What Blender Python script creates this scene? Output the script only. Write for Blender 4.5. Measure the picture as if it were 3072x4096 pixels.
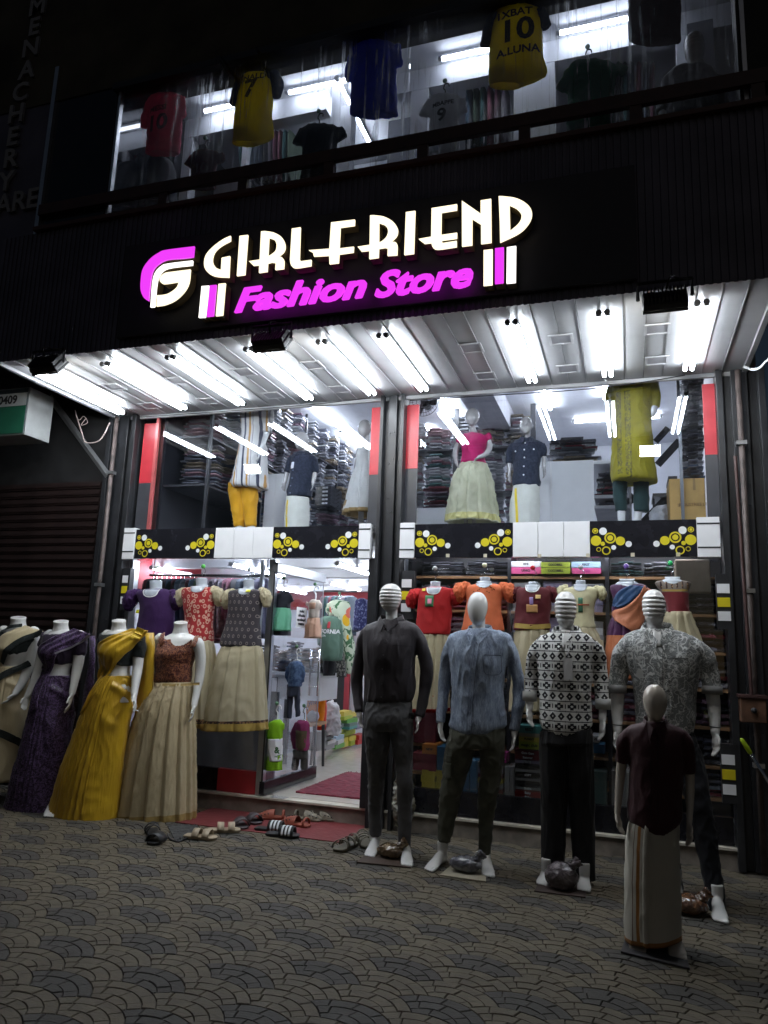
import bpy, bmesh, math, random
import numpy as np
from mathutils import Vector, Matrix, noise as mnoise
from mathutils.bvhtree import BVHTree
random.seed(7)
for o in list(bpy.data.objects): bpy.data.objects.remove(o)
sc = bpy.context.scene
COL = sc.collection
rad = math.radians

# ------------------------------------------------------------ camera
CAMH = 1.42
FPX = 2948.8                      # focal length in pixels of a 3072 px wide frame
YAW, PIT, ROL = rad(18.474), rad(10.427), rad(2.084)
_f = Vector((-math.sin(YAW)*math.cos(PIT), math.cos(YAW)*math.cos(PIT), math.sin(PIT)))
_r = Vector((math.cos(YAW), math.sin(YAW), 0)); _u = _r.cross(_f)
RT = math.cos(ROL)*_r + math.sin(ROL)*_u
UP = -math.sin(ROL)*_r + math.cos(ROL)*_u
FW = _f
cd = bpy.data.cameras.new('camera'); cam = bpy.data.objects.new('camera', cd); COL.objects.link(cam)
cd.sensor_fit = 'HORIZONTAL'; cd.sensor_width = 36; cd.lens = 36*FPX/3072
cd.clip_start = 0.05; cd.clip_end = 300
m3 = Matrix((RT, UP, -FW)).transposed()
cam.matrix_world = Matrix.Translation((0, 0, CAMH)) @ m3.to_4x4()
sc.camera = cam

# ------------------------------------------------------------ world, exposure: a night street lit by the shop
w = bpy.data.worlds.new('World'); sc.world = w; w.use_nodes = True
nt = w.node_tree; bg = nt.nodes['Background']
sky = nt.nodes.new('ShaderNodeTexSky'); sky.sky_type = 'NISHITA'; sky.sun_disc = False
sky.sun_elevation = rad(28.0); sky.sun_rotation = rad(160)
nt.links.new(sky.outputs[0], bg.inputs[0]); bg.inputs[1].default_value = 0.0038
sc.view_settings.view_transform = 'Standard'; sc.view_settings.look = 'None'
sc.view_settings.exposure = 0.4; sc.view_settings.gamma = 1.0
sc.view_settings.use_curve_mapping = False
sc.render.engine = 'CYCLES'
cy = sc.cycles
cy.use_denoising = True
cy.max_bounces = 7; cy.diffuse_bounces = 3; cy.glossy_bounces = 4; cy.transparent_max_bounces = 16; cy.transmission_bounces = 4
cy.sample_clamp_indirect = 4.0; cy.use_light_tree = True
cy.caustics_reflective = False; cy.caustics_refractive = False

# ------------------------------------------------------------ finding points of the place from the photograph's survey
def ray(x, y):
    return RT*((x-1536)/FPX) - UP*((y-2048)/FPX) + FW
def P(x, y, Y):                    # the point at depth Y
    d = ray(x, y); return Vector((0, 0, CAMH)) + d*(Y/d.y)
def PZ(x, y, z=0.0):               # the point at height z
    d = ray(x, y); return Vector((0, 0, CAMH)) + d*((z-CAMH)/d.z)
def PX(x, y, X):
    d = ray(x, y); return Vector((0, 0, CAMH)) + d*(X/d.x)
def crop(s, ox, oy):
    return lambda x, y: (x/s+ox, y/s+oy)

# ------------------------------------------------------------ node expressions
class N:
    def __init__(s, t, k): s.t, s.k = t, k
    def m(s, op, *a, clamp=False):
        n = s.t.nodes.new('ShaderNodeMath'); n.operation = op; n.use_clamp = clamp
        for i, v in enumerate((s,)+a):
            if isinstance(v, N): s.t.links.new(v.k, n.inputs[i])
            else: n.inputs[i].default_value = v
        return N(s.t, n.outputs[0])
    def __add__(s, o): return s.m('ADD', o)
    def __sub__(s, o): return s.m('SUBTRACT', o)
    def __mul__(s, o): return s.m('MULTIPLY', o)
    def __truediv__(s, o): return s.m('DIVIDE', o)
    __radd__ = __add__; __rmul__ = __mul__
    def lt(s, o): return s.m('LESS_THAN', o)
    def gt(s, o): return s.m('GREATER_THAN', o)
    def fr(s): return s.m('FRACT')
    def fl(s): return s.m('FLOOR')
    def ab(s): return s.m('ABSOLUTE')
    def mx(s, o): return s.m('MAXIMUM', o)
    def mn(s, o): return s.m('MINIMUM', o)
    def sin(s): return s.m('SINE')
    def step(s, a, b):
        n = s.t.nodes.new('ShaderNodeMapRange'); n.clamp = True
        s.t.links.new(s.k, n.inputs[0]); n.inputs[1].default_value = a; n.inputs[2].default_value = b
        return N(s.t, n.outputs[0])
def tri(v): return (v.fr()-.5).ab()          # 0 at centre of the cell, .5 at its edge
class T:
    """one material's tree"""
    def __init__(s, mt):
        s.t = mt.node_tree; s.b = s.t.nodes['Principled BSDF']
        tc = s.t.nodes.new('ShaderNodeTexCoord'); s.obj = tc.outputs['Object']; s.gen = tc.outputs['Generated']; s.uv = tc.outputs['UV']
        sp = s.t.nodes.new('ShaderNodeSeparateXYZ'); s.t.links.new(s.obj, sp.inputs[0])
        s.x, s.y, s.z = (N(s.t, sp.outputs[i]) for i in range(3))
    def scaled(s, sx, sy, sz, src=None):
        n = s.t.nodes.new('ShaderNodeMapping'); n.inputs['Scale'].default_value = (sx, sy, sz)
        s.t.links.new(src or s.obj, n.inputs[0]); return n.outputs[0]
    def noise(s, scale=10, detail=3, st=(1, 1, 1), rough=.5, dist=0):
        n = s.t.nodes.new('ShaderNodeTexNoise'); n.inputs['Scale'].default_value = scale
        n.inputs['Detail'].default_value = detail; n.inputs['Roughness'].default_value = rough; n.inputs['Distortion'].default_value = dist
        s.t.links.new(s.scaled(*st), n.inputs['Vector']); return N(s.t, n.outputs[0])
    def voro(s, scale=10, feat='F1', st=(1, 1, 1), rand=1, out=0):
        n = s.t.nodes.new('ShaderNodeTexVoronoi'); n.feature = feat; n.inputs['Scale'].default_value = scale
        n.inputs['Randomness'].default_value = rand
        s.t.links.new(s.scaled(*st), n.inputs['Vector']); return N(s.t, n.outputs[out])
    def mix(s, f, a, b):
        n = s.t.nodes.new('ShaderNodeMix'); n.data_type = 'RGBA'
        for i, v in ((0, f), (6, a), (7, b)):
            if isinstance(v, N): s.t.links.new(v.k, n.inputs[i])
            elif isinstance(v, (int, float)): n.inputs[i].default_value = v
            else: n.inputs[i].default_value = (*v, 1)
        return N(s.t, n.outputs[2])
    def color(s, c):
        if isinstance(c, N): s.t.links.new(c.k, s.b.inputs['Base Color'])
        else: s.b.inputs['Base Color'].default_value = (*c, 1)
    def bump(s, h, strength=.3, dist=.005):
        n = s.t.nodes.new('ShaderNodeBump'); n.inputs['Strength'].default_value = strength; n.inputs['Distance'].default_value = dist
        s.t.links.new(h.k, n.inputs['Height']); s.t.links.new(n.outputs[0], s.b.inputs['Normal'])
    def rough(s, r):
        if isinstance(r, N): s.t.links.new(r.k, s.b.inputs['Roughness'])
        else: s.b.inputs['Roughness'].default_value = r
def newmat(name):
    m = bpy.data.materials.new(name); m.use_nodes = True; return m, T(m)
def plain(name, c, rough=.5, metal=0, var=.12, bump=0, bscale=60, coat=0, nscale=9):
    m, t = newmat(name)
    n = t.noise(nscale, 4)
    t.color(t.mix(n.step(.3, .7), tuple(v*(1-var) for v in c), tuple(min(1, v*(1+var)) for v in c)))
    t.rough(N(t.t, n.k)*.2+(rough-.1)); t.b.inputs['Metallic'].default_value = metal
    t.b.inputs['Coat Weight'].default_value = coat
    if bump: t.bump(t.noise(bscale, 4), bump, .004)
    return m
def emit(name, c, s):
    m, t = newmat(name); t.color((.25, .25, .25)); t.b.inputs['Emission Color'].default_value = (*c, 1); t.b.inputs['Emission Strength'].default_value = s
    return m
def cloth(name, c=None, fn=None, rough=.82, wr=.35, sheen=.1, spec=.3, fold=(15, 15, 7), trans=0.0):
    """fabric: a base colour or fn(t) -> colour; woven bump plus soft crumple"""
    m, t = newmat(name)
    col = fn(t) if fn else t.mix(t.noise(14, 3).step(.25, .75), tuple(v*.9 for v in c), tuple(min(1, v*1.06) for v in c))
    t.color(col); t.rough(rough)
    t.b.inputs['Sheen Weight'].default_value = sheen
    t.b.inputs['Specular IOR Level'].default_value = spec
    a = t.noise(1, 3, fold, .55, .6); b = t.noise(420, 1)
    t.bump(a+b*.06, wr, .014)
    if trans:
        tr = t.t; out = tr.nodes['Material Output']; tl = tr.nodes.new('ShaderNodeBsdfTranslucent')
        if isinstance(col, N): tr.links.new(col.k, tl.inputs[0])
        else: tl.inputs[0].default_value = (*col, 1)
        mx = tr.nodes.new('ShaderNodeMixShader'); mx.inputs[0].default_value = trans
        tr.links.new(t.b.outputs[0], mx.inputs[1]); tr.links.new(tl.outputs[0], mx.inputs[2]); tr.links.new(mx.outputs[0], out.inputs[0])
    return m
def glassmat(name, tint=(.95, .97, 1), refl=1.0, dirt=.0):
    m, t = newmat(name); tr = t.t
    out = tr.nodes['Material Output']
    tp = tr.nodes.new('ShaderNodeBsdfTransparent'); tp.inputs[0].default_value = (*tint, 1)
    gl = tr.nodes.new('ShaderNodeBsdfGlossy'); gl.inputs[0].default_value = (1, 1, 1, 1); gl.inputs['Roughness'].default_value = .01
    fr = tr.nodes.new('ShaderNodeLayerWeight'); fr.inputs[0].default_value = .5
    k = (N(tr, fr.outputs[1]).m('POWER', 5.0)*.96+.04)*refl
    mx = tr.nodes.new('ShaderNodeMixShader'); tr.links.new(k.k, mx.inputs[0]); tr.links.new(tp.outputs[0], mx.inputs[1]); tr.links.new(gl.outputs[0], mx.inputs[2])
    last = mx
    if dirt:
        df = tr.nodes.new('ShaderNodeBsdfTranslucent'); df.inputs[0].default_value = (.75, .77, .8, 1)
        d = (t.noise(1, 6, (26, 26, 1.1), .65, .3).step(.54, .74)*t.noise(1.3, 2).step(.42, .62) + .02)*dirt
        m2 = tr.nodes.new('ShaderNodeMixShader'); tr.links.new(d.k, m2.inputs[0]); tr.links.new(mx.outputs[0], m2.inputs[1]); tr.links.new(df.outputs[0], m2.inputs[2]); last = m2
    tr.links.new(last.outputs[0], out.inputs[0])
    return m

# ------------------------------------------------------------ meshes
def vis(a, b, t): return a+(b-a)*t
def smoothpath(pts, k=3):
    """Catmull-Rom through tuples/vectors of any length"""
    A = [np.array(p, float) for p in pts]
    if len(A) < 3: 
        return [A[0]+(A[-1]-A[0])*i/k for i in range(k+1)]
    E = [2*A[0]-A[1]]+A+[2*A[-1]-A[-2]]; out = []
    for i in range(1, len(E)-2):
        p0, p1, p2, p3 = E[i-1:i+3]
        for j in range(k):
            t = j/k
            out.append(.5*((2*p1)+(-p0+p2)*t+(2*p0-5*p1+4*p2-p3)*t*t+(-p0+3*p1-3*p2+p3)*t**3))
    out.append(A[-1]); return out
class MB:
    def __init__(s): s.v, s.f, s.m = [], [], []
    def add(s, vs, fs, m=0):
        n = len(s.v); s.v += [Vector(v) for v in vs]; s.f += [tuple(i+n for i in f) for f in fs]; s.m += [m]*len(fs); return s
    def box(s, x0, x1, y0, y1, z0, z1, m=0, rot=None, piv=None):
        vs = [Vector((x, y, z)) for z in (z0, z1) for y in (y0, y1) for x in (x0, x1)]
        if rot is not None:
            c = Vector(piv) if piv is not None else Vector(((x0+x1)/2, (y0+y1)/2, (z0+z1)/2))
            vs = [rot @ (v-c)+c for v in vs]
        return s.add(vs, [(0, 2, 3, 1), (4, 5, 7, 6), (0, 1, 5, 4), (2, 6, 7, 3), (0, 4, 6, 2), (1, 3, 7, 5)], m)
    def loft(s, rings, m=0, cap=True, closed=True):
        n = len(rings[0]); vs = [v for r in rings for v in r]; fs = []
        for i in range(len(rings)-1):
            for j in range(n if closed else n-1):
                k = (j+1) % n; fs.append((i*n+j, i*n+k, (i+1)*n+k, (i+1)*n+j))
        if cap and closed: fs += [tuple(range(n))[::-1], tuple(range((len(rings)-1)*n, len(rings)*n))]
        return s.add(vs, fs, m)
    def tube(s, pts, r, n=8, m=0, flat=None, caps=True, dome=False):
        pts = [Vector(p) for p in pts]; R = list(r) if hasattr(r, '__len__') else [r]*len(pts)
        if dome:
            d0 = (pts[0]-pts[1]).normalized(); d1 = (pts[-1]-pts[-2]).normalized()
            pre = [(pts[0]+d0*R[0]*a, R[0]*b) for a, b in ((.97, .22), (.7, .7))]
            post = [(pts[-1]+d1*R[-1]*a, R[-1]*b) for a, b in ((.7, .7), (.97, .22))]
            pts = [p for p, _ in pre]+pts+[p for p, _ in post]; R = [q for _, q in pre]+R+[q for _, q in post]
        rings = []; ref = None
        for i, p in enumerate(pts):
            d = (pts[min(i+1, len(pts)-1)]-pts[max(i-1, 0)]).normalized()
            if ref is None: ref = Vector((0, 1, 0)) if abs(d.y) < .8 else Vector((1, 0, 0))
            a = (ref-d*ref.dot(d)).normalized(); ref = a; b = d.cross(a)
            fa, fb = (flat if flat else (1, 1))
            rings.append([p+(a*math.cos(t)*fa+b*math.sin(t)*fb)*R[i] for t in (2*math.pi*j/n for j in range(n))])
        return s.loft(rings, m, cap=caps)
    def ball(s, c, rx, ry=None, rz=None, n=12, m=0):
        ry = rx if ry is None else ry; rz = rx if rz is None else rz; c = Vector(c)
        rings = []
        for i in range(1, n//2+3):
            ph = math.pi*i/(n//2+3)
            rings.append([c+Vector((rx*math.sin(ph)*math.cos(t), ry*math.sin(ph)*math.sin(t), -rz*math.cos(ph))) for t in (2*math.pi*j/n for j in range(n))])
        return s.loft(rings, m)
    def prism(s, poly, y0, y1, m=0):            # poly in (x, z)
        n = len(poly); vs = [(x, y0, z) for x, z in poly]+[(x, y1, z) for x, z in poly]
        return s.add(vs, [tuple(range(n)), tuple(range(n, 2*n))[::-1]]+[(i, n+i, n+(i+1) % n, (i+1) % n) for i in range(n)], m)
    def mesh(s, name, mats, smooth=False, org=(0, 0, 0)):
        me = bpy.data.meshes.new(name); o = Vector(org)
        me.from_pydata([v-o for v in s.v], [], s.f)
        for m in (mats if isinstance(mats, (list, tuple)) else [mats]): me.materials.append(m)
        me.polygons.foreach_set('material_index', s.m)
        if smooth: me.polygons.foreach_set('use_smooth', [True]*len(me.polygons))
        bm = bmesh.new(); bm.from_mesh(me); bmesh.ops.recalc_face_normals(bm, faces=bm.faces); bm.to_mesh(me); bm.free()
        return me
def tag(o, label=None, cat=None, group=None, kind=None):
    for k, v in (('label', label), ('category', cat), ('group', group), ('kind', kind)):
        if v: o[k] = v
    return o
def thing(name, loc, label, cat, group=None, kind=None):
    o = bpy.data.objects.new(name, None); COL.objects.link(o); o.location = loc; o.empty_display_size = .1
    return tag(o, label, cat, group, kind)
def worg(p):
    v = Vector(p.location)
    while p.parent: p = p.parent; v = v+Vector(p.location)
    return v
def put(name, me, parent=None, loc=None):
    o = bpy.data.objects.new(name, me); COL.objects.link(o)
    if parent: o.parent = parent
    if loc is not None: o.location = loc
    return o
def obj(name, mb, mats, parent=None, smooth=False, bevel=0, label=None):
    """mb in world coordinates, linked as one mesh whose origin is its parent's (or its own base)"""
    if parent: org = worg(parent)
    else:
        a = np.array([tuple(v) for v in mb.v]); org = Vector(((a[:, 0].min()+a[:, 0].max())/2, (a[:, 1].min()+a[:, 1].max())/2, a[:, 2].min()))
    o = put(name, mb.mesh(name, mats, smooth, org), parent)
    if not parent: o.location = org
    if bevel:
        b = o.modifiers.new('bevel', 'BEVEL'); b.width = bevel; b.segments = 2; b.limit_method = 'ANGLE'
    if label: o['label'] = label
    return o
def meshobj(name, me, parent):
    """world-space mesh -> child of parent"""
    me.transform(Matrix.Translation(-worg(parent))); me.name = name
    return put(name, me, parent)
def struct(name, mb, mats, smooth=False, kind='structure'):
    o = obj(name, mb, mats, None, smooth); o['kind'] = kind; return o
def evaluate(o):
    dg = bpy.context.evaluated_depsgraph_get(); dg.update()
    me = bpy.data.meshes.new_from_object(o.evaluated_get(dg)); return me
def remesh(mb, vox, mat, sm=2, wrinkle=0, wscale=(9, 9, 5), seed=0, crease=0):
    me = bpy.data.meshes.new('tmp'); me.from_pydata(mb.v, [], mb.f)
    bm = bmesh.new(); bm.from_mesh(me); bmesh.ops.recalc_face_normals(bm, faces=bm.faces); bm.to_mesh(me); bm.free()
    o = put('tmp', me); r = o.modifiers.new('r', 'REMESH'); r.mode = 'VOXEL'; r.voxel_size = vox
    if sm: s_ = o.modifiers.new('s', 'SMOOTH'); s_.iterations = sm; s_.factor = .5
    out = evaluate(o); bpy.data.objects.remove(o); bpy.data.meshes.remove(me)
    out.materials.clear(); out.materials.append(mat)
    if wrinkle or crease:
        n = len(out.vertices); co = np.empty(n*3); out.vertices.foreach_get('co', co); co = co.reshape(-1, 3)
        no = np.array([tuple(v.normal) for v in out.vertices]); W = wscale; off = Vector((seed*3.1, seed*1.7, seed))
        d = np.empty(n)
        for i in range(n):
            c = co[i]; q = Vector((c[0]*W[0], c[1]*W[1], c[2]*W[2]))+off
            a = mnoise.noise(q)
            b = 0
            if crease:
                b = 1-abs(mnoise.noise(q*1.7+Vector((5, 1, 2))))*3.0
                b = max(0, b)
            d[i] = a*wrinkle+b*crease
        co += no*d[:, None]; out.vertices.foreach_set('co', co.ravel()); out.update()
    out.polygons.foreach_set('use_smooth', [True]*len(out.polygons))
    return out
def bvh(*meshes):
    vs, fs = [], []
    for me in meshes:
        n = len(vs); vs += [v.co.copy() for v in me.vertices]; fs += [tuple(i+n for i in p.vertices) for p in me.polygons]
    return BVHTree.FromPolygons(vs, fs)
def front(B, x, z, y0=-2):
    h = B.ray_cast(Vector((x, y0, z)), Vector((0, 1, 0)))
    return h[0].y if h[0] else None
def drape(B, L, R, nu, nv, off=.008, thick=.004, yd=None, fold=None, k=4):
    """a cloth laid over B: L and R are edge polylines of world points (x, ?, z)"""
    L = smoothpath([(p.x, p.y, p.z) for p in L], k); R = smoothpath([(p.x, p.y, p.z) for p in R], k)
    def samp(A, t):
        i = t*(len(A)-1); j = min(int(i), len(A)-2); return A[j]+(A[j+1]-A[j])*(i-j)
    grid = []
    for i in range(nu+1):
        a, b = samp(L, i/nu), samp(R, i/nu); row = []
        for j in range(nv+1):
            p = a+(b-a)*j/nv; y = front(B, p[0], p[2])
            f = fold(i/nu, j/nv) if fold else 0
            row.append([p[0], y, p[2], f, p[1]])
        ys = [q[1] for q in row if q[1] is not None]
        for q in row:
            if q[1] is None and ys: q[1] = max(ys)
        grid.append(row)
    good = [i for i, r in enumerate(grid) if r[0][1] is not None]
    if not good:
        raise ValueError('drape misses')
    for i, r in enumerate(grid):
        if r[0][1] is None:
            k_ = min(good, key=lambda g_: abs(g_-i))
            for q, q2 in zip(r, grid[k_]): q[1] = q2[1]
    Y = np.array([[q[1] for q in r] for r in grid])
    for _ in range(2):
        Z = Y.copy(); Z[1:-1] = (Y[:-2]+Y[1:-1]*2+Y[2:])/4; Y = np.minimum(Z, Y)
    vs = []
    for s_ in (0, thick):
        for i, r in enumerate(grid):
            for j, q in enumerate(r): vs.append((q[0], Y[i, j]-off-q[3]+s_, q[2]))
    w_ = nv+1; h_ = nu+1; n = w_*h_; fs = []
    for i in range(nu):
        for j in range(nv):
            a = i*w_+j; fs.append((a, a+1, a+w_+1, a+w_)); fs.append((n+a, n+a+w_, n+a+w_+1, n+a+1))
    for i in range(nu):
        for a in (i*w_, i*w_+nv): fs.append((a, a+w_, n+a+w_, n+a))
    for j in range(nv):
        for a in (j, nu*w_+j): fs.append((a, a+1, n+a+1, n+a))
    return MB().add(vs, fs)
def textmesh(s, size, extrude=.001, bold=0, shear=0, align='CENTER', spacing=1.0):
    c = bpy.data.curves.new('t', 'FONT'); c.body = s; c.size = size; c.extrude = extrude; c.offset = bold; c.shear = shear
    c.align_x = align; c.align_y = 'CENTER'; c.space_character = spacing; c.resolution_u = 3
    o = bpy.data.objects.new('t', c); COL.objects.link(o); me = evaluate(o)
    bpy.data.objects.remove(o); bpy.data.curves.remove(c)
    return me
def text(name, s, size, loc, mat, parent, bold=0, extrude=.001, B=None, shear=0, rx=90, rz=0, sx=1, roll=0, align='CENTER', off=.003, spacing=1.0):
    me = textmesh(s, size, extrude, bold, shear, align, spacing)
    me.materials.clear(); me.materials.append(mat)
    me.transform(Matrix.Translation(loc) @ Matrix.Rotation(rad(rz), 4, 'Z') @ Matrix.Rotation(rad(roll), 4, 'Y') @ Matrix.Rotation(rad(rx), 4, 'X') @ Matrix.Diagonal((sx, 1, 1, 1)))
    if B:
        for v in me.vertices:
            y = front(B, v.co.x, v.co.z)
            if y is not None: v.co.y = y-off+(v.co.y-loc[1])*.5
    return meshobj(name, me, parent)
def curvemesh(splines, y0, y1):
    """splines: closed polylines in (x, z); the inner ones cut holes; extruded between y0 and y1"""
    c = bpy.data.curves.new('c', 'CURVE'); c.dimensions = '2D'; c.fill_mode = 'BOTH'; c.extrude = abs(y1-y0)/2
    for s_ in splines:
        sp = c.splines.new('POLY'); sp.points.add(len(s_)-1); sp.use_cyclic_u = True
        for p, q in zip(sp.points, s_): p.co = (q[0], q[1], 0, 1)
    o = bpy.data.objects.new('c', c); COL.objects.link(o); me = evaluate(o); bpy.data.objects.remove(o); bpy.data.curves.remove(c)
    me.transform(Matrix.Translation((0, (y0+y1)/2, 0)) @ Matrix.Rotation(rad(90), 4, 'X'))
    return me
def tree_copy(root, loc, label=None, rz=None):
    """copy a thing with its parts and their sub-parts"""
    r = root.copy(); COL.objects.link(r); r.location = loc
    if rz is not None: r.rotation_euler.z = rz
    if label: r['label'] = label
    for ch in root.children:
        c = ch.copy(); COL.objects.link(c); c.parent = r
        for g in ch.children:
            d = g.copy(); COL.objects.link(d); d.parent = c
    return r

# ------------------------------------------------------------ shared materials
K = {}
K['black'] = plain('black_steel_paint', (.018, .019, .022), .42, 0, .3, .15)
K['blackg'] = plain('gloss_black_panel', (.012, .012, .016), .16, 0, .2)
K['brown'] = plain('oxide_brown_steel', (.05, .022, .02), .5, 0, .3, .2)
K['red'] = plain('red_vinyl_panel', (.42, .028, .04), .35)
K['white'] = plain('white_board', (.78, .79, .82), .35, 0, .03)
K['yellow'] = plain('yellow_print', (.62, .52, .015), .4, 0, .03)
K['alu'] = plain('brushed_aluminium', (.55, .56, .58), .32, .9, .08)
K['chrome'] = plain('chrome', (.7, .7, .7), .12, 1, .02)
K['wallw'] = plain('white_emulsion_wall', (.68, .69, .74), .75, 0, .05, .08, 30)
K['wallg'] = plain('grey_cement_wall', (.2, .2, .21), .85, 0, .3, .4, 20)
K['tilef'] = plain('cream_polished_tile', (.62, .58, .52), .12, 0, .06)
K['step'] = plain('dirty_concrete_step', (.24, .21, .18), .8, 0, .35, .5, 25)
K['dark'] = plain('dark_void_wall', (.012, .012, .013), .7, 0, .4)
K['blackpl'] = plain('black_plastic', (.015, .015, .016), .4)
K['wood'] = plain('pine_shelf_board', (.36, .2, .09), .55, 0, .25, .2, 30)
K['tube'] = emit('cool_white_tube', (.86, .93, 1.0), 40)
K['tubei'] = emit('cool_white_tube_inside', (.86, .92, 1.0), 62)
K['tubew'] = emit('soft_white_tube_window', (.9, .92, 1.0), 24)
K['tubeu'] = emit('cool_white_tube_upstairs', (.84, .9, 1.0), 20)
K['flood'] = emit('floodlight_lens', (1, .97, .90), 95)
K['glass'] = glassmat('clear_shop_glass', refl=1.5)
K['glassd'] = glassmat('streaked_upper_glass', (.9, .92, .95), 1.2, dirt=1.0)
def f_soffit():
    m, t = newmat('white_pvc_plank'); t.color(t.mix(t.noise(3, 4, (1, 1, 1)).step(.3, .7), (.38, .385, .40), (.47, .475, .49)))
    t.rough(.38); t.b.inputs['Metallic'].default_value = .15; t.bump(t.noise(30, 2, (1, .1, 1)), .05); return m
K['plank'] = f_soffit()
def f_fascia():
    m, t = newmat('black_ribbed_cladding'); t.color(t.mix(t.noise(2.5, 5).step(.35, .7), (.06, .056, .085), (.11, .10, .145)))
    t.rough(.4); return m
K['fascia'] = f_fascia()

# ------------------------------------------------------------ ground and pavement
SIL = .14; GY = 6.0; FY = 4.4; SOF = 3.62
g = struct('ground', MB().box(-60, 60, -50, 60, -.3, -.012), plain('dark_mortar_bed', (.052, .043, .033), .95, 0, .4, .5, 30))
E1 = Vector((.0247, .163)); E2 = Vector((.271, -.149)); O = Vector((-2.012, 3.237))-Vector((.23, .097)); RC = .25
TOPS = [(a, b) for a in range(-4, 5) for b in range(-4, 5) if -a+.5*b > .01 and (E1*a+E2*b).length < 2*RC]
def f_paver(name, a, b):
    m, t = newmat(name); ge = t.t.nodes.new('ShaderNodeNewGeometry'); t.obj = ge.outputs['Position']
    n = t.noise(9, 8, (1, 3.2, 1), .72, .5); q = t.noise(1.1, 5, (1, 1, 1), .65)
    oi = t.t.nodes.new('ShaderNodeObjectInfo'); rd = N(t.t, oi.outputs['Random'])
    c = t.mix(n.step(.3, .72), a, b); c = t.mix(q.step(.42, .68)*.55, c, tuple(v*.62 for v in a))
    c = t.mix(t.voro(11.0, 'F1', (1, 1, 1), 1, 0).step(.1, .6)*.3+rd*.22, c, tuple(v*.55 for v in a)); t.color(c)
    t.rough(N(t.t, n.k)*.35+.48); t.bump(t.noise(42, 7, (1, 1.9, 1), .75), .75, .012); return m
PVL = f_paver('tan_stamped_paver', (.090, .073, .048), (.185, .152, .102))
PVD = f_paver('charcoal_stamped_paver', (.046, .042, .036), (.090, .083, .071))
def pave():
    fronts = []
    stones = []
    for i in range(-12, 24):
        for j in range(-32, 22):
            C = O+E1*i+E2*j
            if not (-8.6 < C.x < 3.2 and 1.7 < C.y < 6.15): continue
            tops = [C+E1*a+E2*b for a, b in TOPS]
            dark = (i+j) % 3 == 0
            for bi, (r1, r0) in enumerate(((RC, .195), (.195, .138), (.138, .08))):
                ns = (6, 5, 4)[bi]; a0, a1 = rad(-5), rad(165)
                for k in range(ns):
                    jt = random.uniform(-.035, .035); sk = .42
                    th = lambda r, q: a0+(a1-a0)*(q+ (.22 if bi % 2 else 0))/ns + sk*(RC-r)/.1*.25
                    poly = []
                    for e in range(5): poly.append((r1, th(r1, k+e/4)))
                    for e in range(3): poly.append((r1+(r0-r1)*(e+1)/4, th(r1+(r0-r1)*(e+1)/4, k+1)))
                    for e in range(5): poly.append((r0, th(r0, k+1-e/4)))
                    for e in range(3): poly.append((r0+(r1-r0)*(e+1)/4, th(r0+(r1-r0)*(e+1)/4, k)))
                    pts = [C+Vector((r*math.cos(a), r*math.sin(a))) for r, a in poly]
                    moved = 0
                    for _ in range(4):
                        for q in range(len(pts)):
                            for D in tops:
                                d = pts[q]-D
                                if d.length < RC-1e-5: pts[q] = D+d.normalized()*RC; moved += 1
                    # drop doubled-back points
                    ch = True
                    while ch and len(pts) > 3:
                        ch = False
                        for q in range(len(pts)):
                            a, b, c = pts[q-1], pts[q], pts[(q+1) % len(pts)]
                            u, v = b-a, c-b
                            if u.length < .004 or v.length < 1e-5 or (u.normalized().dot(v.normalized()) < -.55):
                                pts.pop(q); ch = True; break
                    if len(pts) < 3: continue
                    ar = .5*sum(pts[q-1].x*pts[q].y-pts[q].x*pts[q-1].y for q in range(len(pts)))
                    if abs(ar) < .00035 or any(p.y > 5.985 for p in pts): continue
                    if ar < 0: pts.reverse()
                    c = sum(pts, Vector((0, 0)))/len(pts)
                    ins = []
                    for q in range(len(pts)):
                        a, b, d = pts[q-1], pts[q], pts[(q+1) % len(pts)]
                        n1 = Vector((-(b-a).y, (b-a).x)).normalized(); n2 = Vector((-(d-b).y, (d-b).x)).normalized()
                        nn = n1+n2; nn = nn.normalized() if nn.length > .1 else n1
                        ins.append(b+nn*.0022)
                    stones.append((c, pts, ins, dark))
    stones.sort(key=lambda s_: (s_[0]-Vector((0, 0))).length if (-.52*s_[0].y < 0 and -0.95*s_[0].y-.1 < s_[0].x < .17*s_[0].y+.1 and s_[0].y > 2.35) else 99+s_[0].length)
    rest = {True: MB(), False: MB()}
    def stone_mb(mb, s_, org=Vector((0, 0))):
        c, pts, ins, dark = s_; h = random.uniform(-.0018, .0018); n = len(ins); tx, ty = random.uniform(-.012, .012), random.uniform(-.012, .012)
        hh = lambda p: h+(p.x-c.x)*tx+(p.y-c.y)*ty
        vs = [(p.x-org.x, p.y-org.y, -.016) for p in ins]
        vs += [(p.x-org.x, p.y-org.y, -.003+hh(p)) for p in ins]
        vs += [(p.x+(c-p).x*.045-org.x, p.y+(c-p).y*.045-org.y, hh(p)) for p in ins]
        fs = [(q, (q+1) % n, n+(q+1) % n, n+q) for q in range(n)]+[(n+q, n+(q+1) % n, 2*n+(q+1) % n, 2*n+q) for q in range(n)]+[tuple(range(2*n, 3*n))]
        mb.add(vs, fs)
    for q, s_ in enumerate(stones):
        if q < 300:
            mb = MB(); stone_mb(mb, s_, s_[0]); me = bpy.data.meshes.new('paver'); me.from_pydata(mb.v, [], mb.f)
            me.materials.append(PVD if s_[3] else PVL); put('paver', me, g, Vector((s_[0].x, s_[0].y, 0))-g.location)
        else: stone_mb(rest[s_[3]], s_)
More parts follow.
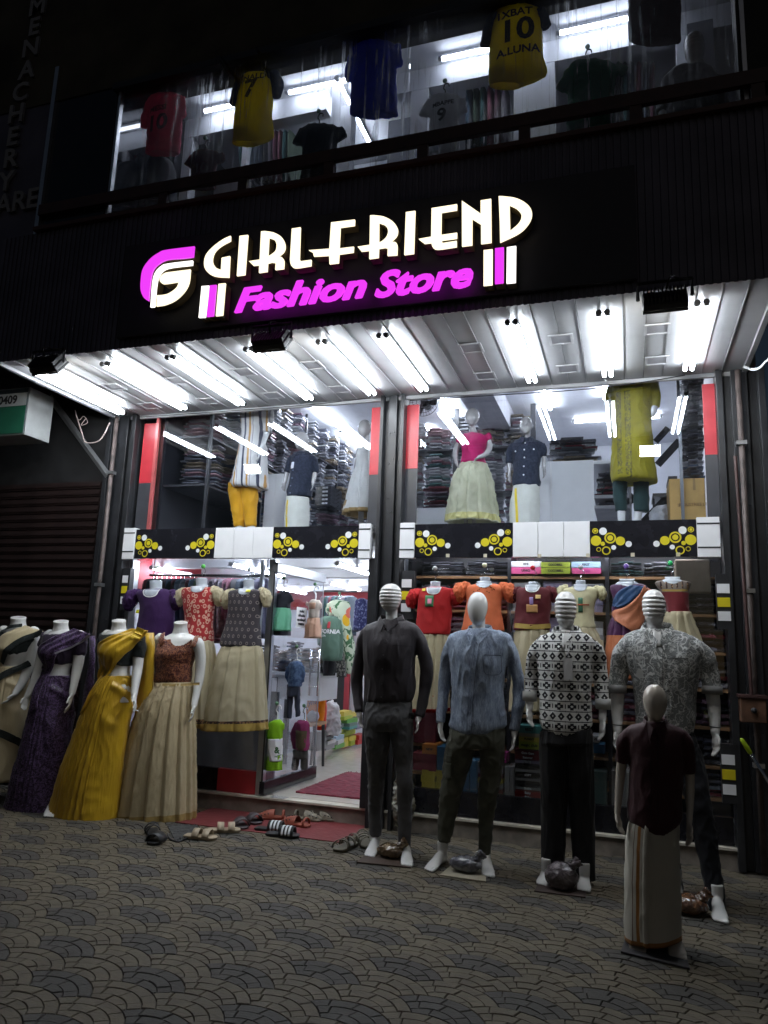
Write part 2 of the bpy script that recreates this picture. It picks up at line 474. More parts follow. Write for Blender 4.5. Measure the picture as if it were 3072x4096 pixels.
    for dk, nm in ((True, 'charcoal_pavers'), (False, 'tan_pavers')):
        me = bpy.data.meshes.new(nm); me.from_pydata(rest[dk].v, [], rest[dk].f); me.materials.append(PVD if dk else PVL)
        o = put(nm, me, g, -g.location); o['kind'] = 'stuff'
pave()

# ------------------------------------------------------------ the shop building
B = thing('shop_building', (-2, 6, 0), 'two storey clothing shop with white planked canopy soffit and black fascia', 'building')
B['kind'] = 'structure'
def part(name, mb, mats, parent=B, **k): return obj(name, mb, mats, parent, **k)
part('step', MB().box(-4.98, .72, 5.96, 6.6, -.02, SIL-.022), K['step'], bevel=.004)
part('sill', MB().box(-4.6, .72, 5.945, 6.05, SIL-.02, SIL), plain('cream_stone_sill', (.62, .58, .5), .4, 0, .15), bevel=.003)
# floor tiles inside: parts
tl = MB().box(-.298, .298, -.298, .298, -.02, 0).mesh('floor_tile', K['tilef'])
for ix in range(4):
    for iy in range(7):
        put('floor_tile', tl, B, (-3.6+ix*.6+2, 6.36+iy*.6-6, SIL))
part('floor', MB().box(-5, .8, 6.06, 11, -.02, SIL-.021), K['wallg'])
part('ground_floor_ceiling', MB().box(-5.2, .8, 6.12, 11, 2.30, 2.42), K['wallw'])
for y in (6.9, 7.9, 8.9, 9.9): part('ceiling_beam', MB().box(-5.1, .7, y, y+.16, 2.2, 2.299), K['wallw'])
part('mezzanine_ceiling', MB().box(-5.2, 1.0, 6.06, 11, 4.36, 4.5), K['wallw'])
part('mezzanine_beam', MB().box(-1.66, -1.3, 6.1, 10.4, 4.08, 4.358), plain('grey_beam_paint', (.3, .3, .33), .7))
part('back_wall', MB().box(-5.2, 1.0, 10.6, 10.8, 0, 4.36), K['wallw'])
part('side_wall', MB().box(-5.3, -5.1, 6.06, 10.6, 0, 4.36), K['wallw'])
part('side_wall', MB().box(.78, 1.0, 6.12, 10.6, 0, 4.36), K['wallw'])
part('partition_wall', MB().box(-1.95, -1.85, 6.5, 10.4, SIL, 2.3), K['wallw'])
# columns of the front: channel section steel with flanges
def column(x0, x1, z1=SOF):
    mb = MB(); mb.box(x0, x1, 5.97, 6.06, 0, z1); wd = x1-x0
    mb.box(x0, x0+wd*.14, 5.90, 5.969, 0, z1); mb.box(x1-wd*.14, x1, 5.90, 5.969, 0, z1); mb.box(x0+wd*.32, x0+wd*.66, 5.93, 5.969, 0, z1)
    c = part('column', mb, K['black'], bevel=.003)
    b = MB()
    for z in (.9, 1.6, 2.55, 2.72, 3.02, 3.3):
        for dx in (.4, .58): b.ball((x0+wd*dx, 5.927, z+random.uniform(-.03, .03)), .007, n=6)
    o = obj('rivets', b, K['black'], c); return c
column(-4.93, -4.6); column(-2.04, -1.82); column(.68, 1.02)
def strip(x0, x1, zr, y=5.985, top=SOF-.02):
    part('red_panel', MB().box(x0, x1, y, y+.02, zr, top-.06), K['red'])
    part('dark_panel', MB().box(x0, x1, y, y+.02, 2.452, zr-.002), plain('slate_vinyl_panel', (.04, .042, .05), .4))
strip(-4.56, -4.42, 2.93); strip(-2.15, -2.042, 2.92); strip(-1.818, -1.71, 2.96); strip(.59, .678, 2.97)
part('glazing_bar', MB().box(-4.415, -4.385, 5.975, 6.01, 2.452, SOF-.01), plain('red_edged_aluminium', (.5, .12, .12), .35, .4))
# glass of both bays
def pane(name, x0, x1, y, z0, z1, mat='glass', t=.008, parent=B): return part(name, MB().box(x0, x1, y, y+t, z0, z1), K[mat], parent)
pane('glass_pane', -4.38, -3.085, 6.02, 2.45, SOF-.01); pane('glass_pane', -3.08, -2.155, 6.02, 2.45, SOF-.01)
pane('glass_pane', -1.705, -.58, 6.02, 2.45, SOF-.01); pane('glass_pane', -.575, .585, 6.02, 2.45, SOF-.01)
pane('glass_pane', -4.55, -3.75, 6.02, .33, 2.17); pane('glass_pane', -3.745, -3.07, 6.02, .33, 2.17)
pane('glass_pane', -1.8, -.62, 6.02, .33, 2.17); pane('glass_pane', -.615, .66, 6.02, .33, 2.17)
part('display_ledge', MB().box(-4.6, .66, 6.03, 6.55, 2.421, 2.455), plain('pale_ledge', (.5, .5, .52), .5))
part('kick_panel', MB().box(-4.57, -3.45, 5.99, 6.04, SIL+.002, .33), K['blackg'])
part('kick_panel', MB().box(-3.448, -3.07, 5.99, 6.04, SIL+.002, .33), K['red'])
part('kick_panel', MB().box(-1.81, .67, 5.99, 6.04, SIL+.002, .33), K['blackg'])
part('door_post', MB().box(-3.07, -3.01, 5.98, 6.05, SIL+.002, 2.17), K['alu'], bevel=.003)
part('door_post', MB().box(-2.10, -2.042, 5.93, 6.12, SIL+.002, 2.17), K['black'])
part('window_frame', MB().box(-4.57, -4.53, 5.98, 6.08, .33, 2.17), K['alu'])
part('frame_bar', MB().box(-3.2, -3.17, 6.06, 6.1, 1.0, 2.17), K['alu'])
# signboard band above the doors
cwh, cye, cbk = K['white'], K['yellow'], K['blackg']
def disc(mb, x, z, r, y, m, n=20): mb.prism([(x+r*math.cos(2*math.pi*i/n), z+r*math.sin(2*math.pi*i/n)) for i in range(n)], y, 5.899, m)
MOT = [(205,159,12,'o'),(237,161,16,'w'),(207,201,22,'y'),(266,190,24,'o'),(307,203,19,'y'),(340,216,13,'w'),(235,214,9,'y'),(218,238,10,'r'),(279,230,10,'w'),(249,243,18,'r')]
def band(x0, x1, kind):
    if kind == 'w':
        p = part('band_board', MB().box(x0+.002, x1-.002, 5.895, 5.96, 2.172, 2.452), cwh, bevel=.002)
    elif kind == 'e':
        p = part('band_board', MB().box(x0+.002, x1-.002, 5.885, 5.96, 2.165, 2.465), cwh, bevel=.002)
        for z in (2.23, 2.41): obj('black_line', MB().box(x0+.002, x1-.002, 5.883, 5.884, z, z+.012), K['black'], p)
    else:
        p = part('band_board', MB().box(x0, x1, 5.90, 5.96, 2.172, 2.452), cbk)
        wd = x1-x0; s_ = .82/452; 
        for mir in (0, 1):
            mb = MB()
            for cx, cz, r, k in MOT:
                dx = (cx-183)*s_; X = x1-dx if mir else x0+dx; Z = 2.452-(cz-117)*s_*1.02; r *= s_
                disc(mb, X, Z, r, 5.8985, 1 if k == 'w' else 0)
                if k in 'or': disc(mb, X, Z, r*.72, 5.898, 2)
                if k == 'o': disc(mb, X, Z, r*.5, 5.8975, 0)
            obj('circle_motif', mb, [cye, cwh, cbk], p)
for x0, x1, k in [(-4.6,-4.47,'e'),(-4.47,-3.6,'b'),(-3.6,-3.403,'w'),(-3.403,-3.206,'w'),(-3.206,-3.01,'w'),(-3.01,-2.19,'b'),(-2.19,-2.08,'e'),
                  (-1.82,-1.69,'e'),(-1.69,-.87,'b'),(-.87,-.67,'w'),(-.67,-.47,'w'),(-.47,-.27,'w'),(-.27,.5,'b'),(.5,.66,'e')]: band(x0, x1, k)
# small tri-colour stickers on the columns
for X, z0 in ((-4.57, 1.74), (-1.79, 1.72), (.62, 1.70), (.60, .50)):
    wd = .085 if X > -4 else .06
    for k, mt in enumerate(('white', 'yellow', 'white')):
        part('column_sticker', MB().box(X, X+wd, 5.893, 5.898, z0+k*.1, z0+k*.1+.068), K[mt])
    part('sticker_plate', MB().box(X-.004, X+wd+.02, 5.8985, 5.96, z0-.06, z0+.34), K['black'])
# canopy soffit: planks
n = 40; pw = (0.87+4.87)/n
pm = MB().box(-pw/2+.007, pw/2-.001, 0, 1.56, 0, .014)
pm.box(-pw/2+.0005, -pw/2+.0035, 0, 1.56, -.006, .012)
pme = pm.mesh('soffit_plank', K['plank'])
for i in range(n): put('soffit_plank', pme, B, (-4.87+pw*(i+.5)+2, 4.41-6, SOF+random.uniform(-.001, .001)))
part('soffit_tray', MB().box(-4.88, .88, 4.405, 5.99, SOF+.015, SOF+.06), K['dark'])
part('soffit_trim', MB().box(-4.9, .9, 5.955, 5.985, SOF-.035, SOF-.004), K['plank'])
part('soffit_trim', MB().box(-4.91, -4.875, 4.4, 5.98, SOF-.02, SOF+.04), K['plank'])
part('soffit_trim', MB().box(.875, .91, 4.4, 5.98, SOF-.02, SOF+.04), K['plank'])
# fascia: ribbed cladding sheet
def ribbed(x0, x1, z0, z1, y, pitch=.045, d=.008):
    pts = []; x = x0; k = 0
    while x < x1: 
        pts += [(x, y), (x+pitch*.45, y), (x+pitch*.55, y-d), (x+pitch, y-d)]; x += pitch
    vs = [(a, b, z) for z in (z0, z1) for a, b in pts]; m_ = len(pts)
    return MB().add(vs, [(i, i+1, m_+i+1, m_+i) for i in range(m_-1)])
part('fascia_cladding', ribbed(-4.95, 3.2, SOF-.03, 4.70, FY-.002), K['fascia'])
part('fascia_core', MB().box(-4.95, 3.2, FY, FY+.3, SOF+.065, 4.70), K['dark'])
part('fascia_board', MB().box(-3.65, .1, FY-.05, FY-.016, 3.66, 4.42), plain('dark_sign_backing', (.03, .028, .04), .6), bevel=.003)
part('ledge', MB().box(-4.6, 3.2, FY-.05, FY+.12, 4.702, 4.735), plain('rust_brown_ledge', (.07, .025, .02), .45))
rl = part('railing', MB().box(-4.6, 3.2, 4.38, 4.42, 4.86, 4.955), K['brown'])
for x in (-3.42, -2.72, -2.02, -1.32, -.62, .08, .78): obj('post', MB().box(x, x+.075, 4.385, 4.42, 4.736, 4.859), K['brown'], rl)
# upper storey
part('upper_wall', MB().box(-9, 3.2, 4.42, 4.7, 5.97, 9.5), plain('grimy_upper_render', (.05, .045, .035), .9, 0, .6, .4, 8, nscale=2))
part('upper_frame', MB().box(-4.0, 3.0, 4.40, 4.47, 5.93, 5.99), K['black'])
part('upper_side_panel', MB().box(-4.6, -3.97, 4.43, 4.47, 4.736, 5.968), K['blackg'])
part('upper_edge_strip', MB().box(-4.64, -4.60, 4.40, 4.44, 4.2, 6.3), K['alu'])
part('upper_corner_post', MB().box(-3.965, -3.94, 4.44, 4.48, 4.736, 5.93), K['alu'])
mir = plain('smoked_mirror_panel', (.02, .02, .025), .03, 0, .05); 
part('upper_return_panel', MB().box(-4.03, -4.0, 4.5, 6.6, 4.736, 6.4), mir)
for x0, x1 in ((-3.935, -2.83), (-2.826, -1.42), (-1.416, -.27), (-.266, .72)): pane('upper_glass_pane', x0, x1, 4.46, 4.736, 5.93, 'glassd')
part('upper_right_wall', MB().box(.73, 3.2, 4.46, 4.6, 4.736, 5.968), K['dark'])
part('upper_right_strip', MB().box(.75, .775, 4.44, 4.459, 4.736, 5.968), K['alu'])
part('upper_floor', MB().box(-4.0, 1.2, 4.75, 8.0, 4.55, 4.70), K['wallg'])
part('upper_ceiling', MB().box(-4.2, 1.3, 4.5, 8.0, 6.42, 6.55), K['wallw'])
UB = 5.42; UZ = P(982, 503, UB).z
part('upper_ceiling_beam', MB().box(-4.0, 1.2, 4.80, 4.98, 6.33, 6.418), K['wallw'])
c1 = crop(1.276, 300, 0); c2 = crop(.992, 1400, 0)
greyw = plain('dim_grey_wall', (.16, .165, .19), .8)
part('upper_back_wall', MB().box(-4.2, 1.3, 6.9, 7.0, 4.7, 6.42), greyw)
xr0, xr1 = P(*c1(1285, 500), UB).x, P(*c1(1640, 500), UB).x
part('upper_lintel', MB().box(-4.0, xr0, UB, UB+.12, UZ, 6.419), K['wallw'])
part('upper_lintel', MB().box(xr1, 1.2, UB, UB+.12, UZ, 6.419), K['wallw'])
def uw(a, b, y=UB, d=.12, m=None): part('upper_inner_wall', MB().box(P(*a, y).x, P(*b, y).x, y+.002, y+d, 4.7, UZ-.002), m or K['wallw'])
uw(c1(330, 700), c1(590, 800)); uw(c1(850, 800), c1(876, 800)); uw(c1(1345, 800), c1(1400, 800)); part('upper_inner_wall', MB().box(P(*c1(1300, 700), 6.5).x, P(*c1(1640, 700), 6.5).x, 6.5, 6.6, 4.7, 6.418), K['wallw'])
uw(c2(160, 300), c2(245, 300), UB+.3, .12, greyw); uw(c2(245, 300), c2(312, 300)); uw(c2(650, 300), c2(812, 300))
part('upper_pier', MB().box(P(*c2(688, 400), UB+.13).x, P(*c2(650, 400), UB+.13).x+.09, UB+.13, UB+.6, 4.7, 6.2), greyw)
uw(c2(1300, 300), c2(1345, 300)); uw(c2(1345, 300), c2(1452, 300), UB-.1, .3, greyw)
part('upper_far_wall', MB().box(P(*c2(1000, 400), 6.3).x, P(*c2(1240, 400), 6.3).x, 6.3, 6.34, 4.7, 6.1), K['wallw'])
part('upper_far_wall', MB().box(P(*c1(590, 800), 6.0).x, P(*c1(860, 800), 6.0).x, 6.0, 6.04, 4.7, 6.1), K['wallw'])
part('upper_far_wall', MB().box(P(*c2(595, 400), 6.4).x, P(*c2(670, 400), 6.4).x, 6.4, 6.44, 4.7, 5.75), K['wallw'])
# red band and rails inside the ground floor
K['reds'] = plain('deep_red_wall_paint', (.26, .02, .03), .6)  # one even red, deeper than the front panels
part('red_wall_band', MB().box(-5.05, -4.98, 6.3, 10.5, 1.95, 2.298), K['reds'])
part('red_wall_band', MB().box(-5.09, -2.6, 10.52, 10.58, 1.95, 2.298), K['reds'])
_c = crop(3.6065, 1040, 2220); al, ar_, fr2 = P(*_c(900, 1900), 10.49).x, P(*_c(1215, 1900), 10.49).x, P(*_c(1290, 1900), 10.49).x
part('alcove_shade_panel', MB().box(al, ar_, 10.49, 10.519, SIL, 1.75), K['dark'])  # flat black panel on the wall, alcove's shade put in as colour, no recess
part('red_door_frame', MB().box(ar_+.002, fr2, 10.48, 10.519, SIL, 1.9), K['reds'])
part('grey_display_panel', MB().box(-4.5, -3.12, 6.42, 6.45, SIL+.002, .98), plain('grey_laminate_panel', (.13, .13, .14), .35, 0, .2))
# pipes, cables and the strut beside the canopy
for x in (-4.8, .83):
    t = thing('drain_pipe', (x, 5.85, 0), 'rusty steel pipe clipped to the %s black column' % ('left' if x < 0 else 'right'), 'pipe')
    obj('pipe_run', MB().tube([(x, 5.86, .02), (x+.003, 5.86, 1.7), (x, 5.86, SOF-.03)], .021, 10), plain('rusty_painted_pipe', (.09, .07, .065), .6, .2, .5), t, True)
    for z in (.7, 1.9, 3.0): obj('clip', MB().box(x-.035, x+.035, 5.83, 5.895, z, z+.03), K['alu'], t)
a, b = Vector((-5.71, 5.9, 3.88)), Vector((-4.87, 5.9, 3.0))
tag(obj('brace_bar', MB().tube([a, b], .035, 4, flat=(.3, 1)), K['alu']), 'slanting flat steel brace below the left end of the canopy', 'brace')
def wire(pts, r, mat, label): return tag(obj('cable', MB().tube([Vector(p) for p in smoothpath(pts, 6)], r, 5), mat), label, 'cable')
wr_ = plain('loose_white_wire', (.5, .4, .38), .6)
wire([P(304,1655,5.8), P(330,1740,5.8), P(345,1770,5.8), P(400,1760,5.8), P(440,1690,5.8)], .006, wr_, 'thin loose wire looped below the left end of the canopy')
wire([P(300,1640,5.8), P(315,1680,5.8), P(335,1665,5.8), P(350,1690,5.8), P(325,1700,5.8), P(345,1672,5.8)], .004, wr_, 'tangled knot of wire hanging beside the steel brace')
wire([P(2975,1465,5.6), P(3010,1478,5.6), P(3040,1470,5.5), P(3072,1440,5.4), P(3150,1400,5.2)], .009, K['white'], 'white cable leaving the right corner of the canopy')
wire([P(1640,1602,5.95), P(1900,1585,5.95), P(2300,1560,5.95), P(2560,1530,5.95), P(2740,1500,5.95)], .005, K['blackpl'], 'black cable strung across the top of the right shop window')
wire([P(560,1668,5.95), P(900,1645,5.95), P(1200,1622,5.95), P(1480,1592,5.95)], .004, K['blackpl'], 'thin black cable strung across the top of the left shop window')
# meter box on the right column side
t = thing('meter_box', (.80, 5.7, 1.0), 'small rusty electric box on the wall right of the shop front', 'electric box')
q0, q1 = P(2962, 2790, 5.7), P(3070, 2895, 5.7)
obj('box_body', MB().box(q0.x, q1.x, 5.7, 5.82, q1.z, q0.z), plain('rusty_box_paint', (.12, .06, .035), .6, .2, .5), t, bevel=.006)
obj('box_lid', MB().box(q0.x-.01, q1.x+.01, 5.69, 5.83, q0.z, q0.z+.02), K['brown'], t)
obj('switch_knob', MB().ball(((q0.x+q1.x)/2, 5.69, (q0.z+q1.z)/2), .02), K['black'], t)
obj('conduit', MB().tube([((q0.x+q1.x)/2, 5.76, q0.z+.02), ((q0.x+q1.x)/2-.02, 5.8, 2.9)], .012, 8), K['brown'], t)

# ------------------------------------------------------------ neighbour at the left
sh = thing('rolling_shutter', (-7, 5.95, 0), 'dark brown rolling shutter closed over the shop at the left', 'shutter')
sm = MB().box(-2, 2.02, 0, .018, 0, .07); sm.box(-2, 2.02, -.012, .0, .02, .05)
sme = sm.mesh('slat', plain('dark_brown_shutter', (.022, .012, .011), .5, .2, .3))
for i in range(36): put('slat', sme, sh, (0, 0, .02+i*.082))
nb = thing('neighbour_building', (-7, 6.1, 0), 'dark neighbouring building left of the shop with a vertical name sign', 'building'); nb['kind'] = 'structure'
obj('wall', MB().box(-10, -4.96, 6.0, 6.3, 0, 4.4), K['dark'], nb)
obj('upper_wall', MB().box(-10, -4.65, 4.43, 5.9, 4.42, 9.5), K['fascia'], nb)
obj('fascia', MB().box(-10, -4.96, 4.8, 5.99, 4.0, 4.41), K['fascia'], nb)
vs_ = thing('vertical_sign', (-5.2, 4.42, 4.6), 'unlit vertical sign of faint grey capital letters on the dark left building', 'sign')
lm = plain('dull_grey_letter', (.22, .22, .24), .5)
c7 = crop(2.2114, 0, 0)
for ch, x, y in zip('MENACHERY', (330, 300, 270, 235, 178, 140, 108, 88, 50), (60, 240, 425, 622, 820, 1010, 1212, 1405, 1610)):
    p = P(*c7(x, y), 4.40); text('letter', ch, .25, (p.x, 4.41, p.z), lm, vs_, bold=.006, extrude=.012)
p = P(*c7(130, 1790), 4.40); text('letters', 'ARE', .26, (p.x+.02, 4.41, p.z), lm, vs_, bold=.004, extrude=.012)
t = thing('box_sign', (-5.5, 5.2, 3.3), 'small projecting white and green sign board reading 0409 under the left canopy end', 'sign')
r0 = P(121, 1547, 5.3); r1 = P(121, 1735, 5.3)
obj('casing', MB().box(r0.x-1.1, r0.x, 5.302, 5.62, r1.z, r0.z), plain('dull_sign_casing', (.25, .26, .26), .5), t, bevel=.006)
obj('face', MB().box(r0.x-1.09, r0.x-.012, 5.292, 5.301, r1.z+.012, r0.z-.012), plain('dark_sign_face', (.02, .03, .035), .4), t)
za = P(60, 1575, 5.3).z; zb = P(60, 1625, 5.3).z
obj('white_stripe', MB().box(r0.x-1.088, r0.x-.014, 5.290, 5.2915, zb, za), plain('white_sign_stripe', (.42, .44, .44), .4), t)
obj('green_field', MB().box(r0.x-1.088, r0.x-.014, 5.290, 5.2915, r1.z+.014, zb-.002), plain('green_sign_field', (.02, .13, .075), .4), t)
pp = P(32, 1602, 5.29); text('number', '0409', .115, (pp.x, 5.287, pp.z), K['blackpl'], t, bold=.003)

# ------------------------------------------------------------ lamps
def tube_pair(x, y0, y1, z, mat, label, group, gap=.05, pair=True, along='y', r=.014, name='tube_light'):
    t = thing(name, (x, (y0+y1)/2, z), label, 'tube light', group)
    offs = (-gap/2, gap/2) if pair else (0,)
    T_ = (lambda a, b: (x+a, b)) if along == 'y' else (lambda a, b: (b, x+a))
    for d in offs:
        p0, p1 = T_(d, y0+.03), T_(d, y1-.03)
        obj('tube', MB().tube([(*p0, z), (*p1, z)], r, 10), mat, t, True)
        for yy, s_ in ((y0, 1), (y1, -1)):
            q0, q1 = T_(d, yy), T_(d, yy+s_*.032)
            obj('end_cap', MB().tube([(*q0, z+.006), (*q1, z+.006)], r*1.45, 8), K['blackpl'] if pair else K['white'], t)
        a0, a1 = T_(d-.013, y0+.03), T_(d+.013, y1-.03)
        obj('batten', MB().box(min(a0[0], a1[0]), max(a0[0], a1[0]), min(a0[1], a1[1]), max(a0[1], a1[1]), z+.017, z+.033), K['white'], t)
    if along != 'y': t.location = ((y0+y1)/2, x, z)
    if along != 'y':
        for ch in t.children: 
            ch.data.transform(Matrix.Translation((x-(y0+y1)/2, (y0+y1)/2-x, 0)))
    return t
onames = ['first double tube light from the left end of the canopy soffit', 'second double tube light from the left on the canopy soffit', 'third double tube light from the left on the canopy soffit',
 'fourth double tube light, with the middle floodlight at its street end', 'fifth double tube light, over the right half of the door bay', 'sixth double tube light, above the central column',
 'third double tube light from the right on the canopy soffit', 'second double tube light from the right, widest glare on the soffit', 'double tube light at the far right beside the right floodlight']
for x, nm in zip((-4.65, -3.95, -3.34, -2.655, -2.065, -1.6, -.695, -.11, .475), onames):
    tube_pair(x, 4.60, 5.76, SOF-.045, K['tube'], nm, 'double tube lights on the canopy soffit')
# floodlights
def flood(x, label):
    y, z = 4.33, 3.50
    t = thing('floodlight', (x, y, z), label, 'floodlight', 'floodlights on the canopy edge')
    R_ = Matrix.Rotation(rad(-38), 3, 'X'); c = Vector((x, y, z))
    def tr(mb):
        mb.v = [R_ @ (v-c)+c for v in mb.v]; return mb
    h = MB().box(x-.125, x+.125, y-.012, y+.035, z-.08, z+.08)
    obj('housing', tr(h), K['blackpl'], t, bevel=.01)
    f_ = MB()
    for k in range(12): f_.box(x-.12+k*.0208, x-.112+k*.0208, y-.042, y-.0125, z-.07, z+.07)
    obj('cooling_fins', tr(f_), K['blackpl'], t)
    obj('lens', tr(MB().box(x-.095, x+.095, y+.036, y+.04, z-.058, z+.058)), K['flood'], t)
    for q_ in ((-.125, -.10, -.08, .08), (.10, .125, -.08, .08), (-.10, .10, .062, .08), (-.10, .10, -.08, -.062)): obj('rim', tr(MB().box(x+q_[0], x+q_[1], y+.0355, y+.05, z+q_[2], z+q_[3])), K['blackpl'], t)
    obj('bracket', MB().tube([(x-.15, y, z), (x-.15, y, SOF-.01), (x+.15, y, SOF-.01), (x+.15, y, z)], .012, 4), K['black'], t)
    obj('lead', MB().tube(smoothpath([(x, y-.02, z+.02), (x+.03, y-.09, z+.09), (x+.08, y-.03, SOF-.02), (x+.16, y+.01, SOF-.01)], 5), .006, 5), K['blackpl'], t)
flood(P(190, 1452, 4.33).x, 'black finned floodlight at the left end of the canopy, its lens glowing white')
flood(P(1085, 1360, 4.33).x, 'black finned floodlight below the lit pink lettering of the sign')
flood(P(2660, 1205, 4.33).x, 'black finned floodlight at the right end of the canopy')
# recessed square lamps, switched off
fr_ = plain('pale_lamp_frame', (.5, .5, .52), .4); df_ = plain('unlit_diffuser', (.33, .33, .36), .4)
c4 = crop(1.0369, 0, 1200); c5 = crop(1.0553, 1500, 1100)
rl_ = [(c4, 470, 362, 'left of the second tube pair, street side'), (c4, 620, 440, 'left of the third tube pair, window side'), (c4, 730, 335, 'left of the third tube pair, street side'), (c4, 865, 420, 'left of the fourth tube pair, window side'),
 (c4, 1010, 300, 'between the third and fourth tube pairs, street side'), (c4, 1130, 397, 'left of the fifth tube pair, window side'), (c4, 1295, 272, 'between the fourth and fifth tube pairs, street side'), (c4, 1405, 372, 'left of the sixth tube pair, window side'),
 (c5, 405, 310, 'right of the sixth tube pair, street side'), (c5, 465, 428, 'right of the sixth tube pair, window side'), (c5, 785, 273, 'between the two tube pairs right of the sign, street side'), (c5, 813, 397, 'between the third and second tube pairs from the right, window side'),
 (c5, 1192, 230, 'next to the right floodlight, street side'), (c5, 1190, 362, 'below the right floodlight, window side')]
for f_, x, y, nm in rl_:
    p = PZ(*f_(x, y), SOF-.012)
    t = thing('recessed_lamp', (p.x, p.y, SOF-.012), 'unlit square ceiling lamp '+nm, 'ceiling lamp', 'unlit square lamps in the soffit')
    a = .085; mb = MB()
    for q in ((-a, a, -a, -a+.018), (-a, a, a-.018, a), (-a, -a+.018, -a+.018, a-.018), (a-.018, a, -a+.018, a-.018)): mb.box(p.x+q[0], p.x+q[1], p.y+q[2], p.y+q[3], SOF-.014, SOF-.008)
    obj('frame', mb, fr_, t); obj('diffuser', MB().box(p.x-a+.018, p.x+a-.018, p.y-a+.018, p.y+a-.018, SOF-.010, SOF-.0075), df_, t)
# inside tubes
GI = 'tube lights inside the shop'
def single(x, y0, y1, z, nm, along='y', mat='tubei', group=GI): tube_pair(x, y0, y1, z, K[mat], nm, group, pair=False, along=along, r=.016)
single(-2.57, 6.35, 7.25, 2.17, 'lit tube on the ground floor ceiling right above the open door')
single(-3.7, 6.38, 7.6, 2.17, 'lit tube on the ground floor ceiling seen past the door post')
single(-3.44, 8.3, 9.4, 2.17, 'short lit tube deeper inside, left of the door opening')
single(-4.55, 8.6, 10.1, 2.17, 'lit tube seen through the upper part of the glass door')
single(-4.85, 6.7, 7.5, 2.17, 'lit tube behind the hanging purple top')
single(-2.6, 8.6, 9.7, 2.17, 'far lit tube at the right edge of the door opening')
single(-.8, 6.9, 7.9, 2.17, 'lit tube inside above the shelves of the right bay')
single(6.2, -1.7, -.65, 2.265, 'tube on the ground floor ceiling above the left half of the right window shelves', 'x', 'tubew')
single(6.2, -.5, .55, 2.265, 'tube on the ground floor ceiling above the right half of the right window shelves', 'x', 'tubew')
single(-2.02, 7.2, 8.9, 4.33, 'long lit mezzanine tube behind the pink topped mannequin head')
single(-2.52, 9.05, 9.8, 4.33, 'short lit mezzanine tube near the wall fan')
single(-.84, 7.7, 8.75, 4.33, 'lit mezzanine tube above the navy shirted child mannequin')
single(-.2, 7.7, 8.5, 4.33, 'lit mezzanine tube left of the olive tunic mannequin')
single(9.28, -.62, .45, 4.33, 'cross tube at the back of the mezzanine behind the olive tunic', along='x')
single(-3.66, 7.6, 9.0, 4.33, 'lit mezzanine tube over the packed stacks of the left bay')
single(-3.72, 9.1, 10.4, 4.33, 'farther lit mezzanine tube in line with the one over the left stacks')
GU = 'tube lights of the upper storey'
single(5.3, -3.74, -3.0, 6.36, 'upstairs tube behind the yellow and black jersey', 'x', 'tubeu', GU)
single(5.3, -2.86, -2.1, 6.36, 'upstairs tube between the yellow and the blue jerseys', 'x', 'tubeu', GU)
single(-2.33, 5.22, 6.3, 6.33, 'slanting upstairs tube running inward beside the blue jersey', 'y', 'tubeu', GU)
single(5.3, -1.43, -.55, 6.36, 'upstairs tube left of the numbered yellow jersey', 'x', 'tubeu', GU)
single(5.3, -.45, .35, 6.36, 'upstairs tube right of the numbered yellow jersey', 'x', 'tubeu', GU)

# ------------------------------------------------------------ the lit sign
SG = thing('illuminated_sign', (-2, 4.33, 4.0), 'lit white and pink shop sign with letters standing off the black fascia', 'sign')
SY = FY-.14
cream = emit('warm_white_lit_acrylic', (1, .88, .62), 1.25); side_ = plain('letter_return', (.22, .17, .1), .5)
pink = emit('pink_lit_acrylic', (.68, .035, .74), 1.0); whitel = emit('cool_lit_acrylic', (1, .96, .9), 1.5)
cs = crop(1659/830, 540, 760); ct = crop(1659/830, 1320, 740)
def px2(f_, pts): return [(q.x, q.z) for q in (P(*f_(x, y), SY) for x, y in pts)]
def arc(cx, cy, rx, ry, a0, a1, n=16): return [(cx+rx*math.cos(rad(a0+(a1-a0)*i/n)), cy-ry*math.sin(rad(a0+(a1-a0)*i/n))) for i in range(n+1)]
def letter(name, f_, outs, mat, depth=.085):
    sp = [px2(f_, o) for o in outs]
    me = curvemesh(sp, SY, SY+.012); me.materials.append(mat); o = meshobj(name, me, SG)
    me = curvemesh(sp, SY+.0125, SY+depth); me.materials.append(side_); r = meshobj('letter_return', me, SG)
    r.parent = o
    return o
def spl(pts, k=5): return [tuple(p) for p in smoothpath(pts, k)]
# G
letter('letter_g', cs, [spl([(763,365),(700,395),(620,455),(565,520),(551,590),(566,640),(605,675),(660,692),(750,697)])+[(758,527),(692,541),(686,637)]+spl([(686,637),(650,622),(622,585),(620,540),(640,490),(690,445),(763,405)])], cream)
letter('letter_i', cs, [[(835,366),(902,358),(878,676),(813,685)]], cream)
letter('letter_r', cs, [[(1007,330)]+spl([(1040,327),(1110,340),(1170,375),(1198,430),(1195,480),(1165,515),(1130,528)])+spl([(1130,528),(1170,535),(1190,565),(1188,628)])+[(1120,636),(1124,580)]+[(1090,576),(1060,585),(1056,650),(990,660),(992,598),(945,602),(910,568),(996,555)],
                       spl([(1070,380),(1110,395),(1130,430),(1125,480),(1095,510),(1062,530)])], cream)
letter('letter_l', cs, [[(1253,308),(1322,297),(1314,550)]+[(1318,562),(1330,568),(1409,557),(1407,604)]+spl([(1407,604),(1290,622),(1250,605),(1238,560)])], cream)
